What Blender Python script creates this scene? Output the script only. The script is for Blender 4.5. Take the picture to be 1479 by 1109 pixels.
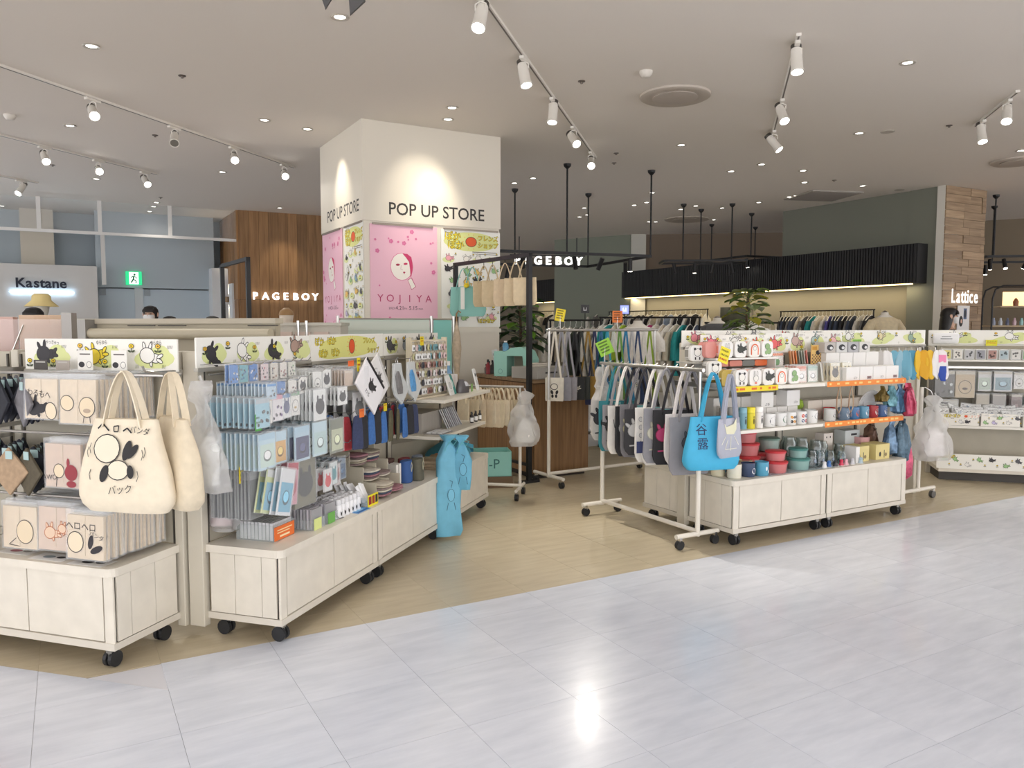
import bpy, bmesh, math, random
from mathutils import Vector, Matrix, noise
for _o in list(bpy.data.objects): bpy.data.objects.remove(_o)
SC = bpy.context.scene; noise.seed_set(3)
COL = SC.collection
R = math.radians
# ------------------------------------------------------------------ camera
CAM_H, FPX, PITCH = 1.42, 1130.0, R(4.18)
cam = bpy.data.cameras.new('camera'); camo = bpy.data.objects.new('camera', cam); COL.objects.link(camo)
cam.sensor_width = 36; cam.lens = FPX / 1479 * 36; cam.clip_start = .05; cam.clip_end = 200
camo.location = (0, 0, CAM_H); camo.rotation_euler = (R(90) - PITCH, 0, 0)
SC.camera = camo
# ------------------------------------------------------------------ world, exposure
W = bpy.data.worlds.new('world'); SC.world = W; W.use_nodes = True
W.node_tree.nodes['Background'].inputs[0].default_value = (1.0, .99, 1.0, 1)
W.node_tree.nodes['Background'].inputs[1].default_value = 3.0
SC.view_settings.view_transform = 'Standard'; SC.view_settings.look = 'None'
SC.view_settings.exposure = 0.05; SC.view_settings.gamma = 1.0; SC.view_settings.use_curve_mapping = False
SPOT_W, DOWN_W = 60.0, 18.0       # watts of a track spot head and of a recessed downlight
ZC = 3.455                        # ceiling height
# ------------------------------------------------------------------ measuring helpers
def ray(x, y):
    dx, dy = (x - 739.5) / FPX, -(y - 554.5) / FPX; c, s = math.cos(PITCH), math.sin(PITCH)
    return Vector((dx, c + dy * s, -s + dy * c))
def P(x, y, z=0.):
    d = ray(x, y); return Vector((0, 0, CAM_H)) + d * ((z - CAM_H) / d.z)
def at(x, y, Y):
    d = ray(x, y); return Vector((0, 0, CAM_H)) + d * (Y / d.y)
def ang(a): return Vector((math.sin(R(a)), math.cos(R(a))))
class Fr:                          # a vertical working frame: x along bearing a, y inwards, z up
    def __init__(s, o, a):
        s.o = Vector((o[0], o[1])); s.x = ang(a); s.y = Vector((-s.x.y, s.x.x)); s.rz = R(90 - a)
    def w(s, x, y, z=0.):
        q = s.o + s.x * x + s.y * y; return Vector((q.x, q.y, z))
    def px(s, X, Y, yp):
        d = ray(X, Y); n = s.y; t = (n.dot(s.o) + yp) / (n.x * d.x + n.y * d.y)
        q = Vector((0, 0, CAM_H)) + d * t
        return (Vector((q.x, q.y)) - s.o).dot(s.x), q.z
    def pz(s, X, Y, z):
        q = P(X, Y, z); q = Vector((q.x, q.y)) - s.o; return q.dot(s.x), q.dot(s.y)
A_, B_ = 60.4, -29.6               # the building grid
FL1 = Fr((-1.634, 3.127), 107.2); FL2 = Fr((-1.021, 3.392), 17.2); FC = Fr((1.425, 4.955), A_)
FRG = Fr((3.955, 7.183), 106); FK = Fr((-1.47, 7.84), A_); FKL = Fr((-1.47, 7.84), 150.4)
FW = Fr((6.25, 11.70), 150.4)      # shop back wall: x towards the camera side, y behind the wall
FLOOR = Fr((0, 0), A_)             # tile grid: x = a, y = b
# ------------------------------------------------------------------ materials
def lin(c): c = c / 255.; return c / 12.92 if c <= .04045 else ((c + .055) / 1.055) ** 2.4
def RGB(c): return (lin(c[0]), lin(c[1]), lin(c[2]), 1)
_m = {}
def M(c, rough=.5, metal=0., emit=0., var=0., scale=30., alpha=1., bump=0., stretch=None, coat=0., spec=.5, trans=0.):
    if isinstance(c, int): c = (c >> 16 & 255, c >> 8 & 255, c & 255)
    key = (c, rough, metal, emit, var, scale, alpha, bump, stretch, coat, spec, trans)
    if key in _m: return _m[key]
    m = bpy.data.materials.new('mat_%02x%02x%02x' % c); m.use_nodes = True; nt = m.node_tree; N = nt.nodes; L = nt.links
    b = N['Principled BSDF']; b.inputs['Base Color'].default_value = RGB(c); b.inputs['Roughness'].default_value = rough
    b.inputs['Metallic'].default_value = metal; b.inputs['Alpha'].default_value = alpha
    b.inputs['Specular IOR Level'].default_value = spec; b.inputs['Coat Weight'].default_value = coat
    b.inputs['Coat Roughness'].default_value = .12; b.inputs['Transmission Weight'].default_value = trans
    if emit:
        b.inputs['Emission Color'].default_value = RGB(c); b.inputs['Emission Strength'].default_value = emit
    if var or bump:
        tc = N.new('ShaderNodeTexCoord'); mp = N.new('ShaderNodeMapping'); nz = N.new('ShaderNodeTexNoise')
        L.new(tc.outputs['Object'], mp.inputs[0]); L.new(mp.outputs[0], nz.inputs[0])
        mp.inputs['Scale'].default_value = stretch or (1, 1, 1)
        nz.inputs['Scale'].default_value = scale; nz.inputs['Detail'].default_value = 5
        if var:
            rp = N.new('ShaderNodeValToRGB'); L.new(nz.outputs[0], rp.inputs[0])
            lo, hi = [tuple(max(0, min(255, v * k)) for v in c) for k in (1 - var, 1 + var * .6)]
            rp.color_ramp.elements[0].color = RGB(lo); rp.color_ramp.elements[1].color = RGB(hi)
            rp.color_ramp.elements[0].position = .3; rp.color_ramp.elements[1].position = .7
            L.new(rp.outputs[0], b.inputs['Base Color'])
        if bump:
            bp = N.new('ShaderNodeBump'); bp.inputs['Strength'].default_value = bump; bp.inputs['Distance'].default_value = .01
            L.new(nz.outputs[0], bp.inputs['Height']); L.new(bp.outputs[0], b.inputs['Normal'])
    _m[key] = m; return m
def tile_mat(name, c1, c2, rough, sx, sy, rnd):
    m = bpy.data.materials.new(name); m.use_nodes = True; nt = m.node_tree; N = nt.nodes; L = nt.links
    b = N['Principled BSDF']; b.inputs['Roughness'].default_value = rough; b.inputs['Coat Weight'].default_value = .25; b.inputs['Coat Roughness'].default_value = .1
    tc = N.new('ShaderNodeTexCoord'); oi = N.new('ShaderNodeObjectInfo'); ad = N.new('ShaderNodeVectorMath'); mp = N.new('ShaderNodeMapping'); nz = N.new('ShaderNodeTexNoise'); rp = N.new('ShaderNodeValToRGB')
    L.new(tc.outputs['Object'], ad.inputs[0]); L.new(oi.outputs['Location'], ad.inputs[1]); L.new(ad.outputs[0], mp.inputs[0]); L.new(mp.outputs[0], nz.inputs[0])
    mp.inputs['Rotation'].default_value = (0, 0, 0); mp.inputs['Scale'].default_value = (sx, sy, 1); nz.inputs['Scale'].default_value = 1; nz.inputs['Detail'].default_value = 7; nz.inputs['Roughness'].default_value = .62
    rp.color_ramp.elements[0].color = RGB(c1); rp.color_ramp.elements[1].color = RGB(c2); rp.color_ramp.elements[0].position = .33; rp.color_ramp.elements[1].position = .66
    L.new(nz.outputs[0], rp.inputs[0])
    mx = N.new('ShaderNodeMix'); mx.data_type = 'RGBA'; mx.blend_type = 'MULTIPLY'; mx.inputs[0].default_value = 1
    mr = N.new('ShaderNodeMapRange'); mr.inputs[3].default_value = 1 - rnd; mr.inputs[4].default_value = 1
    L.new(oi.outputs['Random'], mr.inputs[0]); L.new(rp.outputs[0], mx.inputs[6]); L.new(mr.outputs[0], mx.inputs[7]); L.new(mx.outputs[2], b.inputs['Base Color'])
    return m
def wood_mat(name, c1, c2, horiz=False, rough=.5, k=1.):
    m = bpy.data.materials.new(name); m.use_nodes = True; nt = m.node_tree; N = nt.nodes; L = nt.links
    b = N['Principled BSDF']; b.inputs['Roughness'].default_value = rough
    tc = N.new('ShaderNodeTexCoord'); oi = N.new('ShaderNodeObjectInfo'); ad = N.new('ShaderNodeVectorMath'); mp = N.new('ShaderNodeMapping'); nz = N.new('ShaderNodeTexNoise'); rp = N.new('ShaderNodeValToRGB')
    ml = N.new('ShaderNodeMath'); ml.operation = 'MULTIPLY'; ml.inputs[1].default_value = 37
    L.new(oi.outputs['Random'], ml.inputs[0]); L.new(tc.outputs['Object'], ad.inputs[0]); L.new(ml.outputs[0], ad.inputs[1]); L.new(ad.outputs[0], mp.inputs[0]); L.new(mp.outputs[0], nz.inputs[0])
    mp.inputs['Scale'].default_value = (2 * k, 30 * k, 30 * k) if horiz else (30 * k, 30 * k, 2 * k)
    nz.inputs['Scale'].default_value = 1; nz.inputs['Detail'].default_value = 6
    rp.color_ramp.elements[0].color = RGB(c1); rp.color_ramp.elements[1].color = RGB(c2); rp.color_ramp.elements[0].position = .3; rp.color_ramp.elements[1].position = .7
    L.new(nz.outputs[0], rp.inputs[0])
    mx = N.new('ShaderNodeMix'); mx.data_type = 'RGBA'; mx.blend_type = 'MULTIPLY'; mx.inputs[0].default_value = 1
    mr = N.new('ShaderNodeMapRange'); mr.inputs[3].default_value = .8; mr.inputs[4].default_value = 1.05
    L.new(oi.outputs['Random'], mr.inputs[0]); L.new(rp.outputs[0], mx.inputs[6]); L.new(mr.outputs[0], mx.inputs[7]); L.new(mx.outputs[2], b.inputs['Base Color'])
    return m
CREAM = M((226, 219, 205), .42, var=.03, scale=9); PANEL = M((190, 183, 166), .55, var=.03, scale=6); POST = M((205, 198, 182), .45)
DARKGAP = M((60, 54, 48), .7); STEEL = M((190, 188, 184), .28, .9); CHROME = M((215, 215, 215), .15, 1.); BLACKM = M((34, 34, 36), .45, .3)
RUBBER = M((32, 33, 36), .55); WHITEP = M((236, 232, 224), .4); WPAINT = M((232, 226, 214), .35); WHITE = M((245, 244, 240), .5)
CANVAS = M((233, 221, 198), .9, var=.02, scale=30, bump=.1); CANVAS2 = M((224, 210, 184), .9, var=.03, scale=30, bump=.1)

def film_mat():
    m = bpy.data.materials.new('plastic_film'); m.use_nodes = True; nt = m.node_tree; N = nt.nodes; L = nt.links
    b = N['Principled BSDF']; b.inputs['Base Color'].default_value = RGB((246, 246, 246)); b.inputs['Roughness'].default_value = .2
    nz = N.new('ShaderNodeTexNoise'); nz.inputs['Scale'].default_value = 22; bp = N.new('ShaderNodeBump'); bp.inputs['Strength'].default_value = .9; bp.inputs['Distance'].default_value = .02
    tc = N.new('ShaderNodeTexCoord'); L.new(tc.outputs['Object'], nz.inputs[0]); L.new(nz.outputs[0], bp.inputs['Height']); L.new(bp.outputs[0], b.inputs['Normal'])
    tl = N.new('ShaderNodeBsdfTranslucent'); tl.inputs[0].default_value = RGB((246, 246, 246)); tr = N.new('ShaderNodeBsdfTransparent'); m1 = N.new('ShaderNodeMixShader'); m2 = N.new('ShaderNodeMixShader'); m1.inputs[0].default_value = .45; m2.inputs[0].default_value = .55
    L.new(b.outputs[0], m1.inputs[1]); L.new(tl.outputs[0], m1.inputs[2]); L.new(m1.outputs[0], m2.inputs[1]); L.new(tr.outputs[0], m2.inputs[2]); L.new(m2.outputs[0], N['Material Output'].inputs[0]); return m
PLAS = film_mat(); FILM = M((245, 248, 250), .12, alpha=.22); CLEAR = M((225, 235, 238), .08, alpha=.3)
INK = M((34, 32, 36), .7)
# ------------------------------------------------------------------ mesh builder
class Mb:
    def __init__(s): s.v = []; s.f = []; s.m = []
    def add(s, vs, fs, m=0):
        k = len(s.v); s.v += [tuple(v) for v in vs]; s.f += [tuple(i + k for i in f) for f in fs]; s.m += [m] * len(fs); return s
    def box(s, x0, x1, y0, y1, z0, z1, m=0):
        return s.add([(x0, y0, z0), (x1, y0, z0), (x1, y1, z0), (x0, y1, z0), (x0, y0, z1), (x1, y0, z1), (x1, y1, z1), (x0, y1, z1)],
                     [(3, 2, 1, 0), (4, 5, 6, 7), (0, 1, 5, 4), (1, 2, 6, 5), (2, 3, 7, 6), (3, 0, 4, 7)], m)
    def cbox(s, c, d, m=0): return s.box(c[0] - d[0] / 2, c[0] + d[0] / 2, c[1] - d[1] / 2, c[1] + d[1] / 2, c[2] - d[2] / 2, c[2] + d[2] / 2, m)
    def cyl(s, p, q, r, n=10, r2=None, m=0):
        p, q = Vector(p), Vector(q); d = (q - p).normalized(); u = d.orthogonal().normalized(); w = d.cross(u); r2 = r if r2 is None else r2
        vs = []
        for c, rr in ((p, r), (q, r2)): vs += [c + (u * math.cos(2 * math.pi * i / n) + w * math.sin(2 * math.pi * i / n)) * rr for i in range(n)]
        fs = [(i, (i + 1) % n, n + (i + 1) % n, n + i) for i in range(n)] + [tuple(range(n - 1, -1, -1)), tuple(range(n, 2 * n))]
        return s.add(vs, fs, m)
    def tube(s, pts, r, n=8, m=0):
        pts = [Vector(p) for p in pts]; vs = []; N = len(pts); u = None
        for i, p in enumerate(pts):
            d = (pts[min(i + 1, N - 1)] - pts[max(i - 1, 0)]).normalized()
            u = d.orthogonal().normalized() if u is None else (u - d * u.dot(d)).normalized()
            w = d.cross(u); vs += [p + (u * math.cos(2 * math.pi * k / n) + w * math.sin(2 * math.pi * k / n)) * r for k in range(n)]
        fs = [(i * n + k, i * n + (k + 1) % n, (i + 1) * n + (k + 1) % n, (i + 1) * n + k) for i in range(N - 1) for k in range(n)]
        return s.add(vs, fs + [tuple(range(n - 1, -1, -1)), tuple(range((N - 1) * n, N * n))], m)
    def lathe(s, prof, n=16, c=(0, 0, 0), m=0):
        vs = [(c[0] + r * math.cos(2 * math.pi * k / n), c[1] + r * math.sin(2 * math.pi * k / n), c[2] + z) for r, z in prof for k in range(n)]
        fs = [(i * n + k, i * n + (k + 1) % n, (i + 1) * n + (k + 1) % n, (i + 1) * n + k) for i in range(len(prof) - 1) for k in range(n)]
        return s.add(vs, fs + [tuple(range(n - 1, -1, -1)), tuple(range((len(prof) - 1) * n, len(prof) * n))], m)
    def prism(s, poly, t0, t1, ax='y', m=0):   # poly in the two other axes, extruded t0..t1
        def pt(a, b, t): return {'y': (a, t, b), 'z': (a, b, t), 'x': (t, a, b)}[ax]
        n = len(poly); vs = [pt(a, b, t0) for a, b in poly] + [pt(a, b, t1) for a, b in poly]
        return s.add(vs, [(i, (i + 1) % n, n + (i + 1) % n, n + i) for i in range(n)] + [tuple(range(n - 1, -1, -1)), tuple(range(n, 2 * n))], m)
    def loft(s, sec, n=20, amp=0., seed=0, e=2.2, fr=9., m=0):   # sec: (z, cx, cy, rx, ry)
        vs = []
        for z, cx, cy, rx, ry in sec:
            for k in range(n):
                t = 2 * math.pi * k / n; c, q = math.cos(t), math.sin(t)
                x = cx + rx * math.copysign(abs(c) ** (2 / e), c); y = cy + ry * math.copysign(abs(q) ** (2 / e), q)
                if amp:
                    d = noise.noise_vector(Vector((x * fr + seed * 7.3, y * fr * 1.5 + seed, z * fr * .7))) * amp; x += d.x; y += d.y
                vs.append((x, y, z))
        fs = [(i * n + k, i * n + (k + 1) % n, (i + 1) * n + (k + 1) % n, (i + 1) * n + k) for i in range(len(sec) - 1) for k in range(n)]
        return s.add(vs, fs + [tuple(range(n - 1, -1, -1)), tuple(range((len(sec) - 1) * n, len(sec) * n))], m)
    def ribbon(s, pts, wd, w, t=.003, m=0):     # flat strap along pts, width direction wd
        pts = [Vector(p) for p in pts]; wd = Vector(wd).normalized(); vs = []; N = len(pts)
        for i, p in enumerate(pts):
            d = (pts[min(i + 1, N - 1)] - pts[max(i - 1, 0)]).normalized(); nn = d.cross(wd).normalized()
            vs += [p + wd * w / 2 + nn * t, p - wd * w / 2 + nn * t, p - wd * w / 2 - nn * t, p + wd * w / 2 - nn * t]
        fs = [(i * 4 + k, i * 4 + (k + 1) % 4, i * 4 + 4 + (k + 1) % 4, i * 4 + 4 + k) for i in range(N - 1) for k in range(4)]
        return s.add(vs, fs + [(3, 2, 1, 0), tuple(range(N * 4 - 4, N * 4))], m)
    def xf(s, mtx, k=0):
        s.v[k:] = [tuple(mtx @ Vector(v)) for v in s.v[k:]]; return s
    def mesh(s, name, mats, smooth=False, bevel=0., seg=2):
        me = bpy.data.meshes.new(name); me.from_pydata(s.v, [], s.f)
        for m in (mats if isinstance(mats, (list, tuple)) else [mats]): me.materials.append(m)
        for p, i in zip(me.polygons, s.m): p.material_index = i
        bm = bmesh.new(); bm.from_mesh(me); bmesh.ops.recalc_face_normals(bm, faces=bm.faces)
        if bevel: bmesh.ops.bevel(bm, geom=list(bm.edges), offset=bevel, segments=seg, affect='EDGES', profile=.5)
        bm.to_mesh(me); bm.free()
        if smooth:
            me.polygons.foreach_set('use_smooth', [True] * len(me.polygons))
            try: me.set_sharp_from_angle(angle=R(42))
            except Exception: pass
        me.update(); return me
    def build(s, name, mats, parent=None, **k): return ob(name, s.mesh(name, mats, **k), parent)
def ob(name, data, parent=None, loc=None, rz=None):
    o = bpy.data.objects.new(name, data); COL.objects.link(o)
    if parent is not None: o.parent = parent
    if loc is not None: o.location = loc
    if rz is not None: o.rotation_euler = (0, 0, rz)
    return o
def tag(o, label, cat, group=None):
    o['label'] = label; o['category'] = cat
    if group: o['group'] = group
    return o
def struct(o, label=None, cat=None):
    o['kind'] = 'structure'
    if label: o['label'] = label; o['category'] = cat
    return o
def thing(name, label, cat, loc, rz=0., group=None):
    return tag(ob(name, None, None, loc, rz), label, cat, group)
def dup(root, loc, rz=None, label=None, group=None):
    r = root.copy(); COL.objects.link(r); r.location = loc
    if rz is not None: r.rotation_euler = (0, 0, rz)
    if label: r['label'] = label
    if group: r['group'] = group
    for ch in list(root.children):
        c = ch.copy(); COL.objects.link(c); c.parent = r
        for g in list(ch.children):
            d = g.copy(); COL.objects.link(d); d.parent = c
    return r
def share(name, me, label, cat, group, loc, rz=0., rot=None):
    o = tag(ob(name, me, None, loc, rz), label, cat, group)
    if rot: o.rotation_euler = rot
    return o
# ------------------------------------------------------------------ flat print
def text_geo(body, size=1., font_scale=1., bold=0.):
    cu = bpy.data.curves.new('t', 'FONT'); cu.body = body; cu.size = size; cu.align_x = 'CENTER'; cu.align_y = 'CENTER'; cu.resolution_u = 3; cu.offset = bold
    o = bpy.data.objects.new('t', cu); COL.objects.link(o)
    bpy.context.view_layer.update(); dg = bpy.context.evaluated_depsgraph_get(); me = o.evaluated_get(dg).to_mesh()
    vs = [(v.co.x * font_scale, v.co.y) for v in me.vertices]; fs = [tuple(p.vertices) for p in me.polygons]
    o.evaluated_get(dg).to_mesh_clear(); bpy.data.objects.remove(o); bpy.data.curves.remove(cu)
    return vs, fs
def glyph_mesh(body, size, depth, mat, sx=1., bold=0.):   # extruded lettering standing on x/z, front towards -y
    cu = bpy.data.curves.new('t', 'FONT'); cu.body = body; cu.size = size; cu.align_x = 'CENTER'; cu.align_y = 'CENTER'; cu.resolution_u = 3; cu.extrude = depth / 2; cu.offset = bold
    o = bpy.data.objects.new('t', cu); COL.objects.link(o); bpy.context.view_layer.update()
    me = bpy.data.meshes.new_from_object(o.evaluated_get(bpy.context.evaluated_depsgraph_get())); bpy.data.objects.remove(o); bpy.data.curves.remove(cu)
    for v in me.vertices: x, y, z = v.co; v.co = (x * sx, -z, y)
    me.materials.clear(); me.materials.append(mat); return me
class Art:                        # flat coloured print, u to the right, v up, metres
    def __init__(s): s.p = []; s.l = 0
    def poly(s, pts, c): s.p.append(([(a, b) for a, b in pts], None, c, s.l)); s.l += 1; return s
    def ell(s, u, v, ru, rv, c, rot=0., n=16):
        k, q = math.cos(rot), math.sin(rot)
        return s.poly([(u + ru * math.cos(t) * k - rv * math.sin(t) * q, v + ru * math.cos(t) * q + rv * math.sin(t) * k) for t in [2 * math.pi * i / n for i in range(n)]], c)
    def oell(s, u, v, ru, rv, c, ink, w, rot=0.): return s.ell(u, v, ru + w, rv + w, ink, rot).ell(u, v, ru, rv, c, rot)
    def rect(s, u0, v0, u1, v1, c): return s.poly([(u0, v0), (u1, v0), (u1, v1), (u0, v1)], c)
    def line(s, pts, w, c):
        for (a, b), (d, e) in zip(pts, pts[1:]):
            l = math.hypot(d - a, e - b) or 1; nx, ny = -(e - b) / l * w / 2, (d - a) / l * w / 2
            s.p.append(([(a + nx, b + ny), (d + nx, e + ny), (d - nx, e - ny), (a - nx, b - ny)], None, c, s.l))
        s.l += 1; return s
    def text(s, body, u, v, size, c, rot=0., sx=1., bold=0.):
        vs, fs = text_geo(body, size, sx, bold); k, q = math.cos(rot), math.sin(rot)
        s.p.append(([(u + x * k - y * q, v + x * q + y * k) for x, y in vs], fs, c, s.l)); s.l += 1; return s
    def flower(s, u, v, r, c=(236, 205, 40)):
        s.line([(u, v), (u, v - r * 2.2)], r * .3, (60, 70, 45)); s.ell(u - r * .9, v - r * 1.9, r * .8, r * .38, (72, 84, 58), -.4, 10).ell(u + r * .9, v - r * 1.9, r * .8, r * .38, (72, 84, 58), .4, 10)
        return s.oell(u, v, r, r * .7, c, (70, 60, 30), r * .22).ell(u, v, r * .4, r * .28, (120, 90, 30), 0, 8)
    def bean(s, u, v, r, c, ink=(36, 34, 36), rot=0., w=None):   # a plain round-limbed doodle shape without a face
        w = w or r * .09; k, q = math.cos(rot), math.sin(rot)
        def at_(a, b): return u + (a * k - b * q) * r, v + (a * q + b * k) * r
        for a, b, ra, rb, ro in ((1.15, -.25, .75, .5, 0), (1.8, .05, .42, .17, .5), (1.75, -.5, .42, .17, -.4), (.55, -.85, .15, .4, .2), (-.45, 1., .16, .5, .3), (.4, 1.05, .16, .5, -.25)):
            x, y = at_(a, b); s.oell(x, y, ra * r, rb * r, c, ink, w, ro + rot)
        return s.oell(u, v, r, r * .86, c, ink, w, rot)
    def build(s, name, parent, o, ud=(1, 0, 0), vd=(0, 0, 1), rough=.6, eps=.00003):
        o, ud, vd = Vector(o), Vector(ud).normalized(), Vector(vd).normalized(); n = ud.cross(vd); mb = Mb(); mats = []; idx = {}
        for pts, fs, c, l in s.p:
            if c not in idx: idx[c] = len(mats); mats.append(c if not isinstance(c, tuple) else M(c, rough))
            q = [o + ud * a + vd * b + n * (eps * (l + 1)) for a, b in pts]
            if fs is None:
                ar = sum(pts[i][0] * pts[(i + 1) % len(pts)][1] - pts[(i + 1) % len(pts)][0] * pts[i][1] for i in range(len(pts)))
                fs2 = [tuple(range(len(q))) if ar > 0 else tuple(range(len(q) - 1, -1, -1))]
            else: fs2 = fs
            mb.add(q, fs2, idx[c])
        me = bpy.data.meshes.new(name); me.from_pydata(mb.v, [], mb.f)
        for m in mats: me.materials.append(m)
        for p, i in zip(me.polygons, mb.m): p.material_index = i
        return ob(name, me, parent)
RND = random.Random(7)
from mathutils.bvhtree import BVHTree
def drape(pr, body, off=.0025):     # lay a flat print onto the curved front of a bag
    me = body.data; bv = BVHTree.FromPolygons([v.co for v in me.vertices], [tuple(p.vertices) for p in me.polygons])
    y0 = max(v.co.y for v in pr.data.vertices); q = []
    for v in pr.data.vertices:
        h = bv.ray_cast(Vector((v.co.x, -1, v.co.z)), Vector((0, 1, 0)))
        if h[0] is not None: q.append((v.co.x, v.co.z, h[0].y))
    if len(q) < 4: return pr
    n = len(q); mx, mz, my = (sum(p[k] for p in q) / n for k in range(3))
    xx = sum((p[0] - mx) ** 2 for p in q); zz = sum((p[1] - mz) ** 2 for p in q); xz = sum((p[0] - mx) * (p[1] - mz) for p in q)
    xy = sum((p[0] - mx) * (p[2] - my) for p in q); zy = sum((p[1] - mz) * (p[2] - my) for p in q); dt = xx * zz - xz * xz or 1
    bx, bz = (xy * zz - zy * xz) / dt, (zy * xx - xy * xz) / dt      # plane that hugs the front of the bag
    lift = min(p[2] - (my + bx * (p[0] - mx) + bz * (p[1] - mz)) for p in q)
    for v in pr.data.vertices: v.co.y += my + bx * (v.co.x - mx) + bz * (v.co.z - mz) + lift - .001 - y0
    return pr
# ================================================================== floor
T_WHITE = tile_mat('white_tile', (210, 215, 226), (224, 228, 238), .25, 3.2, 16, .025)
T_BEIGE = tile_mat('beige_tile', (186, 172, 144), (200, 187, 160), .4, 3, 20, .03)
def clip(poly, n, d):              # keep n.p <= d
    out = []
    for i, p in enumerate(poly):
        q = poly[(i + 1) % len(poly)]; a, b = n[0] * p[0] + n[1] * p[1] - d, n[0] * q[0] + n[1] * q[1] - d
        if a <= 0: out.append(p)
        if a * b < 0: t = a / (a - b); out.append((p[0] + (q[0] - p[0]) * t, p[1] + (q[1] - p[1]) * t))
    return out
floor = struct(Mb().box(-16, 18, -6, 26, -.06, -.004).build('floor', M((222, 222, 228), .3)))
def fbox(a0, a1, b0, b1, z0, z1, name, mat, par):
    o = Mb().box(a0, a1, b0, b1, z0, z1).build(name, mat, par); o.rotation_euler = (0, 0, FLOOR.rz); return o
mb = Mb().prism([(.015, 3.53), (14, 3.53), (14, 7.58), (-4.0, 7.58), (-4.0, 7.545)], -.003, -.0012, 'z')
bf = mb.build('beige_underlay', M((168, 154, 126), .45), floor); bf.rotation_euler = (0, 0, FLOOR.rz)
def seen(a, b):
    p = FLOOR.w(a, b); y = p.y * math.cos(PITCH) + CAM_H * math.sin(PITCH)
    return y > .6 and -260 < 739.5 + FPX * p.x / y < 1740 and p.y > 1.7
T = .4495; full_me = {}; ntile = 0
for ia in range(-14, 22):
    for ib in range(-8, 11):
        a0, b0 = .297 + ia * T, 2.87 + ib * T
        if not any(seen(a0 + i * T, b0 + j * T) for i in (0, 1) for j in (0, 1)): continue
        if (a0 + T / 2) > 9.5: continue
        g = .0006; sq = [(a0 + g, b0 + g), (a0 + T - g, b0 + g), (a0 + T - g, b0 + T - g), (a0 + g, b0 + T - g)]
        r2 = math.sqrt(.5)
        wh = clip(sq, (0, 1), 3.53) if a0 + T / 2 > .1 else (sq if a0 + b0 + 2 * T < 3.54 else clip(sq, (r2, r2), 3.545 * r2))
        be = clip(clip(sq, (0, -1), -3.5315), (-r2, -r2), -3.5465 * r2)
        if b0 + T > 7.6: be = []
        if b0 > 4.0 and a0 + b0 < 3.0: wh = []
        for poly, mat, nm, zt in ((wh, T_WHITE, 'white_tile', 0.), (be, T_BEIGE, 'beige_tile', 0.)):
            if len(poly) < 3: continue
            cx, cy = a0 + T / 2, b0 + T / 2
            loc = [(round(x - cx, 5), round(y - cy, 5)) for x, y in poly]; key = (nm, tuple(loc) if len(loc) != 4 or abs(loc[0][0] - loc[2][0]) < .44 or abs(loc[0][1] - loc[2][1]) < .44 else 'full')
            if key not in full_me: full_me[key] = Mb().prism(loc, -.0035, 0, 'z').mesh(nm, mat)
            ob(nm, full_me[key], floor, FLOOR.w(cx, cy, 0), FLOOR.rz); ntile += 1
# ================================================================== ceiling
CEIL = M((238, 231, 222), .75)
ceiling = struct(Mb().box(-16, 18, -6, 26, ZC, ZC + .1).build('ceiling', CEIL))
# ================================================================== the pop-up column
KW = M((226, 219, 205), .6)
col = struct(Mb().box(0, 1.53, 0, 1.42, 0, ZC).build('wall_column', KW)); col.location = FK.w(0, 0); col.rotation_euler = (0, 0, FK.rz)
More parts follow.
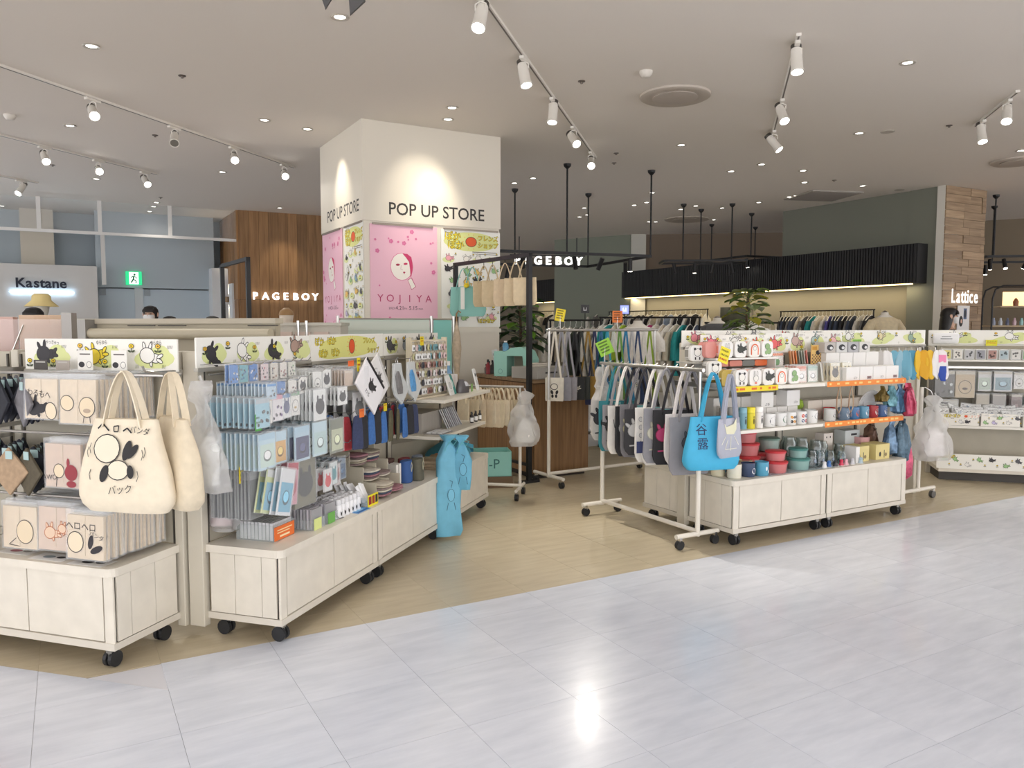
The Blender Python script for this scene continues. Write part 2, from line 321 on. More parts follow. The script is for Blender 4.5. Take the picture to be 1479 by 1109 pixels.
# poster boards project slightly below the white upper casing
struct(Mb().box(-.012, 1.542, -.012, 1.432, 2.475, ZC - .001).build('upper_casing', KW, col))
tr = Mb()
for z0, z1 in ((1.36, 1.40),): tr.box(-.015, 1.545, -.015, 1.435, z0, z1)
tr.build('picture_rail', M((225, 219, 205), .5), col)
def pop_text(par, o, ud):
    a = Art().text('POP UP STORE', 0, 0, .172, (52, 48, 46), 0, .96, .002); a.build('lettering', par, o, ud)
pop_text(col, (.80, -.0125, 2.60), (1, 0, 0)); pop_text(col, (-.0125, .64, 2.63), (0, -1, 0))
PINK, ROSE = (240, 190, 208), (206, 62, 110)
def yojiya(fr, x, z, w, h, label):
    t = thing('pink_poster', label, 'poster', fr.w(x, -.006, z), fr.rz)
    Mb().box(-w / 2, w / 2, -.003, .003, -h / 2, h / 2).build('sheet', M(PINK, .45), t)
    Mb().box(-w / 2 + .03, w / 2 - .05, -.016, .003, h / 2 - .008, h / 2 + .012).build('hanging_rail', M((150, 140, 128), .4, .6), t)
    a = Art()
    a.oell(-.03, .10, .118, .135, (246, 240, 232), (222, 120, 160), .006)
    a.poly([(-.02, .232), (.03, .232), (.075, .20), (.088, .14), (.088, .07), (.075, .01), (.066, -.01), (.06, .08), (.05, .15), (.02, .19)], ROSE)
    a.poly([(.03, -.03), (.078, -.005), (.125, -.10), (.075, -.135)], (200, 100, 135)).poly([(.037, -.035), (.072, -.014), (.117, -.098), (.077, -.126)], (246, 240, 232))
    a.ell(-.072, .118, .022, .011, (170, 50, 80), .05).ell(.012, .13, .022, .011, (200, 50, 95), .1)
    a.line([(-.035, .115), (-.042, .075), (-.02, .068)], .004, (205, 170, 175)); a.poly([(-.018, .045), (-.004, .052), (.010, .045), (-.004, .028)], (190, 40, 85))
    for i, ch in enumerate('YOJIYA'): a.text(ch, -.262 + i * .105, -.225, .105, (190, 62, 108))
    a.text('2023.', -.14, -.322, .032, (90, 40, 60)).text('4.21', -.055, -.32, .056, (80, 35, 55)).text('Fri - ', .02, -.325, .028, (90, 40, 60)).text('5.15', .092, -.32, .056, (80, 35, 55)).text('mon', .175, -.325, .028, (90, 40, 60))
    for i in range(26):
        r = RND.choice((.009, .012, .022)); u, v = RND.uniform(-w / 2 + .04, w / 2 - .04), RND.choice((RND.uniform(.27, h / 2 - .05), RND.uniform(-h / 2 + .03, -.40), RND.uniform(-.1, .3)))
        if abs(u) < .2 and -.2 < v < .27: continue
        for k in range(5): a.ell(u + r * .6 * math.cos(k * 1.257), v + r * .6 * math.sin(k * 1.257), r * .5, r * .5, (222, 120, 165), 0, 7)
    a.build('print', t, (0, -.0035, 0)); return t
yojiya(FK, .425, 1.93, .73, 1.03, 'large pink poster with a face-mirror emblem beside the dark framed tote rack')
yojiya(FKL, -1.04, 1.95, .73, 1.03, 'pink poster with a mirror emblem on the narrow-looking side of the column')
YEL = (238, 214, 40)
def bubble(a, s, u, v, size, rot=0.):
    a.text(s, u, v, size, (70, 66, 30), rot, 1., size * .055); a.text(s, u, v, size, YEL, rot, 1., size * .012); return a
SEA = [(90, 90, 94), (240, 170, 180), (238, 236, 230), (140, 170, 190), (236, 196, 110), (160, 200, 140), (60, 58, 62), (200, 190, 220), (240, 236, 228)]
def shop_poster(fr, x, z, w, h, label, seed):
    t = thing('illustrated_poster', label, 'poster', fr.w(x, -.006, z), fr.rz)
    Mb().box(-w / 2, w / 2, -.003, .003, -h / 2, h / 2).build('sheet', M((244, 243, 236), .45), t)
    Mb().box(-w / 2 + .03, w / 2 - .03, -.016, .003, h / 2 - .006, h / 2 + .012).build('hanging_rail', M((150, 140, 128), .4, .6), t)
    r = random.Random(seed); a = Art()
    a.ell(0, h / 2 - .12, w * .46, .10, (222, 226, 150), 0, 24)
    bubble(a, 'ぽか', -w * .31, h / 2 - .075, .095); bubble(a, 'ぽか', -w * .26, h / 2 - .165, .095)
    a.oell(-.0, h / 2 - .12, .062, .048, (226, 92, 44), (70, 50, 36), .006)
    for k in range(10): a.line([(.085 * math.cos(k * .628), h / 2 - .12 + .068 * math.sin(k * .628)), (.105 * math.cos(k * .628), h / 2 - .12 + .086 * math.sin(k * .628))], .004, (238, 150, 60))
    bubble(a, 'フレンズ', w * .29, h / 2 - .08, .062); bubble(a, 'ショップ', w * .29, h / 2 - .155, .062)
    for i in range(2): a.line([(w * .02, h / 2 - .225 - i * .02), (w * .44, h / 2 - .225 - i * .02)], .008 - i * .003, (120, 116, 110))
    for j in range(6):
        for i in range(4):
            u, v = -w * .36 + i * w * .24 + r.uniform(-.03, .03), h / 2 - .30 - j * .125 + r.uniform(-.025, .025)
            if r.random() < .5: a.ell(u, v - .02, .07, .03, (226, 232, 170))
            if r.random() < .72: a.bean(u, v, r.uniform(.024, .034), r.choice(SEA), (60, 56, 54), r.uniform(-.8, .8))
            else: a.flower(u, v, .014)
            a.flower(u + w * .12, v + .05, .008)
    bubble(a, 'ぽかぽか', w * .25, -h / 2 + .06, .05)
    a.build('print', t, (0, -.0035, 0)); return t
shop_poster(FK, 1.185, 1.93, .70, 1.02, 'white poster of yellow kana and many small doodles beside the large pink poster', 3)
shop_poster(FKL, -.30, 1.95, .60, 1.02, 'white doodle poster with yellow kana on the narrow-looking side of the column', 4)
# ================================================================== shop back wall with the black slatted valance
GREEN = M((128, 130, 118), .6); GREYG = M((150, 148, 132), .65); BLK = M((42, 42, 44), .5)
wb = struct(Mb().box(-11.2, 0, 0, .15, 0, 2.64).build('wall_back', M((160, 154, 136), .65))); wb.location = FW.w(0, 0); wb.rotation_euler = (0, 0, FW.rz)
Mb().box(-11.2, -.02, -.36, 0, 2.06, 2.64).build('valance', BLK, wb)
sl = Mb()
for i in range(228): sl.box(-11.19 + i * .049, -11.19 + i * .049 + .028, -.378, -.36, 2.065, 2.635)
o_ = sl.build('valance_ribs', BLK, wb); o_['kind'] = 'stuff'
Mb().box(-11.1, -.12, -.34, -.30, 2.045, 2.06).build('led_strip', M((255, 222, 150), .5, emit=5), wb)
for i in range(11):
    l = bpy.data.lights.new('strip_lamp', 'AREA'); l.shape = 'RECTANGLE'; l.size = .95; l.size_y = .05; l.energy = 2.6; l.color = (1, .83, .55)
    ob('strip_lamp', l, wb, (-.6 - i, -.25, 2.04)); 
gw = struct(Mb().box(-2.75, .12, -.10, .18, 2.64, ZC).build('wall_upper', GREEN)); gw.location = FW.w(0, 0); gw.rotation_euler = (0, 0, FW.rz)
ge = struct(Mb().box(0, .45, -.12, .2, 0, ZC).build('wall_end', GREEN)); ge.location = FW.w(-.33, 0); ge.rotation_euler = (0, 0, FW.rz)
tr1 = struct(Mb().box(.12, .24, -.16, .2, 0, ZC).build('trim_1', M((226, 222, 212), .5))); tr1.location = FW.w(0, 0); tr1.rotation_euler = (0, 0, FW.rz)
# ---- wooden column with the Lattice sign, real planks
FLT = Fr(FW.w(.24, -.16), A_)
lc = struct(Mb().box(0.02, .98, .02, .09, 0, ZC).build('wall_plank_column', M((120, 98, 74), .6))); lc.location = FLT.w(0, 0); lc.rotation_euler = (0, 0, FLT.rz)
LW = [wood_mat('plank_wood_%d' % i, (130 + i * 8, 106 + i * 7, 80 + i * 6), (172 + i * 7, 146 + i * 7, 116 + i * 6), True) for i in range(3)]
rr = random.Random(5); z = .0; pm = {}
while z < ZC - .01:
    h = min(.115, ZC - z); x = 0.
    while x < 1.0:
        L_ = min(rr.choice((.3, .45, .6)), 1.0 - x); t_ = rr.choice((.012, .018, .022))
        if z > 1.0:
            k = (round(L_, 2), round(h, 3), t_, rr.randrange(3))
            if k not in pm: pm[k] = Mb().box(.002, L_ - .002, -t_, .02, .002, h - .002).mesh('plank', LW[k[3]])
            ob('plank', pm[k], lc, (x, .0, z))
        x += L_
    z += h
LIT = M((255, 252, 246), .4, emit=1.3)
# Lattice
t = thing('lit_sign', 'glowing white serif shop sign reading Lattice on the plank column', 'sign', FLT.w(.50, -.05, 1.86), FLT.rz)
xs = [-.29, -.165, -.062, .012, .076, .158, .28]
for ch, x in zip('Lattice', xs):
    m2 = glyph_mesh(ch, .29, .006, LIT, .72, .002); ob('letter', m2, t, (x, 0, .0))
# ---- wooden PAGEBOY column
FP = Fr(P(342, 303, ZC), A_)
pc = struct(Mb().box(0.02, 1.70, .02, 1.7, 0, ZC).build('wall_wood_column', M((96, 68, 40), .6))); pc.location = FP.w(0, 0); pc.rotation_euler = (0, 0, FP.rz)
PW = [wood_mat('oak_%d' % i, (126 + i * 8, 92 + i * 6, 56 + i * 5), (160 + i * 7, 120 + i * 6, 78 + i * 5)) for i in range(3)]
for face in (0, 1):
    for i in range(10):
        for j in range(2):
            me = Mb().box(.002, .168, -.012 + rr.choice((0, .004)), .02, .002, (1.9, 1.551)[j]).mesh('wood_board', PW[rr.randrange(3)])
            z0 = 0 if j == 0 else 1.904
            if face == 0: ob('wood_board', me, pc, (.02 + i * .17, 0, z0))
            else: ob('wood_board', me, pc, (0.0, .02 + i * .17 + .168, z0), R(-90))
def letters(txt, fr, x, y, z, size, sp, label):
    t = thing('lit_sign', label, 'sign', fr.w(x, y, z), fr.rz)
    for i, ch in enumerate(txt): ob('letter', glyph_mesh(ch, size, .04, M((255, 254, 250), .4, emit=1.6), 1., .004), t, ((i - (len(txt) - 1) / 2) * sp, 0, 0))
    return t
letters('PAGEBOY', FP, .80, -.06, 1.96, .175, .178, 'white lit letters reading PAGEBOY on the wooden board column')
# wall lamp on its narrow side
t = thing('wall_lamp', 'small up-and-down wall lamp on the shaded side of the wooden board column', 'lamp', FP.w(-.07, .75, 1.92), FP.rz)
Mb().lathe([(.05, -.05), (.055, -.045), (.055, .045), (.05, .05)], 16).build('shade', M((120, 100, 76), .4, .5), t)
Mb().box(.03, .08, -.02, .02, -.02, .02).build('bracket', BLACKM, t)
for s_ in (1, -1):
    l = bpy.data.lights.new('wall_lamp_bulb', 'SPOT'); l.energy = 14; l.spot_size = R(70); l.spot_blend = 1; l.color = (1, .82, .55); l.shadow_soft_size = .03
    lo = ob('bulb', l, t, (0, 0, .06 * s_)); lo.rotation_euler = (R(180) if s_ > 0 else 0, 0, 0)
# ================================================================== Kastane end of the hall
FKS = Fr((at(198, 470, 14.2).x, 14.2), A_)   # wall plane through the doors
KWALL = M((206, 204, 200), .6); BLUEW = M((176, 188, 196), .55)
ws = struct(Mb().box(-9, -.62, -.35, -.2, 0, 2.46).build('wall_left', KWALL)); ws.location = FKS.w(0, 0); ws.rotation_euler = (0, 0, FKS.rz)
w2 = struct(Mb().box(-9, 3.4, .6, .75, 0, ZC).build('wall_left_rear', BLUEW)); w2.location = FKS.w(0, 0); w2.rotation_euler = (0, 0, FKS.rz)
w3 = struct(Mb().box(-.62, 1.35, .0, .12, 2.35, ZC).box(-.62, 1.35, .0, .10, 2.12, 2.35).build('wall_door_header', BLUEW)); w3.location = FKS.w(0, 0); w3.rotation_euler = (0, 0, FKS.rz)
for n_, (x0, x1) in enumerate(((-.60, -.02), (.12, 1.25))):
    d = struct(Mb().box(x0, x1, .05, .10, 0, 2.1).build('door_%d' % (n_ + 1), M((186, 200, 210), .45))); d.location = FKS.w(0, 0); d.rotation_euler = (0, 0, FKS.rz)
    Mb().box(x0 + .02, x0 + .12, .03, .05, 1.98, 2.1).build('door_closer', M((150, 160, 168), .4), d)
    Mb().cyl(((x1 - .06) if n_ == 0 else (x0 + .06), .02, .9), ((x1 - .06) if n_ == 0 else (x0 + .06), .02, 1.2), .012).build('door_handle', STEEL, d)
w4 = struct(Mb().box(-.02, .12, .03, .12, 0, 2.12).build('trim_2', M((200, 206, 210), .5))); w4.location = FKS.w(0, 0); w4.rotation_euler = (0, 0, FKS.rz)
w5 = struct(Mb().box(1.25, 1.75, -.35, .1, 0, 2.5).box(1.5, 3.2, -.9, -.5, 0, 2.2).build('wall_left_return', M((216, 220, 224), .6))); w5.location = FKS.w(0, 0); w5.rotation_euler = (0, 0, FKS.rz)
w6 = struct(Mb().box(-3.4, -2.9, .3, .6, 2.0, ZC).box(-1.75, -1.25, .3, .6, 2.0, ZC).build('wall_pier', M((214, 206, 190), .6))); w6.location = FKS.w(0, 0); w6.rotation_euler = (0, 0, FKS.rz)
# exit sign
ex = thing('exit_sign', 'green and white running-man emergency exit sign above the double doors', 'sign', FKS.w(-.03, -.03, 2.29), FKS.rz)
Mb().box(-.13, .13, -.03, .03, -.12, .12).build('case', M((30, 170, 110), .4, emit=1.6), ex)
a = Art().rect(-.075, -.105, .075, .105, M((235, 250, 240), .5, emit=1.8)).ell(.012, .062, .02, .02, (20, 140, 90)).line([(.0, .035), (-.01, -.02), (-.045, -.08)], .026, (20, 140, 90)).line([(-.01, -.02), (.035, -.045), (.03, -.09)], .022, (20, 140, 90)).line([(-.045, .0), (-.02, .035), (.03, .02), (.05, -.005)], .018, (20, 140, 90))
a.build('pictogram', ex, (0, -.031, 0))
# Kastane lettering and its LED bar
ks = thing('lit_sign', 'dark Kastane lettering above a glowing LED bar on the pale wall', 'sign', FKS.w(-1.45, -.40, 2.11), FKS.rz)
for i, ch in enumerate('Kastane'): ob('letter', glyph_mesh(ch, .22, .03, M((26, 32, 52), .5), 1., .006), ks, ((-.30, -.175, -.07, .015, .10, .205, .315)[i], 0, .03 if ch != 'K' else .03))
Mb().box(-.45, .47, .0, .03, -.125, -.10).build('led_bar', M((190, 225, 255), .5, emit=9), ks)
l = bpy.data.lights.new('led_glow', 'AREA'); l.shape = 'RECTANGLE'; l.size = 1.1; l.size_y = .05; l.energy = 5; l.color = (.62, .85, 1)
lo = ob('led_lamp', l, ks, (0, -.06, -.11)); lo.rotation_euler = (R(-90), 0, 0)
# white hanging fascia frame in front
FF = Fr((P(143, 290, ZC).x, P(143, 290, ZC).y), A_)
fz = thing('hanging_fascia', 'white metal fascia bar hung from the ceiling on short posts near the doors', 'frame', FF.w(0, 0, ZC), FF.rz)
Mb().box(-4.5, 2.6, -.03, .03, -.545, -.50).build('bar', M((228, 226, 222), .4), fz)
for x in (-2.1, -.85, .0, 1.05, 2.3): Mb().box(x - .03, x + .03, -.03, .03, -.50, 0).build('post', M((226, 224, 220), .4), fz)
Mb().box(.0, .06, -.04, .04, -1.35, -.545).build('drop_post', M((206, 204, 200), .4), fz)
for x0, x1 in ((-4.5, -2.1), (-2.1, -.85), (-.85, .0), (.0, 1.05), (1.05, 2.3)):
    Mb().box(x0 + .03, x1 - .03, -.004, .004, -.50, -.01).build('glass_pane', M((225, 230, 232), .1, alpha=.12), fz)
# ================================================================== far walls
def wallbox(name, p, q, t, z0, z1, mat):
    p, q = Vector(p), Vector(q); d = (q - p); L_ = d.length; o = struct(Mb().box(0, L_, 0, t, z0, z1).build(name, mat)); o.location = (p.x, p.y, 0); o.rotation_euler = (0, 0, math.atan2(d.y, d.x)); return o
wallbox('wall_far', (-4.0, 23.5), (14, 23.5), .2, 0, ZC, M((142, 132, 116), .7))
wallbox('wall_right', (7.3, 16.3), (17, 10.6), .2, 0, ZC, M((138, 124, 104), .7))
wallbox('wall_far_left', (-15, 21), (-4.0, 23.5), .2, 0, ZC, M((190, 190, 188), .7))
o_ = at(917, 400, 17.5); wallbox('wall_green', (1.0, 18.6), (o_.x - .1, 17.5), .2, 0, ZC, M((132, 138, 124), .6))
wallbox('trim_3', (o_.x - .1, 17.45), (o_.x + .22, 17.4), .3, 0, ZC, M((206, 204, 194), .6))
wallbox('wall_brown', (o_.x + .22, 17.5), (9.5, 16.6), .2, 0, ZC, M((128, 112, 96), .7))
# ================================================================== ceiling fittings and lamps
EM = M((255, 250, 240), .5, emit=9.); TRIMW = M((226, 222, 214), .4); HEADW = M((232, 227, 218), .35); VENT = M((150, 142, 134), .6)
dl_ring = Mb().lathe([(.036, -.001), (.058, -.001), (.062, -.006), (.058, -.010), (.044, -.009), (.036, -.003)], 20).mesh('trim_ring', M((205, 198, 188), .35, .3), smooth=True)
dl_disc = Mb().lathe([(.0002, -.0035), (.040, -.0035), (.040, -.0015), (.0002, -.0015)], 20).mesh('lamp_disc', EM)
dl_light = bpy.data.lights.new('downlight', 'SPOT'); dl_light.energy = DOWN_W; dl_light.spot_size = R(104); dl_light.spot_blend = .85; dl_light.color = (1, .945, .87); dl_light.shadow_soft_size = .05
dl_cool = dl_light.copy(); dl_cool.color = (.93, .96, 1); dl_cool.energy = DOWN_W * 1.1; dl_cool.spot_size = R(118)
wash = bpy.data.lights.new('wall_washer', 'SPOT'); wash.energy = 34; wash.spot_size = R(58); wash.spot_blend = 1.; wash.color = (1, .90, .74); wash.shadow_soft_size = .04
AIM = {2: FK.w(.62, 0, 2.70), 3: FK.w(.75, 0, 2.3), 6: FKL.w(-.62, 0, 2.75), 122: FP.w(.85, 0, 2.2)}
def downlight(p, lamp, label, group, key=None):
    t = thing('downlight', label, 'light', (p.x, p.y, ZC), 0, group)
    ob('trim_ring', dl_ring, t); ob('lamp_disc', dl_disc, t)
    if key in AIM:
        l = ob('lamp', wash, t, (0, 0, -.03)); l.rotation_euler = (AIM[key] - Vector((p.x, p.y, ZC - .03))).to_track_quat('-Z', 'Y').to_euler()
    elif lamp: ob('lamp', lamp, t, (0, 0, -.03))
near_dl = [(132, 66), (491, 24), (653, 155), (647, 172), (1311, 90), (382, 173), (444, 186), (101, 181), (984, 209), (1241, 192), (321, 248), (139, 258)]
for i, (x, y) in enumerate(near_dl): downlight(P(x, y, ZC), dl_light if i != 11 else None, 'round recessed downlight in the ceiling before the columns', 'recessed downlights over the pop-up floor', i)
far_dl = [(770, 257), (743, 264), (1056, 247), (1100, 237), (1162, 263), (1246, 268), (1160, 246), (1096, 292), (1140, 284), (1150, 282), (1043, 300), (1005, 297), (983, 302), (934, 292), (916, 296), (942, 278), (947, 320), (937, 320), (1031, 317), (844, 300), (837, 313), (848, 310), (404, 300),
          (67, 317), (68, 324), (69, 331), (69.5, 338), (226, 292), (222, 298), (216, 305), (212, 309), (207, 325), (205, 329), (171, 350), (204, 352), (3, 297), (3, 306), (1475, 217)]
for i, (x, y) in enumerate(far_dl):
    p = P(x, max(y, 20), ZC)
    if p.y > 22.5: p = p * (22.5 / p.y)
    downlight(p, dl_light if i % 3 == 0 or i == 22 else None, 'small bright downlight in the far part of the ceiling', 'downlights over the far shops', 100 + i)
for x in (-5, -2.4, .2, 2.8, 5.4):  # unseen downlights added behind and above the camera to light the aisle
    for y in (-3.5, -1.2, 1.1): downlight(Vector((x, y, ZC)), dl_cool, 'recessed downlight added out of view over the white tiled aisle', 'added unseen downlights over the aisle')
for q in ((2.9, 3.3), (5.4, 3.3), (-3.0, 2.2), (.6, 3.0)): downlight(Vector((*q, ZC)), dl_cool, 'recessed downlight added out of view over the white tiled aisle', 'added unseen downlights over the aisle')
# ---- white track with spot heads
sp_l = bpy.data.lights.new('track_spot', 'SPOT'); sp_l.energy = SPOT_W; sp_l.spot_size = R(46); sp_l.spot_blend = .9; sp_l.color = (1, .93, .82); sp_l.shadow_soft_size = .035
def head_meshes():
    clip_ = Mb().box(-.08, .08, -.018, .018, -.046, -.0225).mesh('track_adapter', HEADW, bevel=.003)
    yoke = Mb().tube([(0, -.034, -.10), (0, -.034, -.06), (0, 0, -.045), (0, .034, -.06), (0, .034, -.10)], .005, 6).mesh('yoke', HEADW, smooth=True)
    can = Mb().lathe([(.018, .085), (.036, .08), (.040, .04), (.042, -.075), (.047, -.085), (.047, -.10), (.040, -.10), (.036, -.088)], 18).mesh('can', HEADW, smooth=True)
    fins = Mb()
    for i in range(4): fins.lathe([(.030, .082 + i * .008), (.038, .082 + i * .008), (.038, .086 + i * .008), (.030, .086 + i * .008)], 14)
    lens = Mb().lathe([(.0002, -.099), (.041, -.099), (.041, -.094), (.0002, -.094)], 18).mesh('lens', M((255, 250, 240), .4, emit=16))
    lens_off = Mb().lathe([(.0002, -.099), (.041, -.099), (.041, -.094), (.0002, -.094)], 18).mesh('lens', M((130, 126, 120), .3, .4))
    return clip_, yoke, can, fins.mesh('heat_sink', M((120, 116, 110), .4, .7)), lens, lens_off
HM = head_meshes(); LMP = {}
def spot_head(p, rz, target, label, group, on=True, mats=None):
    t = thing('track_spotlight', label, 'spotlight', p, rz, group)
    ob('track_adapter', HM[0], t); ob('yoke', HM[1], t)
    pivot = Vector((0, 0, -.135)); wp = Vector(p) + pivot; d = Vector(target) - wp
    q = d.to_track_quat('-Z', 'Y').to_euler()
    can = ob('can', HM[2], t, pivot); can.rotation_euler = (Matrix.Rotation(-rz, 3, 'Z') @ q.to_matrix()).to_euler()
    ob('heat_sink', HM[3], can); ob('lens', HM[4] if on else HM[5], can)
    if on:
        if on not in LMP: LMP[on] = sp_l.copy(); LMP[on].energy = SPOT_W * on
        l = ob('lamp', LMP[on], t, pivot); l.rotation_euler = can.rotation_euler; l.location = pivot + (can.rotation_euler.to_matrix() @ Vector((0, 0, -.125)))
def track(x0, y0, x1, y1, heads, name):
    a, b = P(x0, y0, ZC - .012), P(x1, y1, ZC - .012); d = b - a; rz = math.atan2(d.y, d.x); L_ = d.length
    t = thing('light_track', 'white ceiling light track ' + name, 'light track', (a.x, a.y, ZC), rz)
    Mb().box(0, L_, -.017, .017, -.02, 0).build('rail', HEADW, t); Mb().box(.01, L_ - .01, -.006, .006, -.0215, -.0195).build('slot', M((120, 112, 106), .6), t)
    for hx, hy, tg, on in heads:
        q = P(hx, hy, ZC - .02); s = max(.06, min(L_ - .06, (q - a).dot(d.normalized()))); w = a + d.normalized() * s
        spot_head((w.x, w.y, ZC), rz, tg, 'white cylindrical spotlight clipped to the track ' + name, 'spotlights ' + name, on)
track(-60, 74, 425, 242, [(128, 143, FL2.w(.02, .1, .3), 2.2), (252, 183, (-2.4, 5.5, 1), 0), (337, 213, FL2.w(.5, .1, .45), 2.0), (411, 238, FL2.w(1.2, .1, .5), 1)], 'running over the folded tote display')
track(-60, 180, 228, 252, [(65, 212, (-3.2, 6.5, .8), 1), (148, 231, (-1.8, 4.5, 1), 1), (214, 248, (-2.6, 8, 1), 1)], 'running towards the wooden board column')
track(-60, 243, 55, 264, [(33, 260, (-7, 9, 1), 1)], 'ending short by the hanging fascia')
track(690, -12, 860, 228, [(668, -9, (-.6, 3.6, .8), 1), (758, 84, (.72, 5.1, .0), 3.2), (799, 143, (.1, 6.4, .6), 1), (830, 184, (1.9, 5.2, .5), 1), (856, 220, (.7, 5.5, .8), 1)], 'running towards the pop-up column')
track(1154, 50, 1115, 200, [(1154, 62, FC.w(.5, -.2, .7), 1), (1129, 145, FC.w(1.3, -.2, .8), 1), (1118, 190, FRG.w(.4, 0, .7), 1)], 'over the mug display')
track(1470, 132, 1408, 182, [(1458, 145, FC.w(1.8, -.6, .3), 1), (1416, 175, FRG.w(.6, -.1, .8), 1)], 'above the pouch wall')
# ---- round air diffusers
def diffuser(p, r, label):
    t = thing('air_diffuser', label, 'vent', (p.x, p.y, ZC))
    Mb().lathe([(r * .70, -.003), (r, -.002), (r * .99, -.018), (r * .93, -.028), (r * .72, -.020)], 40).build('outer_ring', M((196, 186, 174), .5), t, smooth=True)
    Mb().lathe([(.001, -.012), (r * .62, -.012), (r * .64, -.030), (r * .50, -.038), (.001, -.030)], 40).build('inner_disc', M((188, 178, 168), .5), t, smooth=True)
    Mb().lathe([(r * .63, -.002), (r * .71, -.002), (r * .71, -.010), (r * .63, -.010)], 40).build('slot', M((90, 82, 76), .7), t)
diffuser(P(975, 137, ZC), .31, 'large round ceiling air diffuser beside the track over the mug display')
diffuser(P(1470, 232, ZC), .30, 'round ceiling air diffuser near the plank column')
diffuser(P(992, 316, ZC), .42, 'distant round air diffuser over the dark hanging light tracks')
vp = thing('ceiling_grille', 'square grey ceiling ventilation grille before the green upper wall', 'vent', P(1188, 282, ZC), R(10))
Mb().box(-.42, .42, -.42, .42, -.02, 0).build('frame', M((170, 164, 156), .5), vp)
for i in range(12): Mb().box(-.38, .38, -.36 + i * .06, -.33 + i * .06, -.026, -.02).build('slat', VENT, vp)
sm = Mb().lathe([(.055, 0), (.055, -.015), (.035, -.045), (.02, -.05)], 18).mesh('smoke_detector', M((220, 214, 204), .4), smooth=True)
for x, y in ((933, 103), (14, 166)): share('smoke_detector', sm, 'small domed smoke detector on the ceiling', 'detector', 'smoke detectors', P(x, y, ZC))
spk = Mb().lathe([(.03, 0), (.03, -.006), (.012, -.008), (.010, -.022)], 12).mesh('sprinkler', M((110, 100, 92), .4, .5))
for x, y in ((263, 109), (224, 195), (76, 238), (840, 117), (890, 221), (887, 235), (1371, 181), (232, 285), (1205, 260)):
    share('sprinkler_head', spk, 'tiny sprinkler head dotted on the ceiling', 'sprinkler', 'ceiling sprinkler heads', P(x, y, ZC))
cap = Mb().lathe([(.07, 0), (.07, -.005), (.06, -.008), (.001, -.008)], 20).mesh('blank_cap', M((190, 182, 172), .5))
for x, y in ((1282, 190), (1299, 274)): share('blanking_plate', cap, 'flat round blanking plate on the ceiling', 'ceiling plate', 'blanking plates', P(x, y, ZC))
# ---- dark hanging sign whose lower points reach into the picture
hs = thing('hanging_sign', 'dark grey sign with pointed lower edges hung high from the ceiling', 'sign', at(498, 0, 3.6), R(8))
Mb().prism([(-.10, .45), (-.10, .0), (-.085, -.045), (-.045, .02), (-.045, .45)], -.01, .01).build('pointed_panel', M((78, 76, 76), .5), hs)
Mb().prism([(.018, .45), (.018, .0), (.022, -.065), (.09, .0), (.09, .45)], -.01, .01).build('pointed_panel', M((78, 76, 76), .5), hs)
Mb().box(-.13, .12, -.015, .015, .44, ZC - at(498, 0, 3.6).z).build('hanger_plate', M((90, 88, 88), .5), hs)
# ---- black hanging light grids
def grid(p, L_, Wd, rz, z, label, heads, drops):
    t = thing('hanging_light_grid', label, 'light track', (p.x, p.y, ZC), rz); dz = z - ZC
    for y in (0, Wd): Mb().box(0, L_, y - .02, y + .02, dz, dz + .035).build('rail', BLACKM, t)
    for x in (0, L_): Mb().box(x - .02, x + .02, 0, Wd, dz, dz + .035).build('cross_rail', BLACKM, t)
    for x, y in drops:
        Mb().cyl((x, y, dz), (x, y, 0), .012, 8).build('drop_rod', BLACKM, t); Mb().lathe([(.05, 0), (.045, -.03), (.015, -.06)], 12, (x, y, 0)).build('canopy', BLACKM, t)
    for i, (x, y, on, tl) in enumerate(heads):
        c = Mb().cyl((0, 0, 0), (0, 0, -.16), .03, 12).build('spot_can', BLACKM, t); c.location = (x, y, dz - .03); c.rotation_euler = (R(tl), R(12 * (i % 3 - 1)), 0)
        if on: Mb().lathe([(.0002, -.163), (.028, -.163), (.028, -.158), (.0002, -.158)], 12).build('lens', M((255, 248, 235), .4, emit=14), c)
g0 = at(735, 372, 10.2); g1 = at(900, 368, 10.2)
grid(Vector((g0.x - .3, 9.6)), 2.3, 1.9, R(20), at(800, 370, 10.2).z, 'black hanging light grid above the dark framed tote rack', [(.5, 0, 0, 20), (1.2, 0, 0, -20), (1.6, 0, 0, 25), (2.2, .5, 0, 20), (2.0, 0, 1, 0), (1.0, 1.9, 0, 0), (.3, 1.9, 0, 20)], [(0, 0), (1.1, 0), (2.3, 0), (0, 1.9), (1.1, 1.9), (2.3, 1.9)])
g0 = at(960, 378, 13.2)
grid(Vector((g0.x, 13.2)), 1.35, .6, R(-3), g0.z, 'black hanging light track bar over the far clothes rails', [(.15, 0, 0, 0), (.5, 0, 1, 0), (.8, 0, 0, 0), (1.1, 0, 0, 0), (1.2, .6, 0, 0)], [(.3, 0), (1.1, 0), (.7, .6)])
g0 = at(1078, 371, 14.2)
grid(Vector((g0.x, 14.2)), 2.6, 1.5, R(24), g0.z, 'black hanging light grid rising behind the black valance', [(.0, 0, 1, 0), (.3, 0, 1, 0), (.6, 0, 1, 10), (1.4, 0, 1, 0), (1.7, 0, 1, 0), (2.3, 0, 1, 0), (.9, 1.5, 0, 0), (1.9, 1.5, 0, 0)], [(.1, 0), (1.3, 0), (2.5, 0), (.4, 1.5), (1.5, 1.5), (2.3, 1.5)])
g0 = at(1425, 372, 12.3)
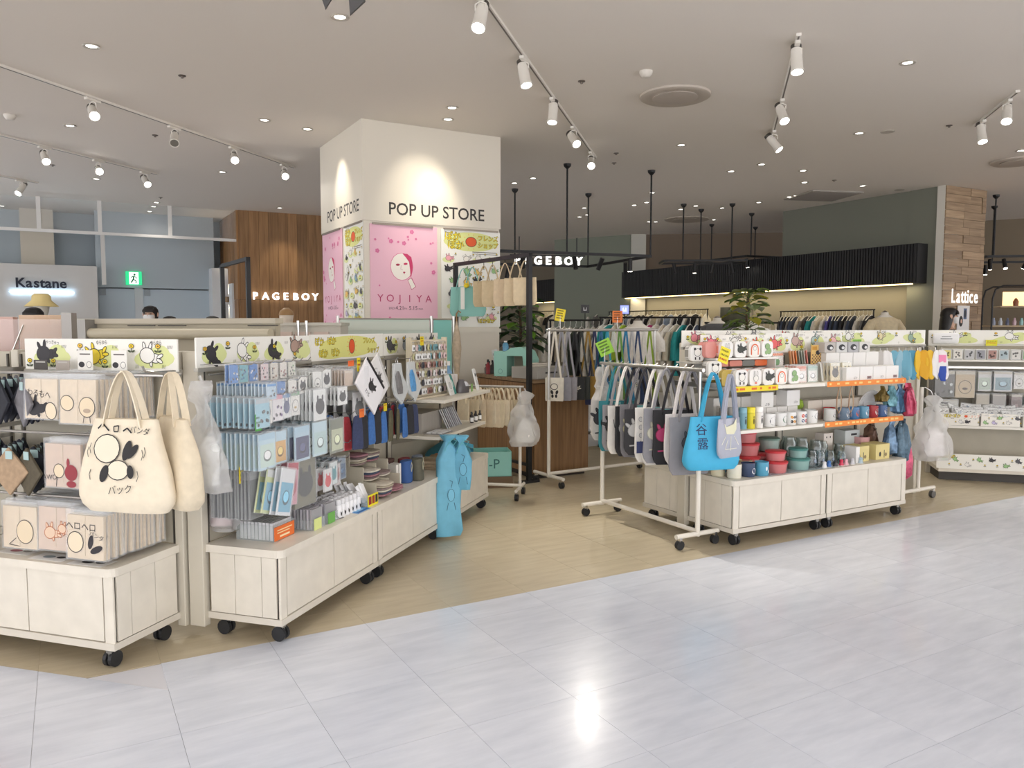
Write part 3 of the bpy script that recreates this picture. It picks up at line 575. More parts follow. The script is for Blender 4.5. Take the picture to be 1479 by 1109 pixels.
grid(Vector((g0.x, 12.3)), 2.4, 1.2, R(-8), g0.z, 'black hanging light grid beyond the plank column', [(.05, 0, 1, 20), (.25, 0, 1, -25), (.6, 0, 1, 30), (1.2, 0, 0, 10), (.5, 1.2, 1, 0), (1.5, 1.2, 1, 20)], [(.1, 0), (1.0, 0), (.6, 1.2), (1.9, 1.2)])
# ---- white PAGEBOY sign hung on the black grid
FPB = Fr((at(792, 377, 10.6).x, 10.6), 78)
t = letters('PAGEBOY', FPB, 0, 0, at(786, 377, 10.6).z, .15, .142, 'white lit letters reading PAGEBOY hung before the green wall')
Mb().box(-.52, .52, .02, .04, .07, .085).box(-.4, -.39, .02, .04, .085, .32).box(.4, .41, .02, .04, .085, .32).build('mount_bar', BLACKM, t)
# ================================================================== display gondolas
def caster(par, x, y, r=.034):
    c = Mb().box(x - .014, x + .014, y - .02, y + .02, r + .01, .09).build('caster', M((150, 148, 144), .35, .8), par)
    Mb().cyl((x - .022, y, r), (x - .006, y, r), r, 14).cyl((x + .006, y, r), (x + .022, y, r), r, 14).cyl((x - .01, y, r), (x + .01, y, r), .012, 8).build('wheel', RUBBER, c)
def rounded(x0, x1, y0, y1, r, corners):   # corners: which of (x0y0, x1y0, x1y1, x0y1) are rounded
    pts = []
    for i, (cx, cy, a) in enumerate(((x0, y0, 180), (x1, y0, 270), (x1, y1, 0), (x0, y1, 90))):
        if not corners[i]: pts.append((cx, cy)); continue
        ox, oy = cx + (r if cx == x0 else -r), cy + (r if cy == y0 else -r)
        pts += [(ox + r * math.cos(R(a + k * 22.5)), oy + r * math.sin(R(a + k * 22.5))) for k in range(5)]
    return pts
HOOKM = Mb().tube([(0, .0, 0), (0, -.03, .002), (0, -.27, .006), (0, -.285, .022)], .0026, 6).mesh('hook', CHROME, smooth=True)
def gondola(fr, x0, w, label, D=.40, H=1.37, ends=(0, 0), base=True, name='display_gondola', back=False, zt=.43):
    t = thing(name, label, 'display stand', fr.w(x0, 0, 0), fr.rz)
    def one(y0, y1, front):        # one base cabinet, front at y0 (or y1 when it looks backwards)
        lo, hi = min(y0, y1), max(y0, y1); f = y0; sg = 1 if y1 > y0 else -1
        Mb().prism(rounded(-.0, w, lo, hi, .035, (ends[0] and sg > 0, ends[1] and sg > 0, ends[1] and sg < 0, ends[0] and sg < 0)), zt - .035, zt, 'z').build('base_top', CREAM, t)
        Mb().box(.015, w - .015, lo + .02, hi - .02, .10, zt - .035).build('carcass', DARKGAP, t)
        Mb().box(.005, w - .005, lo + .006, hi - .002, .085, .115).build('plinth_rail', M((214, 207, 194), .42), t)
        fy = sorted((f + sg * .012, f + sg * .022)); px = .06
        for i in range(2):
            a = px + i * (w - 2 * px) / 2; Mb().box(a + .0025, a + (w - 2 * px) / 2 - .0025, fy[0], fy[1], .118, zt - .038).build('door_panel', CREAM, t, bevel=.001, seg=1)
        for a in (.008, w - .008):
            b = (a, a + px - .012) if a < w / 2 else (a - px + .012, a); Mb().box(b[0], b[1], fy[0] - .002 * sg, fy[1], .11, zt - .036).build('corner_post', CREAM, t, bevel=.002, seg=1)
        for e, xx in ((ends[0], (.006, .016)), (ends[1], (w - .016, w - .006))):
            if not e: continue
            L_ = hi - lo - .05; k = [0, .22, .62, 1.]
            for i in range(3):
                a = lo + .03 + L_ * k[i]; b = lo + .03 + L_ * k[i + 1]
                Mb().box(xx[0], xx[1], a + .0012, b - .0012, .118, zt - .038).build('side_panel', CREAM, t, bevel=.0008, seg=1)
        for x in (.06, w - .06):
            for y in (lo + .05, hi - .06): caster(t, x, y)
    if base: one(0, D, True)
    if back: one(D + .48, D + .07, False)
    for x in (-.0, w):
        if x == 0 or ends[1]: Mb().box(x - .022, x + .022, D - .005, D + .075, .05 if base else 0, H - .06).build('upright', POST, t, bevel=.003, seg=1)
    Mb().box(.024, w - .024, D + .01, D + .045, zt if base else .1, H - .07).build('back_panel', PANEL, t)
    for x in (.032, w - .032): Mb().box(x - .004, x + .004, D - .0, D + .011, zt, H - .08).build('slot_strip', M((92, 88, 82), .5, .4), t)
    t['w'] = w; return t
def hook(g, fr, s, y, z):          # s in the frame of the gondola row
    l = fr.o + fr.x * s + fr.y * y; g0 = Vector((g.location.x, g.location.y)); d = l - g0
    return ob('hook', HOOKM, g, (d.dot(fr.x), d.dot(fr.y), z))
def bar(g, fr, s0, s1, y, z, r=.006, yback=None):
    d = Vector(fr.w(0, 0)) - g.location; k = d.x * fr.x.x + d.y * fr.x.y
    m = Mb().cyl((s0 + k, y, z), (s1 + k, y, z), r, 8)
    m.build('hang_bar', STEEL, g, smooth=True)
    for s in (s0 + .02, s1 - .02):
        if yback: Mb().box(s + k - .004, s + k + .004, y, yback, z - .012, z + .008).build('bar_bracket', STEEL, g)
def header(fr, s0, s1, z0, z1, y, label, draw, bg=(244, 242, 234)):
    t = thing('header_board', label, 'sign board', fr.w((s0 + s1) / 2, y, (z0 + z1) / 2), fr.rz)
    w, h = s1 - s0, z1 - z0
    Mb().box(-w / 2, w / 2, -.004, .004, -h / 2, h / 2).build('board', M(bg, .5), t)
    Mb().box(-w / 2, w / 2, -.012, .012, -h / 2 - .018, -h / 2).build('support_rail', M((180, 176, 166), .4, .4), t)
    a = Art(); draw(a, w, h); a.build('print', t, (0, -.0045, 0)); return t
GR = (222, 228, 160)
DK, WHT = (52, 50, 54), (244, 242, 236)
def doodles(cols, kana=True, seed=0, n_fl=5):
    def d(a, w, h):
        r = random.Random(seed); k = len(cols)
        for i, c in enumerate(cols):
            u = -w / 2 + w * (i + .5) / k + r.uniform(-.02, .02); a.ell(u + .02, -h * .12, w / k * .38, h * .30, GR, r.uniform(-.2, .2)).ell(u + .05, -h * .05, w / k * .2, h * .36, GR, .3)
        for i, c in enumerate(cols):
            u = -w / 2 + w * (i + .5) / k + r.uniform(-.02, .02); a.bean(u - .02, h * r.uniform(-.08, .1), h * .27, c, (44, 40, 42), r.uniform(-.7, .7), .0035)
            for q in range(4): a.line([(u + .09 + q * .008, h * .2), (u + .093 + q * .008, h * .3)], .0018, (90, 90, 84))
            if kana: a.text(r.choice(('きゃっきゃっ', 'ごろごろ', 'ゆらゆら')), u + .03, h * .38, h * .16, (60, 56, 54), r.uniform(-.1, .1), .7)
        for i in range(n_fl):
            u = -w / 2 + w * (i + .1) / n_fl + .01; a.flower(u + r.uniform(0, .03), h * r.choice((-.22, .28, .12)), h * .085, r.choice(((236, 205, 40), (236, 190, 60))))
            for q in range(3): a.line([(u + .04 + q * .007, -h * .42), (u + .043 + q * .007, -h * .30)], .0018, (120, 130, 90))
    return d
def pokapoka(a, w, h):
    a.ell(0, 0, w * .40, h * .44, (230, 228, 140), 0, 24).ell(-.12, -.01, w * .28, h * .36, (230, 228, 140), .1, 20)
    for s, u, v in (('ぽか', -.34, .2), ('ぽか', -.21, .22), ('ぽか', -.30, -.26), ('ぽか', -.17, -.24)): bubble(a, s, u * w / .86, v * h, h * .34)
    for k in range(14): a.line([(.02 + .045 * math.cos(k * .449), .052 * math.sin(k * .449)), (.02 + .062 * math.cos(k * .449), .066 * math.sin(k * .449))], .003, (240, 150, 70))
    a.oell(.02, 0, .034, .042, (228, 92, 48), (60, 48, 40), .004)
    bubble(a, 'フレンズ', .235 * w / .86, .2 * h, h * .27); bubble(a, 'ショップ', .29 * w / .86, -.22 * h, h * .27)
# ---- packets: thin goods in film, origin at the top centre, front towards -y
def packet(w, h, t, col, head=None, mot=None, mcol=DK, film=True, seed=0, hh=.18, mats_extra=None):
    mats = [M(col, .6)]; mb = Mb().box(-w / 2 + .003, w / 2 - .003, -t / 2, t / 2, -h + .002, -.002)
    f = -t / 2 - .0004; r = random.Random(seed)
    def face(pts, c, k):
        mats.append(M(c, .6)); mb.add([(x, f - .00015 * k, z) for x, z in pts], [tuple(range(len(pts)))], len(mats) - 1)
    if head: face([(-w / 2 + .003, -h * hh), (w / 2 - .003, -h * hh), (w / 2 - .003, -.003), (-w / 2 + .003, -.003)], head, 1)
    def el(u, v, ru, rv, c, k, n=12): face([(u + ru * math.cos(2 * math.pi * i / n), v + rv * math.sin(2 * math.pi * i / n)) for i in range(n)], c, k)
    if mot == 'blob': el(0, -h * .55, w * .36, h * .26, mcol, 2); el(-w * .18, -h * .28, w * .07, h * .1, mcol, 3); el(w * .2, -h * .28, w * .07, h * .1, mcol, 4)
    elif mot == 'ring': el(0, -h * .6, w * .34, h * .26, DK, 2); el(0, -h * .6, w * .31, h * .24, col, 3); el(0, -h * .66, w * .14, h * .05, mcol, 4)
    elif mot == 'dots':
        for i in range(8): el(r.uniform(-.35, .35) * w, -h * r.uniform(.3, .9), w * .08, h * .06, r.choice((mcol, DK, (120, 116, 120))), 2 + i, 8)
    elif mot == 'pane': face([(-w * .42, -h * .92), (w * .42, -h * .92), (w * .42, -h * .3), (-w * .42, -h * .3)], mcol, 2); el(0, -h * .62, w * .24, h * .16, tuple(max(0, int(v * .55)) for v in mcol), 3); el(0, -h * .6, w * .19, h * .12, tuple(min(255, int(v * 1.2) + 12) for v in mcol), 4)
    if film:
        mats.append(FILM); mb.box(-w / 2, w / 2, -t / 2 - .0035, t / 2 + .001, -h, .006, len(mats) - 1)
    return mb.mesh('packet', mats)
def stack(fr, name, label, cat, group, s, zt, mes, n, yf, yb, rz=0., jit=.004, seed=0, tilt=0.):
    r = random.Random(seed); mes = mes if isinstance(mes, list) else [mes]
    for i in range(n):
        y = yf + (yb - yf) * i / max(1, n - 1)
        o = share(name, mes[i % len(mes)], label, cat, group, fr.w(s + r.uniform(-jit, jit), y, zt + r.uniform(-.002, .002)))
        o.rotation_euler = (0, tilt + r.uniform(-.02, .02), fr.rz + rz + r.uniform(-.03, .03))
# ------------------------------------------------------------------ L1: folded totes
g1 = gondola(FL1, -.93, .93, 'cream wheeled display stand of folded canvas totes at the floor corner', .40, 1.37, (0, 1))
g1b = gondola(FL1, -1.88, .93, 'cream wheeled display stand continuing beside the dark pouches', .40, 1.37, (1, 0))
header(FL1, -.815, .055, 1.222, 1.365, .36, 'header board with one black, one yellow and one white doodle', doodles([DK, (240, 214, 50), WHT], True, 11, 6))
for z, y in ((1.222, .10), (.965, .10), (.69, .10)): bar(g1, FL1, -.88, .06, y, z, .006, .40)
for z, y in ((1.222, .10), (.90, .10)): bar(g1b, FL1, -1.82, -.95, y, z, .006, .40)
def tote_pack(w, h, draw, col=(226, 206, 176)):
    mb = Mb().box(-w / 2 + .006, w / 2 - .006, -.007, .007, -h + .006, -.012); mb.box(-w / 2, w / 2, -.0095, .0095, -h, .012, 1)
    mb.box(-.0015, .0015, -.0085, -.007, -h + .02, -.012, 2)
    me = mb.mesh('folded_tote', [M(col, .9, var=.05, scale=60), FILM, M((205, 184, 152), .9)])
    return me
def tp_art(o, draw):
    a = Art(); draw(a); a.build('print', o, (0, -.0098, 0))
TP = tote_pack(.20, .20, None); TPS = tote_pack(.185, .185, None); TPP = tote_pack(.20, .20, None, (216, 190, 168))
inkc = (44, 40, 46)
def dA(a): a.text('わるもへ', -.01, -.075, .036, inkc, -.1, .9); a.bean(-.035, -.135, .033, (48, 46, 50), inkc, .2); a.oell(.055, -.145, .028, .035, (230, 214, 186), inkc, .003, .3)
def dB(a): a.oell(-.055, -.11, .034, .03, (228, 210, 180), inkc, .003, -.3); a.oell(.05, -.125, .04, .04, (228, 210, 180), inkc, .003); a.ell(.05, -.14, .02, .009, (180, 160, 140)).line([(.035, -.165), (.03, -.19)], .003, inkc).line([(.065, -.165), (.068, -.19)], .003, inkc)
def dC(a): a.text('AWO!', -.065, -.155, .03, inkc, .05).oell(-.02, -.125, .026, .028, (228, 210, 180), inkc, .003).line([(-.03, -.15), (-.035, -.19)], .003, inkc); a.ell(.045, -.13, .034, .034, (150, 52, 62)).ell(.045, -.178, .026, .014, (150, 52, 62)).ell(.03, -.09, .008, .02, (150, 52, 62))
def dD(a): a.oell(.03, -.12, .045, .05, (226, 208, 178), inkc, .003).line([(-.02, -.15), (-.06, -.18), (.0, -.185)], .003, inkc)
def dE(a): a.bean(-.03, -.12, .028, (224, 196, 170), (180, 104, 66), .1, .003).bean(.035, -.1, .02, (224, 196, 170), (180, 104, 66), -.2, .003).ell(.085, -.18, .02, .02, (206, 92, 48))
def dF(a): a.text('ヘロヘロ', -.02, -.06, .04, inkc, -.03).text('パンダ', .06, -.095, .026, inkc, -.3).oell(-.05, -.125, .04, .042, (232, 216, 188), inkc, .0035).ell(.03, -.12, .013, .03, inkc, -.2).ell(.06, -.15, .034, .014, inkc, .4)
grp = 'folded totes in film on the bars'
def tote_row(s, z, me, draw, n, yf, yb, label, dx=0.):
    for i in range(n):
        y = yf + (yb - yf) * i / max(1, n - 1); r = RND.uniform(-.01, .01)
        o = share('folded_tote', me, label, 'tote bag', label, FL1.w(s + dx * i + r * .5, y, z + RND.uniform(-.004, .002)))
        o.rotation_euler = (R(RND.uniform(-4, 1)), RND.uniform(-.02, .02), FL1.rz + r)
        if i < 2: tp_art(o, draw)
tote_row(-.385, 1.215, TPS, dA, 10, .06, .36, 'folded canvas tote printed with a dark figure, hung on the top bar')
tote_row(-.185, 1.215, TP, dB, 16, .06, .36, 'folded canvas tote printed with two round outlines, hung on the top bar')
tote_row(-.26, .945, TPP, dC, 12, .04, .36, 'folded canvas tote with a dark red printed shape on the middle bar')
tote_row(-.54, .66, TP, dD, 12, .06, .36, 'folded canvas tote with one large outline, on the lowest bar')
tote_row(-.335, .665, TPP, dE, 14, .06, .36, 'folded canvas tote with orange outlines on the lowest bar')
tote_row(-.145, .655, TP, dF, 18, .03, .36, 'folded canvas tote with black kana lettering on the lowest bar')
# small cards standing at the header
for s_, col, z in ((-.66, (70, 64, 60), 1.245), (-.53, (170, 160, 150), 1.245), (-.40, (240, 238, 232), 1.27), (-.21, (240, 238, 232), 1.27)):
    w, h = (.08, .045) if col[0] < 200 else (.085, .09)
    t = thing('price_card', 'grey price card below the header of folded totes' if col[0] < 200 else 'white price card with tiny drawings before the tote header', 'price card', FL1.w(s_, .30, z), FL1.rz, 'price cards over the folded totes')
    Mb().box(-w / 2, w / 2, -.001, .001, -h / 2, h / 2).build('card', M(col, .5), t)
    a = Art(); a.line([(-w * .35, h * .3), (w * .35, h * .3)], .006, (110, 104, 100) if col[0] > 200 else (190, 186, 180))
    if col[0] > 200: a.ell(-.02, -.02, .017, .013, DK).oell(.022, -.02, .013, .013, WHT, DK, .002)
    a.build('print', t, (0, -.0012, 0))
# leaflets lying on the base top
for i, (s_, y_) in enumerate(((-.60, .10), (-.38, .07), (-.16, .06))):
    t = thing('leaflet', 'printed leaflet lying flat on the base under the folded totes', 'leaflet', FL1.w(s_, y_, .4305), FL1.rz, 'leaflets on the tote display base')
    Mb().box(-.09, .09, -.045, .045, 0, .0008).build('sheet', M((246, 244, 240), .4), t)
    a = Art().ell(-.02, 0, .03, .018, ((190, 120, 130), (150, 160, 165), DK)[i]).ell(.04, .005, .022, .014, DK if i else (170, 170, 165)); a.build('print', t, (0, 0, .001), (1, 0, 0), (0, 1, 0))
# dark cloth pouches hung by a corner at the left
sq = .21
def diamond(col): return Mb().prism([(-.0, .0), (sq * .5, -sq * .5), (0, -sq), (-sq * .5, -sq * .5)], -.006, .006).mesh('cloth_pouch', M(col, .9, var=.08, scale=40), bevel=.002, seg=1)
dm = {c: diamond(c) for c in ((44, 46, 54), (120, 118, 122), (54, 58, 70), (176, 150, 122), (92, 84, 68), (66, 70, 66))}
tagm = Mb().box(-.018, .018, -.0015, .0015, -.05, -.015).mesh('price_tag', M((170, 196, 196), .5))
names = {(44, 46, 54): 'black', (120, 118, 122): 'grey', (54, 58, 70): 'navy', (176, 150, 122): 'tan', (92, 84, 68): 'olive brown', (66, 70, 66): 'dark green'}
def cloth_row(lst, z, lab):
    for s_, y_, c in lst:
        o = share('cloth_pouch', dm[c], '%s cloth pouch hung by its corner on the %s bar' % (names[c], lab), 'pouch', 'cloth pouches on the %s bar' % lab, FL1.w(s_, y_, z), FL1.rz + RND.uniform(-.5, .2))
        ob('price_tag', tagm, o, (.01, -.01, 0))
cs = list(dm)
cloth_row([(-.53 - i * .03, .10 + .055 * (i % 5), cs[(0, 2, 0, 0, 5, 0, 2, 0, 1, 0, 4, 0, 2)[i % 13]]) for i in range(34)] + [(-.505, .07, cs[1])], 1.20, 'top')
cloth_row([(-.50, .07, cs[4]), (-.59, .06, cs[3]), (-.56, .16, cs[4])] + [(-.52 - i * .032, .12 + .05 * (i % 5), cs[(0, 5, 0, 2, 4, 0, 5, 0, 2, 0, 4)[i % 11]]) for i in range(32)], .90, 'second')
oc_ = thing('price_card', 'orange price card hanging at the left of the folded totes', 'price card', FL1.w(-.69, .03, .60), FL1.rz); Mb().box(-.05, .05, -.001, .001, -.11, .05).build('card', M((236, 122, 50), .5), oc_)
# ---- big canvas tote bags hanging on the end of the bar
def tote(name, label, loc, rz, w, h, strap, mat, art=None, d=.05, seed=1, flare=1.25, group=None, hookat=(0, 0), sw=.028, amp=.018):
    t = thing(name, label, 'tote bag', loc, rz, group)   # loc = where the straps hang from
    zt, zb = -strap, -strap - h; sec = []
    for k in range(13):
        f = k / 12; ww = w / 2 * (1 + (flare - 1) * math.sin(min(1, f * 1.15) * math.pi / 2)); 
        if f > .88: ww *= 1 - (f - .88) * 1.6
        sec.append((zt + (zb - zt) * f, 0, 0, ww, d * (.35 + .65 * math.sin(min(1, f * 1.2) * math.pi / 2)) * (1 if f < .95 else .7)))
    body = Mb().loft(sec, 36, amp, seed, 3.2, 7).build('body', mat, t, smooth=True)
    for yy in (-1, 1):
        m = Mb()
        pts = []
        for k in range(13):
            f = k / 12 * 2 - 1; x = f * w * .30; z = zt - .03 + (strap + .03) * (1 - abs(f) ** 1.7)
            pts.append((x, yy * d * .36 * abs(f) ** .5, z))
        m.ribbon(pts, (0.25, 1, 0) if False else (.3 * yy, 1, .0), sw, .0022); m.build('strap', mat, t, smooth=True)
    if art:
        a = Art(); art(a, w, h); drape(a.build('print', t, (0, -d * 1.0 - .012, zt - h * .45)), body)
    return t
def hero(a, w, h):
    k = (30, 28, 30)
    a.line([(-.10, .125), (-.08, .145), (-.05, .118)], .006, k).line([(-.03, .135), (-.008, .138), (-.01, .115), (-.028, .115), (-.03, .135)], .0045, k).line([(.012, .118), (.03, .13), (.05, .112)], .006, k)
    a.text('パンダ', .085, .12, .03, k, -.12).text('バック', .015, -.105, .036, k, .1)
    a.oell(-.055, .05, .055, .052, (234, 222, 200), k, .004)
    a.oell(.0, -.03, .045, .035, (234, 222, 200), k, .0035).ell(.035, .045, .017, .04, k, -.3).ell(.06, .042, .014, .034, k, -.7).ell(-.06, -.045, .018, .034, k, -.3).ell(.055, -.035, .015, .026, k, .2)
    for i, (u, v) in enumerate(((-.125, .05), (-.135, .035), (.1, .03), (.11, .04), (-.12, -.05), (.085, -.05))): a.line([(u, v + .02), (u + (-.006 if u < 0 else .006), v), (u, v - .02)], .0025, k)
b1 = tote('canvas_tote', 'large natural canvas tote with a black kana print hanging before the folded totes', FL1.w(.165, -.07, 1.25), FL1.rz + .10, .275, .36, .185, CANVAS, hero, .055, 3, 1.45)
b2 = tote('canvas_tote', 'plain natural canvas tote hanging turned aside behind the kana tote', FL1.w(.275, .06, 1.24), FL1.rz - .45, .27, .355, .18, CANVAS2, None, .06, 8, 1.4)
Mb().tube([(0, .14, -.02), (0, .02, .0), (0, -.05, .01), (0, -.06, .03)], .005).build('hang_hook', STEEL, g1, smooth=True).location = (1.13, .05, 1.235)
Mb().tube([(.98, .10, 1.222), (1.13, .10, 1.222), (1.13, .20, 1.222)], .006).build('hang_bar', STEEL, g1, smooth=True)
# ---- plastic carrier bags
def plastic(label, loc, rz, h, w, d, neck=.28, seed=1, fill=None, lean=0.):
    t = thing('plastic_bag', label, 'plastic bag', loc, rz)
    sec = []
    for k in range(25):
        f = k / 24; z = -h * f
        if f < neck: g = f / neck; ww, dd = .03 + .02 * math.sin(g * 6) + w * .16 * g, .02 + d * .2 * g
        else:
            g = (f - neck) / (1 - neck); q = math.sin(min(1, g * 1.25) * math.pi / 2); ww, dd = w * (.19 + .31 * q), d * (.2 + .3 * q)
        if f > .93: ww *= .9; dd *= .7
        sec.append((z, lean * f, 0, ww, dd))
    Mb().loft(sec, 40, .05, seed, 2.6, 13).build('film', PLAS, t, smooth=True)
    if fill:
        Mb().loft([(-h * .93, lean * .9, 0, w * .30, d * .25), (-h * .80, lean * .8, 0, w * .34, d * .3), (-h * .60, lean * .65, 0, w * .24, d * .22), (-h * .5, lean * .5, 0, w * .08, d * .1)], 20, .03, seed + 4, 2.5, 10).build('contents', M(fill, .6, var=.1, scale=20), t, smooth=True)
    Mb().tube([(0, 0, .02), (.012, 0, -.005), (0, .012, -.02)], .006).build('knot', PLAS, t); return t
plastic('clear plastic bag with white sheets hanging between the two left stands', FL1.w(.32, .17, 1.20), FL1.rz, .46, .17, .09, .2, 5, (232, 234, 232), .03)
plastic('crumpled plastic bag low behind the tote display post', FL1.w(.13, .52, .82), FL1.rz, .34, .16, .10, .1, 9, (214, 190, 190))
# ================================================================== L2: three joined stands of small goods
G2 = [gondola(FL2, 0, .95, 'cream wheeled stand of stickers and clear pouches with white bottles on its base', .40, 1.37, (1, 0)),
      gondola(FL2, .95, .95, 'cream wheeled stand of zip pouches with a stepped tray on its base', .40, 1.37),
      gondola(FL2, 1.90, .95, 'cream wheeled stand with two shelves beside the canvas tote rack', .40, 1.37, (0, 1))]
header(FL2, -.055, .868, 1.238, 1.372, .375, 'header board with two rabbit-eared doodles, a black one and a brown one', doodles([DK, WHT, (60, 58, 62), (178, 150, 136)], False, 21, 5))
header(FL2, .876, 1.765, 1.228, 1.376, .375, 'header board with a red sun and yellow kana lettering', pokapoka)
header(FL2, 1.773, 2.70, 1.228, 1.374, .375, 'header board with small dark doodles behind the key holder rack', doodles([(80, 80, 84), (150, 160, 170), DK, (90, 90, 96)], False, 25, 7))
for z in (1.205, 1.10, .945, .775): bar(G2[0], FL2, .03, .93, .375, z, .005)
for z in (1.205, .945): bar(G2[1], FL2, .98, 1.87, .375, z, .005)
LB, NV, SKY = (150, 196, 224), (58, 70, 110), (120, 160, 200)
def st(s, z, w, h, n, col, head, mot, mcol, label, yf=.14, yb=.36, t=.004, seed=0, tilt=0., film=True, g=0, cat='packet'):
    me = packet(w, h, t, col, head, mot, mcol, film, seed)
    stack(FL2, 'packet', label, cat, label, s, z, me, n, yf, yb, 0, .003, seed, tilt)
    hook(G2[g], FL2, s, .375, z - .004)
# tiny cards under the first header
for i, (s, c, m) in enumerate(((-.03, (84, 140, 206), WHT), (.045, (110, 178, 190), (60, 100, 160)), (.11, (70, 130, 200), WHT), (.20, (232, 214, 214), (190, 90, 100)), (.275, (226, 220, 208), (170, 120, 90)), (.35, (238, 232, 224), (150, 60, 60)), (.42, (228, 226, 214), (90, 150, 90)))):
    st(s, 1.255, .062, .085, 2, c, None, 'dots', m, ('blue', 'teal', 'bright blue', 'pink', 'beige', 'white and red', 'white and green')[i] + ' sample card hung just under the rabbit-eared header', .20, .22, .002, i)
# first row
st(.10, 1.165, .075, .075, 14, (196, 216, 230), (96, 156, 214), 'dots', LB, 'blue-topped sticker packet in a long row on the top hooks', .10, .36)
st(.235, 1.165, .07, .08, 9, (110, 150, 206), None, 'dots', WHT, 'deep blue sticker packet on the top hooks')
st(.33, 1.165, .07, .08, 9, (236, 234, 228), None, 'dots', (160, 120, 110), 'white sticker packet with brown spots on the top hooks')
st(.42, 1.175, .075, .085, 9, (238, 236, 230), None, 'blob', DK, 'white sticker packet with one black shape on the top hooks')
st(.555, 1.195, .085, .10, 12, (240, 240, 236), None, 'ring', (90, 90, 92), 'white sticker card with a round outline on the top hooks')
st(.645, 1.20, .085, .10, 9, (240, 240, 236), None, 'blob', DK, 'white sticker card with black blots near the kana header')
st(.77, 1.19, .09, .085, 16, (206, 182, 160), (224, 210, 196), None, DK, 'brown and beige packet stack under the kana header', .08, .36)
# second row
st(.03, 1.105, .105, .135, 10, (164, 206, 222), (190, 200, 206), 'dots', (60, 70, 76), 'light blue sticker sheet in the second hook row', .10, .36)
st(.115, 1.105, .09, .13, 6, (240, 238, 232), (236, 186, 80), 'blob', DK, 'sticker sheet with a yellow top in the second hook row')
st(.20, 1.105, .09, .125, 6, (242, 238, 240), (232, 150, 170), 'dots', (130, 100, 150), 'sticker sheet with a pink top in the second hook row')
st(.275, 1.105, .07, .12, 6, (236, 236, 234), (110, 150, 190), 'blob', (104, 108, 140), 'sticker sheet with a blue top and purple shapes in the second row')
st(.35, 1.11, .08, .12, 6, (240, 238, 232), (130, 170, 130), 'ring', (206, 180, 130), 'sticker sheet with a green top in the second hook row')
st(.475, 1.11, .115, .155, 14, (238, 240, 238), None, 'blob', DK, 'tall white sticker card with a black silhouette in the second row', .08, .36)
st(.70, 1.105, .095, .095, 14, (240, 240, 238), None, 'blob', (40, 38, 42), 'small white card with a black mark before the zip pouch', .08, .36)
# third row
st(.055, .945, .125, .165, 12, (196, 222, 234), (176, 208, 226), 'pane', (206, 226, 216), 'pale blue boxed pouch with tiny marks in the third hook row', .10, .36, .006)
st(.17, .94, .105, .155, 5, (190, 216, 230), None, 'pane', (226, 180, 110), 'pale blue packet with an orange pouch in the third hook row', .11, .34, .006)
st(.325, .945, .13, .17, 9, (186, 212, 228), (176, 208, 226), 'pane', (62, 66, 110), 'pale blue packet with a navy pouch in the third hook row', .09, .36, .006)
st(.47, .95, .13, .17, 6, (196, 220, 230), None, 'pane', (190, 216, 216), 'pale blue packet with a mint pouch in the third hook row', .08, .36, .006)
st(.60, .95, .13, .175, 6, (120, 124, 104), None, 'pane', (196, 202, 170), 'olive packet with a pale frog-green pouch in the third hook row', .06, .36, .006)
# fourth row
st(.05, .775, .10, .22, 12, (96, 98, 100), (150, 150, 150), None, DK, 'dark film packet hanging in a dense row above the sticker box', .16, .36, .008)
st(.11, .77, .10, .20, 2, (206, 214, 150), (214, 216, 214), 'pane', (120, 180, 206), 'tilted packet with a yellow-green edge in the lowest hook row', .10, .14, .006, 1, .28)
st(.15, .77, .11, .215, 2, (224, 226, 228), None, 'pane', (112, 178, 206), 'tilted clear packet with a blue purse in the lowest hook row', .05, .08, .006, 2, .28)
st(.235, .785, .09, .20, 3, (206, 150, 164), (186, 62, 84), 'blob', (170, 60, 80), 'pink and red packet in the lowest hook row', .08, .18, .006, 3, .12)
st(.36, .79, .19, .24, 3, (112, 108, 84), None, 'blob', (40, 40, 42), 'olive drab eco bag packet with a black shape above the yellow notice', .10, .16, .008, 4)
st(.54, .70, .085, .115, 6, (226, 226, 226), None, 'blob', (216, 64, 74), 'small clear packet with a red charm in the lowest hook row', .08, .3, .006, 5)
st(.63, .72, .075, .12, 6, (214, 222, 224), None, 'blob', (84, 150, 160), 'small clear packet with a teal charm in the lowest hook row', .10, .34, .006, 6)
st(.70, .70, .07, .115, 6, (200, 190, 190), None, 'blob', (150, 70, 70), 'small packet with a brown-red charm in the lowest hook row', .12, .34, .006, 7)
st(.79, .715, .08, .12, 8, (120, 140, 160), None, 'pane', (50, 90, 130), 'small packet with a navy charm beside the stepped tray', .14, .36, .006, 8)
for i in range(7): hook(G2[0], FL2, .48 + i * .065, .375, .79)
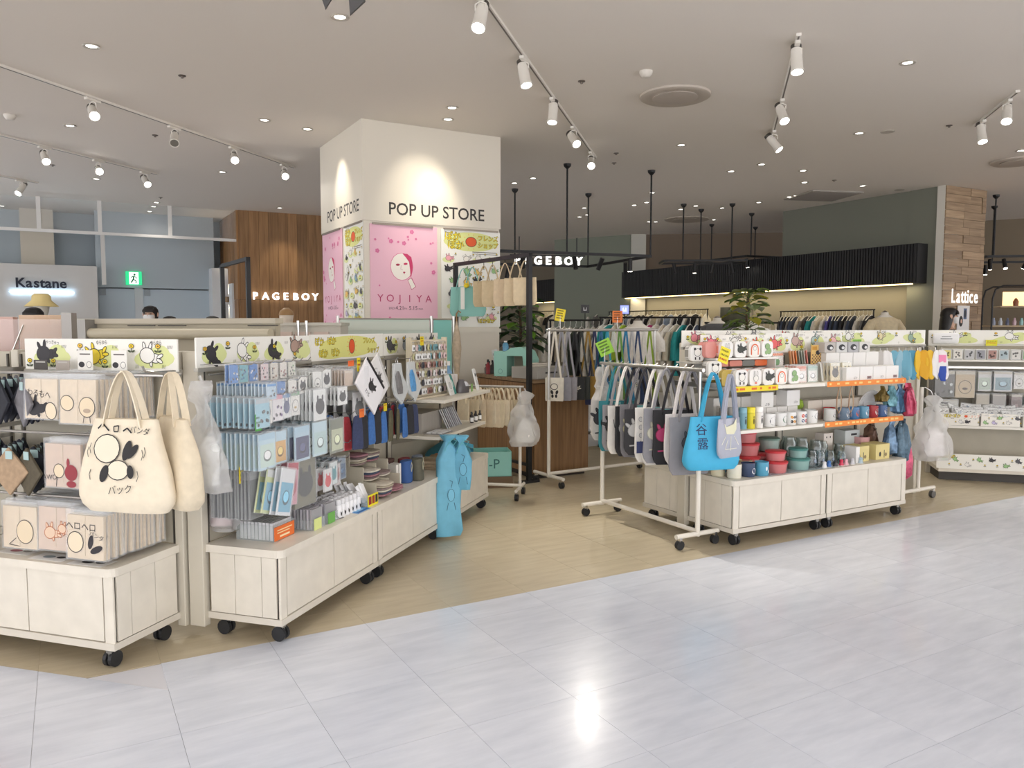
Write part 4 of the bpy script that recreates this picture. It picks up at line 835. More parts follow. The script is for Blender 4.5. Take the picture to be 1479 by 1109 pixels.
# unit 2: silver packets, zip pouches
st(.93, 1.20, .10, .10, 18, (222, 222, 224), (200, 200, 204), None, DK, 'silvery clear packet in a dense row before the large zip pouch', .05, .36, .005, 9, 0, True, 1)
st(.955, 1.06, .14, .17, 4, (242, 240, 240), None, 'blob', (60, 58, 60), 'white flat pouch partly hidden behind the large zip pouch', .12, .30, .005, 10, 0, True, 1)
def zip_pouch(s, y, z, w, h, tilt, col, zipc, label, mcol, rz=0., alpha=1.):
    t = thing('zip_pouch', label, 'pouch', FL2.w(s, y, z), FL2.rz + rz); t.rotation_euler = (0, tilt, FL2.rz + rz)
    Mb().prism([(-w / 2, 0), (w / 2, 0), (w / 2 + .008, -h), (-w / 2 - .008, -h)], -.006, .006).build('bag', M(col, .5, alpha=alpha), t, bevel=.002, seg=1)
    Mb().box(-w / 2, w / 2, -.008, .008, -.016, 0).build('zip', M(zipc, .5), t)
    Mb().tube([(-.012, 0, .0), (-.012, 0, .02), (0, 0, .032), (.012, 0, .02), (.012, 0, .0)], .002, 6).build('ring', CHROME, t)
    a = Art().bean(0, -h * .5, h * .15, mcol, (50, 48, 50), .5).text('わる', -.01, -h * .8, .03, (60, 58, 60)); a.build('print', t, (0, -.0065, 0)); return t
zip_pouch(1.02, .05, 1.165, .27, .19, R(42), (238, 236, 238), (34, 32, 34), 'large tilted white pouch with a black zip', (50, 48, 50))
zip_pouch(1.22, .10, 1.17, .24, .17, R(55), (232, 230, 228), (200, 198, 194), 'pale pouch tucked behind the large black-zip pouch', (90, 88, 88))
for s, c, nm in ((1.40, (128, 126, 126), 'grey'), (1.60, (96, 160, 214), 'blue')):
    t = thing('clear_pouch', 'frosted clear pouch with a %s case inside, hung by a ring' % nm, 'pouch', FL2.w(s, .10, 1.20), FL2.rz)
    Mb().prism([(-.05, 0), (.05, 0), (.075, -.08), (.16, -.17), (.06, -.26), (-.03, -.20), (-.06, -.15)], -.008, .008).build('bag', M((226, 230, 230), .35, alpha=.72), t, bevel=.003, seg=1)
    Mb().loft([(-.19, .03, -.010, .035, .004), (-.15, .02, -.010, .045, .006), (-.08, .0, -.010, .035, .006), (-.05, -.005, -.010, .015, .004)], 16).build('case', M(c, .5, var=.1, scale=60), t, smooth=True)
    Mb().tube([(-.012, 0, .0), (-.012, 0, .016), (0, 0, .028), (.012, 0, .016), (.012, 0, .0)], .002, 6).build('ring', CHROME, t)
    hook(G2[1], FL2, s, .375, 1.215)
# row of small cloth pouches
ccol = [((58, 66, 96), 'navy'), ((178, 58, 66), 'red'), ((44, 44, 48), 'black'), ((66, 112, 176), 'blue'), ((92, 88, 66), 'olive'), ((70, 66, 60), 'charcoal')]
cm = [Mb().loft([(-.185, 0, 0, .032, .004), (-.17, 0, 0, .038, .008), (-.06, 0, 0, .034, .007), (-.01, 0, 0, .026, .005), (0, 0, 0, .014, .003)], 14, .006, i, 3).mesh('cloth_case', M(c[0], .85, var=.08, scale=60), smooth=True) for i, c in enumerate(ccol)]
seq = [0, 3, 1, 2, 2, 5, 3, 0, 1, 2, 4, 5, 3, 0, 2, 4, 3, 5, 4, 2]
for k in range(10):
    s = .86 + k * .085; hook(G2[min(1, int(s / .95))], FL2, s, .375, .945)
    for j in range(5):
        i = seq[(k * 3 + j * 2) % len(seq)]
        share('cloth_case', cm[i], '%s cloth case hanging in the crowded row beneath the zip pouches' % ccol[i][1], 'pouch', 'cloth cases beneath the zip pouches', FL2.w(s + RND.uniform(-.01, .01), .07 + j * .055 + RND.uniform(0, .02), .935 + RND.uniform(-.012, .008)), FL2.rz + RND.uniform(-.5, .3))
# coloured price tags on the bars
def pricetag(fr, s, y, z, w, h, col, label, tilt=0., lines=3, rz=0., tx=(200, 70, 40)):
    t = thing('price_card', label, 'price card', fr.w(s, y, z), fr.rz + rz); t.rotation_euler = (0, tilt, fr.rz + rz)
    Mb().box(-w / 2, w / 2, -.0012, .0012, -h / 2, h / 2).build('card', M(col, .5), t); a = Art()
    for i in range(lines):
        v = h * (.28 - .28 * i); r = random.Random(int(s * 1000) + i)
        u = -w * .4
        while u < w * .36: q = r.uniform(.05, .13) * w; a.rect(u, v - h * .06, min(u + q, w * .42), v + h * .06, tx if i == lines - 1 else tuple(int(c * .55) for c in col)); u += q + w * .04
    a.build('print', t, (0, -.0015, 0)); return t
pricetag(FL2, .0, .10, 1.0, .045, .075, (92, 168, 84), 'green price tag on the post of the sticker stand', lines=2, tx=(50, 110, 50))
pricetag(FL2, .02, .20, .76, .055, .075, (240, 220, 40), 'yellow price tag beside the dark film packets')
pricetag(FL2, .53, .14, .80, .055, .055, (240, 220, 40), 'yellow price tag over the empty hooks', lines=2)
pricetag(FL2, .80, .02, .96, .05, .045, (232, 120, 50), 'orange price tag at the start of the cloth case row', lines=1)
pricetag(FL2, .80, .08, 1.225, .06, .03, (232, 110, 50), 'orange strip tag under the kana header', lines=1)
pricetag(FL2, .885, .08, 1.215, .035, .075, (240, 220, 40), 'yellow tag under the kana header', lines=2)
pricetag(FL2, 1.16, .06, .955, .04, .045, (226, 206, 40), 'small yellow tag above the cloth cases', lines=1)
# ------------------------------------------------------------------ goods on the base tops
zt = .4305
t = thing('sticker_box', 'clear plastic box of stickers with an orange label on the cream base', 'box', FL2.w(.20, .215, zt), FL2.rz)
Mb().box(-.085, .085, -.10, .10, 0, .075).build('tray', CLEAR, t)
for i in range(9): Mb().box(-.075, .075, -.09 + i * .02, -.075 + i * .02, .004, .085).build('sticker_pack', M((224, 224, 226), .35, var=.1, scale=80, alpha=.8), t)
Mb().box(-.08, .08, -.104, -.101, .002, .066).build('label', M((238, 118, 48), .5), t)
Art().line([(-.06, .048), (.06, .048)], .005, (250, 220, 170)).line([(-.06, .036), (.04, .036)], .005, (250, 220, 170)).line([(-.04, .018), (.04, .018)], .009, (250, 230, 190)).build('print', t, (0, -.1045, 0))
t = thing('notice_card', 'yellow notice card with kana heading standing behind the sticker box', 'notice', FL2.w(.43, .26, zt), FL2.rz - .25)
Mb().box(-.07, .07, -.0015, .0015, .0, .20).build('card', M((240, 226, 40), .5), t)
a = Art().text('プレゼント', 0, .17, .03, (70, 60, 30), .03, .85).line([(-.05, .145), (.05, .147)], .006, (210, 120, 40)).rect(-.055, .03, .055, .125, (190, 200, 60)).rect(-.04, .02, .06, .11, WHT)
for i in range(7): a.ell(-.03 + i * .013, .04 + (i * 37 % 5) * .013, .008, .007, DK, i)
a.build('print', t, (0, -.0018, 0))
for k, (s, y, col, lc, nm) in enumerate(((.40, .12, (206, 206, 208), (222, 232, 150), 'pale green'), (.53, .12, (196, 190, 196), (110, 176, 84), 'bright green'))):
    t = thing('packet_tray', 'clear tray of small film packets with a %s label' % nm, 'tray', FL2.w(s, y, zt), FL2.rz)
    Mb().box(-.055, .055, -.07, .09, 0, .05).build('tray', CLEAR, t)
    for i in range(8): Mb().box(-.048, .048, -.06 + i * .018, -.05 + i * .018, .003, .10).build('packet', M((210, 206, 214) if i % 2 else (180, 180, 184), .3, alpha=.75), t)
    Mb().box(-.045, .02, -.074, -.071, .0, .055).build('label', M(lc, .5), t)
t = thing('round_mirror', 'small round hand mirror leaning on the cream base', 'mirror', FL2.w(.60, .05, zt), FL2.rz - .4); t.rotation_euler = (R(-32), 0, FL2.rz - .3)
Mb().cyl((0, 0, .040), (0, .006, .040), .04, 24).build('frame', M((225, 225, 225), .3), t); Mb().cyl((0, -.001, .040), (0, 0, .040), .034, 24).build('glass', M((150, 150, 150), .08, 1.), t)
Mb().box(-.03, .03, -.003, .045, .0, .004).build('foot', M((120, 120, 120), .4), t)
t = thing('leaflet', 'blue leaflet lying at the edge of the base before the bottles', 'leaflet', FL2.w(.80, .06, zt), FL2.rz); Mb().box(-.07, .07, -.05, .05, 0, .0015).build('sheet', M((70, 150, 214), .4), t)
Art().ell(0, 0, .05, .03, (150, 200, 236)).rect(-.06, -.045, .06, -.03, (40, 100, 170)).build('print', t, (0, 0, .0017), (1, 0, 0), (0, 1, 0))
for s, y in ((.63, .27), (.71, .27)):
    t = thing('info_card', 'white information card standing behind the bottles', 'card', FL2.w(s, y, zt), FL2.rz, 'white cards behind the bottles'); Mb().box(-.042, .042, -.0015, .0015, 0, .19).build('card', M((244, 242, 240), .5), t)
    Art().line([(-.03, .165), (.03, .165)], .005, (90, 88, 88)).ell(0, .12, .018, .014, DK).line([(-.03, .085), (.03, .085)], .004, (150, 148, 148)).line([(-.03, .07), (.03, .07)], .004, (150, 148, 148)).build('print', t, (0, -.0018, 0))
bt = Mb().lathe([(.001, 0), (.017, 0), (.018, .004), (.018, .062), (.015, .068), (.0155, .069), (.0155, .090), (.013, .095), (.001, .096)], 16).mesh('bottle', M((240, 240, 242), .3), smooth=True)
btl = Mb().lathe([(.0183, .012), (.0183, .05)], 16).mesh('print_band', M((225, 226, 228), .4))
btc = Mb().lathe([(.0155, .069), (.016, .07), (.016, .09), (.0125, .097), (.001, .0975)], 16).mesh('cap', M((250, 250, 252), .15, alpha=.6), smooth=True)
btb = [Mb().prism([(-.006, .02), (0, .012), (.006, .02), (.008, .036), (.002, .028), (-.008, .037)], -.0192, -.0186).mesh('mark', M((34, 32, 36), .6)), None]
for i in range(6):
    for j in range(4):
        if (i, j) in ((5, 3),): continue
        o = share('bottle', bt, 'small white lotion bottle with a clear cap among the bottles on the base', 'bottle', 'white bottles on the base', FL2.w(.615 + i * .041 + (j % 2) * .006, .065 + j * .046, zt), FL2.rz)
        ob('cap', btc, o); ob('mark', btb[0], o)
tu = Mb().loft([(0, 0, 0, .013, .012), (.02, 0, 0, .014, .012), (.022, 0, 0, .017, .012), (.09, 0, 0, .019, .003), (.10, 0, 0, .019, .002)], 14, 0, 0, 2).mesh('cream_tube', M((244, 244, 246), .3), smooth=True)
for i in range(12):
    o = share('cream_tube', tu, 'white cream tube leaning upside down in the tube box', 'tube', 'cream tubes in the box', FL2.w(.90 + (i % 3) * .022, .07 + (i // 3) * .045, zt + .02 + .01 * (i % 2))); o.rotation_euler = (R(-28 + RND.uniform(-8, 8)), R(RND.uniform(-8, 8)), FL2.rz)
t = thing('tube_box', 'low clear box with a yellow picture label holding white tubes', 'box', FL2.w(.93, .14, zt), FL2.rz)
Mb().box(-.055, .055, -.11, -.107, 0, .06).box(-.055, -.052, -.11, .11, 0, .05).box(.052, .055, -.11, .11, 0, .05).box(-.055, .055, -.11, .11, 0, .003).build('box', CLEAR, t)
Mb().box(-.06, .06, -.1135, -.1105, 0, .065).build('label', M((240, 224, 40), .5), t)
Art().rect(-.052, .012, -.02, .056, (150, 40, 40)).rect(-.012, .012, .018, .056, (160, 50, 40)).rect(.026, .012, .054, .056, (50, 40, 44)).build('print', t, (0, -.1138, 0))
# stepped organiser with cloth in it
t = thing('stepped_organizer', 'beige stepped tray of folded cloths on the base', 'organizer', FL2.w(1.05, .0, zt), FL2.rz)
step = [(.36, .0), (.36, .27), (.24, .27), (.24, .185), (.15, .185), (.15, .10), (.07, .10), (.07, .0)]
TR = M((196, 188, 168), .5)
for x in (0., .155, .31): Mb().prism([(y, z) for y, z in step], x, x + .008, 'x').build('divider', TR, t)
for y, z in ((.24, .185), (.15, .10), (.07, .015)): Mb().box(.008, .31, y, .36, z - .006, z).build('tray_floor', TR, t)
Mb().box(0, .318, .355, .362, 0, .28).build('back', TR, t)
Mb().box(.05, .26, .34, .345, .27, .30).build('sign_strip', M((220, 214, 40), .5), t)
clc = [(150, 132, 128), (180, 170, 150), (206, 196, 178), (120, 100, 100), (168, 120, 128), (70, 80, 100), (214, 206, 190)]
cn = ['taupe', 'beige', 'cream', 'brown', 'dusty pink', 'navy', 'ivory']
for col_ in range(2):
    for row, (y, z, n) in enumerate(((.19, .186, 5), (.11, .101, 5), (.03, .016, 6))):
        for i in range(n if not (col_ == 1 and row != 0) else 2):
            k = (row * 2 + i + col_ * 4) % 7 if not (col_ == 1 and row == 2) else 4
            o = ob('folded_cloth', Mb().loft([(0, 0, 0, .062, .075), (.003, 0, 0, .066, .08), (.009, 0, 0, .066, .08), (.012, 0, 0, .06, .075)], 16, .006, i + row * 9, 4).mesh('folded_cloth', M(clc[k], .9, var=.08, scale=50), smooth=True), None, FL2.w(1.05 + .08 + col_ * .155, y + .08 - i * .003, zt + z + i * .0125), FL2.rz + RND.uniform(-.1, .1))
            tag(o, '%s folded cloth stacked in the stepped tray' % cn[k], 'cloth', 'folded cloths in the stepped tray')
# upright goods beside the tray
en = Mb().box(-.035, .035, -.004, .004, 0, .13).mesh('envelope', M((238, 234, 226), .6))
for i in range(8):
    o = share('envelope', en, 'white envelope standing upright beside the stepped tray', 'envelope', 'envelopes beside the tray', FL2.w(1.47 + (i % 4) * .022, .17 + (i // 4) * .09, zt), FL2.rz + 1.2 + RND.uniform(-.1, .1))
for s, y, c, nm in ((1.58, .13, (56, 92, 152), 'blue'), (1.66, .18, (130, 58, 62), 'dark red'), (1.67, .09, (96, 94, 80), 'olive grey'), (1.78, .14, (110, 118, 130), 'slate'), (1.60, .26, (100, 70, 64), 'brown')):
    t = thing('tumbler_pouch', '%s upright cloth bottle case on the base beside the envelopes' % nm, 'bottle case', FL2.w(s, y, zt), FL2.rz)
    Mb().loft([(0, 0, 0, .042, .036), (.004, 0, 0, .046, .04), (.09, 0, 0, .046, .038), (.14, 0, 0, .048, .03)], 20, .004, int(s * 10), 2.6).build('case', M(c, .7, var=.05, scale=40), t, smooth=True)
    Mb().tube([(.0, -.04, .07), (.012, -.042, .11), (0, -.042, .13), (-.012, -.042, .11), (0, -.04, .07)], .002, 6).build('cord', M((190, 186, 160), .7), t)
# ------------------------------------------------------------------ shelves of the third stand
SHB = M((232, 226, 212), .42)
for z, y0 in ((.93, -.01), (.68, .03)):
    d = Mb().box(.006, .944, y0, .40, z - .022, z).build('shelf', SHB, G2[2], bevel=.002, seg=1)
    for x in (.03, .92): Mb().prism([(y0 + .12, z - .022), (.40, z - .022), (.40, z - .07)], x, x + .006, 'x').build('shelf_bracket', M((170, 164, 150), .4, .5), G2[2])
# key holder board
t = thing('keyholder_rack', 'tall cream pegboard rack of key holders on the upper shelf', 'rack', FL2.w(2.10, .20, .931), FL2.rz - .12)
Mb().box(-.24, .24, -.004, .004, 0, .40).build('board', M((222, 212, 190), .5), t); Mb().box(-.25, -.235, -.02, .02, 0, .415).box(.235, .25, -.02, .02, 0, .415).box(-.25, .25, -.06, .06, 0, .012).build('frame', M((216, 205, 180), .5), t)
for i in range(6): Mb().cyl((-.235, -.012, .385 - i * .06), (.235, -.012, .385 - i * .06), .0025, 6).build('peg_bar', STEEL, t)
kc = [((236, 236, 234), 'white'), ((70, 70, 78), 'black'), ((120, 168, 176), 'teal'), ((226, 200, 200), 'pink'), ((200, 196, 150), 'cream'), ((150, 110, 100), 'brown')]
km = []
for c, n_ in kc:
    m = Mb().tube([(0, 0, 0), (.004, 0, -.006), (0, 0, -.012), (-.004, 0, -.006), (0, 0, 0)], .001, 5, 1); m.loft([(-.048, 0, 0, .010, .003), (-.042, 0, 0, .015, .005), (-.026, 0, 0, .015, .005), (-.014, 0, 0, .010, .004)], 10)
    m.prism([(-.006, -.040), (.006, -.040), (.004, -.026), (-.004, -.026)], -.0062, -.0055, 'y', 2)
    m.v = [(x * 1.3, y * 1.3, z * 1.22) for x, y, z in m.v]; km.append(m.mesh('key_holder', [M(c, .4), CHROME, M(tuple(int(v * .5) for v in c), .5)]))
rk = random.Random(2)
for i in range(6):
    for j in range(12):
        x = -.213 + j * .0385; k = rk.choice((0, 0, 0, 1, 2, 3, 4, 5, 2 if j > 5 else 0))
        p = t.matrix_basis @ Vector((x, -.018 - .006 * (j % 2), .384 - i * .06))
        share('key_holder', km[k], '%s little key holder on the pegboard rack' % kc[k][1], 'key holder', 'key holders on the rack', p, FL2.rz - .12 + rk.uniform(-.3, .3))
t = pricetag(FL2, 1.93, .165, 1.325, .055, .06, (240, 214, 40), 'yellow price card at the top of the key holder rack', lines=2)
# phone cases and boxes on the upper shelf
def pcase(s, y, col, label, art, tilt=-18, w=.075, h=.15, rz=0.):
    t = thing('phone_case', label, 'phone case', FL2.w(s, y, .931), FL2.rz + rz); t.rotation_euler = (R(tilt), 0, FL2.rz + rz)
    Mb().prism(rounded(-w / 2, w / 2, 0, h, .014, (1, 1, 1, 1)), -.005, .005).build('case', M(col, .35), t, smooth=True)
    a = Art(); art(a, w, h); a.build('print', t, (0, -.0055, 0)); return t
pcase(2.27, .08, (240, 240, 236), 'white phone case with grey drawing leaning on the upper shelf', lambda a, w, h: a.oell(0, .07, .02, .025, (214, 214, 210), (90, 90, 90), .002).line([(-.01, .03), (.01, .03)], .003, (120, 118, 116)))
pcase(2.36, .10, (64, 150, 140), 'green phone case leaning on the upper shelf', lambda a, w, h: a.ell(0, .08, .02, .03, (210, 230, 224)))
t = thing('shoe_shaped_case', 'dark grey glossy curved case on the upper shelf', 'case', FL2.w(2.50, .09, .931), FL2.rz - .3)
Mb().loft([(0, 0, 0, .065, .03), (.03, 0, 0, .066, .032), (.075, -.01, 0, .045, .028), (.10, -.02, 0, .02, .015)], 20, 0, 0, 2.4).build('shell', M((96, 92, 94), .25), t, smooth=True); Mb().loft([(.05, .02, -.03, .02, .004), (.07, .01, -.028, .02, .004), (.085, 0, -.024, .014, .003)], 12).build('window', M((210, 210, 214), .2), t, smooth=True)
t = thing('striped_box', 'white box with pale pink stripes on the upper shelf', 'box', FL2.w(2.62, .26, .931), FL2.rz); Mb().box(-.10, .10, -.045, .045, 0, .125).build('box', M((240, 236, 234), .5), t, bevel=.002, seg=1)
a = Art()
for i in range(6): a.rect(-.09 + i * .03, .004, -.082 + i * .03, .121, (222, 206, 204))
a.build('print', t, (0, -.046, 0))
pcase(2.76, .06, (238, 238, 236), 'white looped card holder at the shelf end', lambda a, w, h: a.ell(0, .12, .012, .014, (70, 70, 72)).ell(0, .06, .012, .02, (206, 206, 204)), -14, .05, .17)
t = thing('small_card', 'green edged small card before the grey case', 'card', FL2.w(2.62, .06, .931), FL2.rz); Mb().box(-.02, .02, -.001, .001, 0, .06).build('card', M((140, 180, 110), .5), t)
# blue drinks bottle sleeve and bottle standing behind
t = thing('bottle_sleeve', 'indigo drawstring bottle sleeve with a teal rim beside the key holder rack', 'pouch', FL2.w(2.58, .33, .931), FL2.rz); Mb().loft([(0, 0, 0, .05, .045), (.01, 0, 0, .055, .05), (.12, 0, 0, .06, .05), (.20, 0, 0, .055, .045), (.225, 0, 0, .06, .048), (.25, 0, 0, .062, .05)], 20, .008, 3).build('sleeve', M((66, 70, 150), .7, var=.1, scale=30), t, smooth=True); Mb().loft([(.252, 0, 0, .063, .05), (.285, 0, 0, .061, .048)], 20).build('rim', M((60, 170, 170), .6), t, smooth=True)
t = thing('drink_bottle', 'pale blue bottle with a white cap behind the striped box', 'bottle', FL2.w(2.80, .33, .931), FL2.rz); Mb().lathe([(.001, 0), (.035, 0), (.036, .13), (.018, .17), (.017, .185)], 18).build('body', M((130, 176, 214), .25), t, smooth=True); Mb().lathe([(.001, .186), (.021, .186), (.021, .22), (.001, .222)], 16).build('cap', WHITE, t, smooth=True)
# lower shelf: grey boxes, magazines, tray, tiny bottles
gb = Mb().box(-.025, .025, -.09, .09, 0, .14).mesh('slim_box', M((170, 164, 156), .55), bevel=.001, seg=1)
for i in range(7): share('slim_box', gb, 'slim grey box standing in the row on the lower shelf', 'box', 'slim grey boxes', FL2.w(2.02 + i * .052, .29, .681), FL2.rz)
mgm = [Mb().box(-.055, .055, -.003, .003, 0, .15).prism([(-.04, .03), (.04, .03), (.04, .13), (-.04, .13)], -.0036, -.0031, 'y', 1).mesh('booklet', [M(c, .45), M(d, .5)]) for c, d in (((206, 206, 208), (120, 118, 118)), ((226, 226, 226), (70, 68, 70)), ((186, 184, 186), (236, 236, 236)))]
for i in range(9):
    o = share('booklet', mgm[i % 3], 'grey booklet leaning in the fan of booklets on the lower shelf', 'booklet', 'leaning booklets', FL2.w(2.36 + i * .035, .16, .682)); o.rotation_euler = (R(-24), 0, FL2.rz + .5)
t = thing('stamp_tray', 'flat tray of white stamps on the front of the lower shelf', 'tray', FL2.w(2.10, .12, .681), FL2.rz); Mb().box(-.10, .10, -.07, .07, 0, .006).build('tray', M((150, 148, 146), .4), t)
for i in range(5):
    for j in range(3): Mb().box(-.09 + i * .036, -.062 + i * .036, -.06 + j * .04, -.03 + j * .04, .006, .014).build('stamp', M((236, 236, 236), .4), t)
for i in range(5):
    t = thing('mini_bottle', 'tiny dark bottle with a white label at the end of the lower shelf', 'bottle', FL2.w(2.70 + i * .045, .09 + .02 * (i % 2), .681), FL2.rz, 'tiny bottles on the lower shelf')
    Mb().lathe([(.001, 0), (.013, 0), (.014, .05), (.007, .062), (.007, .08), (.001, .081)], 12).build('glass', M((60, 56, 54), .25), t, smooth=True); Mb().lathe([(.0143, .01), (.0143, .042)], 12).build('label', WHITE, t)
# goods at the far end of the base
for i, (s, c, nm) in enumerate(((2.06, (190, 168, 140), 'tan'), (2.16, (206, 196, 170), 'cream'), (2.26, (176, 150, 120), 'brown'), (2.36, (232, 140, 60), 'orange'), (2.46, (140, 176, 84), 'green'))):
    for j in range(3):
        o = share('flat_pack', Mb().box(-.05, .05, -.07, .07, 0, .02).mesh('flat_pack', M(c, .6, var=.12, scale=40), bevel=.003, seg=1), '%s flat packet piled at the far end of the base' % nm, 'packet', 'flat packets at the base end', FL2.w(s, .12 + .03 * j, zt + .021 * j), FL2.rz + .1 * j)
t = thing('teal_cloth_bag', 'teal nylon bag lying folded at the far end of the base', 'bag', FL2.w(2.55, .22, zt), FL2.rz)
Mb().loft([(0, 0, 0, .22, .13), (.03, 0, 0, .24, .14), (.07, .02, 0, .2, .12), (.11, .04, .02, .10, .07), (.13, .05, .02, .03, .03)], 28, .05, 4, 2.4, 6).build('body', M((66, 150, 176), .6, var=.06, scale=12), t, smooth=True)
Mb().ribbon([(.1, -.05, .10), (.2, -.12, .06), (.26, -.1, .02), (.2, -.02, .03)], (0, 0, 1), .03).build('strap', M((66, 150, 176), .6), t, smooth=True)
# blue drawstring bags hung on the shelf corner
def drawbag(label, loc, rz, w, h, col, seed, group=None):
    t = thing('drawstring_bag', label, 'bag', loc, rz, group)
    body = Mb().loft([(.045, 0, 0, w * .34, .03), (.03, 0, 0, w * .30, .025), (.0, 0, 0, w * .13, .015), (-.03, 0, 0, w * .26, .02), (-.07, 0, 0, w * .42, .03), (-.12, 0, 0, w * .49, .035), (-h * .4, 0, 0, w * .5, .035), (-h * .7, 0, 0, w * .52, .035), (-h * .93, 0, 0, w * .52, .025), (-h, 0, 0, w * .50, .008)], 44, .022, seed, 3.2, 13).build('body', M(col, .65, var=.04, scale=14), t, smooth=True)
    Mb().tube([(0, -.02, 0), (.03, -.03, -.02), (.05, -.04, .01), (.02, -.03, .02), (-.02, -.03, -.03), (-.03, -.035, -.07)], .003, 6).build('cord', M((110, 190, 200), .7), t, smooth=True)
    drape(Art().oell(0, 0, .022, .04, tuple(min(255, v + 6) for v in col), (40, 70, 96), .0025).line([(0, .05), (.01, .09), (-.01, .10)], .003, (40, 70, 96)).line([(-.02, -.05), (-.03, -.10)], .003, (40, 70, 96)).line([(.02, -.05), (.03, -.10)], .003, (40, 70, 96)).build('print', t, (0.01, -.058, -h * .55)), body); return t
drawbag('long sky-blue drawstring bag hanging from the lower shelf corner to the cabinet doors', FL2.w(1.86, -.05, .66), .25, .16, .64, (116, 186, 214), 3)
drawbag('smaller sky-blue drawstring bag hanging in front of the long blue one', FL2.w(1.89, -.13, .655), .10, .135, .32, (110, 182, 212), 6)
# ================================================================== central display: lunch boxes and mugs
GC = [gondola(FC, 0, .90, 'cream wheeled island stand of lunch boxes and mugs beside the tote rail', .44, 1.37, (1, 0), back=True),
      gondola(FC, .90, .90, 'cream wheeled island stand with orange shelf strips', .44, 1.37, (0, 1))]
ext = thing('end_stand', 'beige back panel with an end post behind the hanging handkerchiefs', 'display stand', FC.w(1.83, 0, 0), FC.rz)
Mb().box(.0, .72, .46, .485, .40, 1.30).build('back_panel', PANEL, ext); Mb().box(.72, .765, .44, .51, 0, 1.31).build('upright', POST, ext, bevel=.003, seg=1)
header(FC, -.085, 1.045, 1.285, 1.395, .42, 'header board partly hidden behind the lunch boxes', doodles([(236, 150, 160), WHT, (200, 200, 200), (236, 120, 110)], True, 31, 6))
header(FC, 1.055, 2.60, 1.275, 1.393, .42, 'long header board with a grey-green doodle above the handkerchiefs', doodles([(170, 200, 200), WHT, (226, 214, 170), (150, 176, 156)], True, 33, 7))
header(FC, .0, .62, 1.245, 1.365, .33, 'front picture board with a pink doodle standing behind the lunch boxes', doodles([(236, 130, 146), WHT, (240, 120, 96)], True, 35, 5))
header(FC, .63, 1.45, 1.235, 1.375, .35, 'front picture board behind the packs of cards', doodles([(236, 110, 110), (200, 170, 160), (180, 200, 190), (240, 190, 190)], True, 37, 5))
SHW = M((238, 234, 224), .4); ORS = M((240, 138, 44), .5)
for u, (g, col, nm) in enumerate(((GC[0], SHW, 'white'), (GC[1], ORS, 'orange'))):
    for z, y0 in ((1.03, .04), (.745, .05)):
        Mb().box(.006, .895, y0, .44, z - .022, z).build('shelf', SHW, g, bevel=.002, seg=1)
        for x in (.03, .86): Mb().prism([(y0 + .14, z - .022), (.44, z - .022), (.44, z - .07)], x, x + .006, 'x').build('shelf_bracket', M((170, 164, 150), .4, .5), g)
        if u: Mb().box(.01, .89, y0 - .004, y0 - .001, z - .030, z + .008).build('price_strip', ORS, g)
        elif z > 1: Mb().box(.01, .42, y0 - .004, y0 - .001, z - .030, z + .006).build('price_strip', M((240, 216, 40), .5), g)
for g, z, x0, x1, c in ((GC[0], 1.018, .02, .40, (226, 110, 40)), (GC[1], 1.02, .03, .86, (250, 210, 130)), (GC[1], .735, .03, .86, (250, 210, 130))):
    a = Art(); x = x0; r = random.Random(int(z * 100))
    while x < x1:
        q = r.uniform(.015, .05); a.rect(x, z - .007, min(x + q, x1), z + .007, c); x += q + r.choice((.012, .03, .06))
    a.build('strip_print', g, (0, .0355 if z > 1 else .0455, 0))
Mb().box(.02, .60, .20, .42, 1.20, 1.212).build('riser', M((240, 238, 232), .35), GC[0]); 
for x in (.03, .58): Mb().box(x, x + .008, .21, .42, 1.03, 1.20).build('riser_leg', M((240, 240, 238), .3, alpha=.6), GC[0])
def lbox(col, band, art):
    mb = Mb().prism(rounded(-.054, .054, 0, .108, .026, (1, 1, 1, 1)), -.035, -.008).prism(rounded(-.052, .052, .002, .106, .025, (1, 1, 1, 1)), -.008, .035, 'y', 1)
    return mb.mesh('lunch_box', [M(col, .35), M(band, .4)], bevel=.002, seg=1)
LBK = [((242, 240, 236), (150, 146, 138), 'white and grey'), ((242, 240, 236), (236, 150, 130), 'white and salmon'), ((242, 240, 236), (92, 92, 88), 'white and charcoal'), ((242, 238, 232), (240, 120, 60), 'white and orange'), ((242, 240, 236), (110, 156, 100), 'white and green'), ((206, 178, 84), (190, 160, 60), 'mustard'), ((226, 150, 140), (214, 130, 120), 'pink')]
lbm = [lbox(c, b, None) for c, b, n in LBK]
def lb_art(k):
    a = Art(); k2 = (50, 48, 50)
    if k == 0: a.oell(0, .06, .026, .024, WHT, k2, .0025).ell(-.022, .084, .009, .009, k2).ell(.022, .084, .009, .009, k2).rect(-.022, .012, -.012, .03, k2).rect(.012, .012, .022, .03, k2)
    elif k == 1: a.oell(0, .05, .022, .02, WHT, (90, 88, 88), .002).oell(-.012, .08, .005, .016, WHT, (90, 88, 88), .002).oell(.012, .08, .005, .016, WHT, (90, 88, 88), .002).rect(-.01, .014, .01, .024, (236, 120, 100))
    elif k == 2: a.bean(-.005, .055, .026, (70, 74, 70), k2, .3)
    elif k == 3: a.ell(0, .055, .036, .036, (236, 110, 56)).rect(-.036, .016, .036, .055, (236, 110, 56)).ell(0, .055, .027, .028, WHT).rect(-.027, .016, .027, .055, WHT).oell(0, .06, .014, .013, WHT, (120, 118, 116), .002)
    elif k == 4: a.oell(-.004, .072, .022, .02, (150, 184, 130), (90, 130, 84), .002).oell(.012, .04, .022, .02, (150, 184, 130), (90, 130, 84), .002).ell(-.014, .03, .014, .014, (150, 184, 130))
    return a
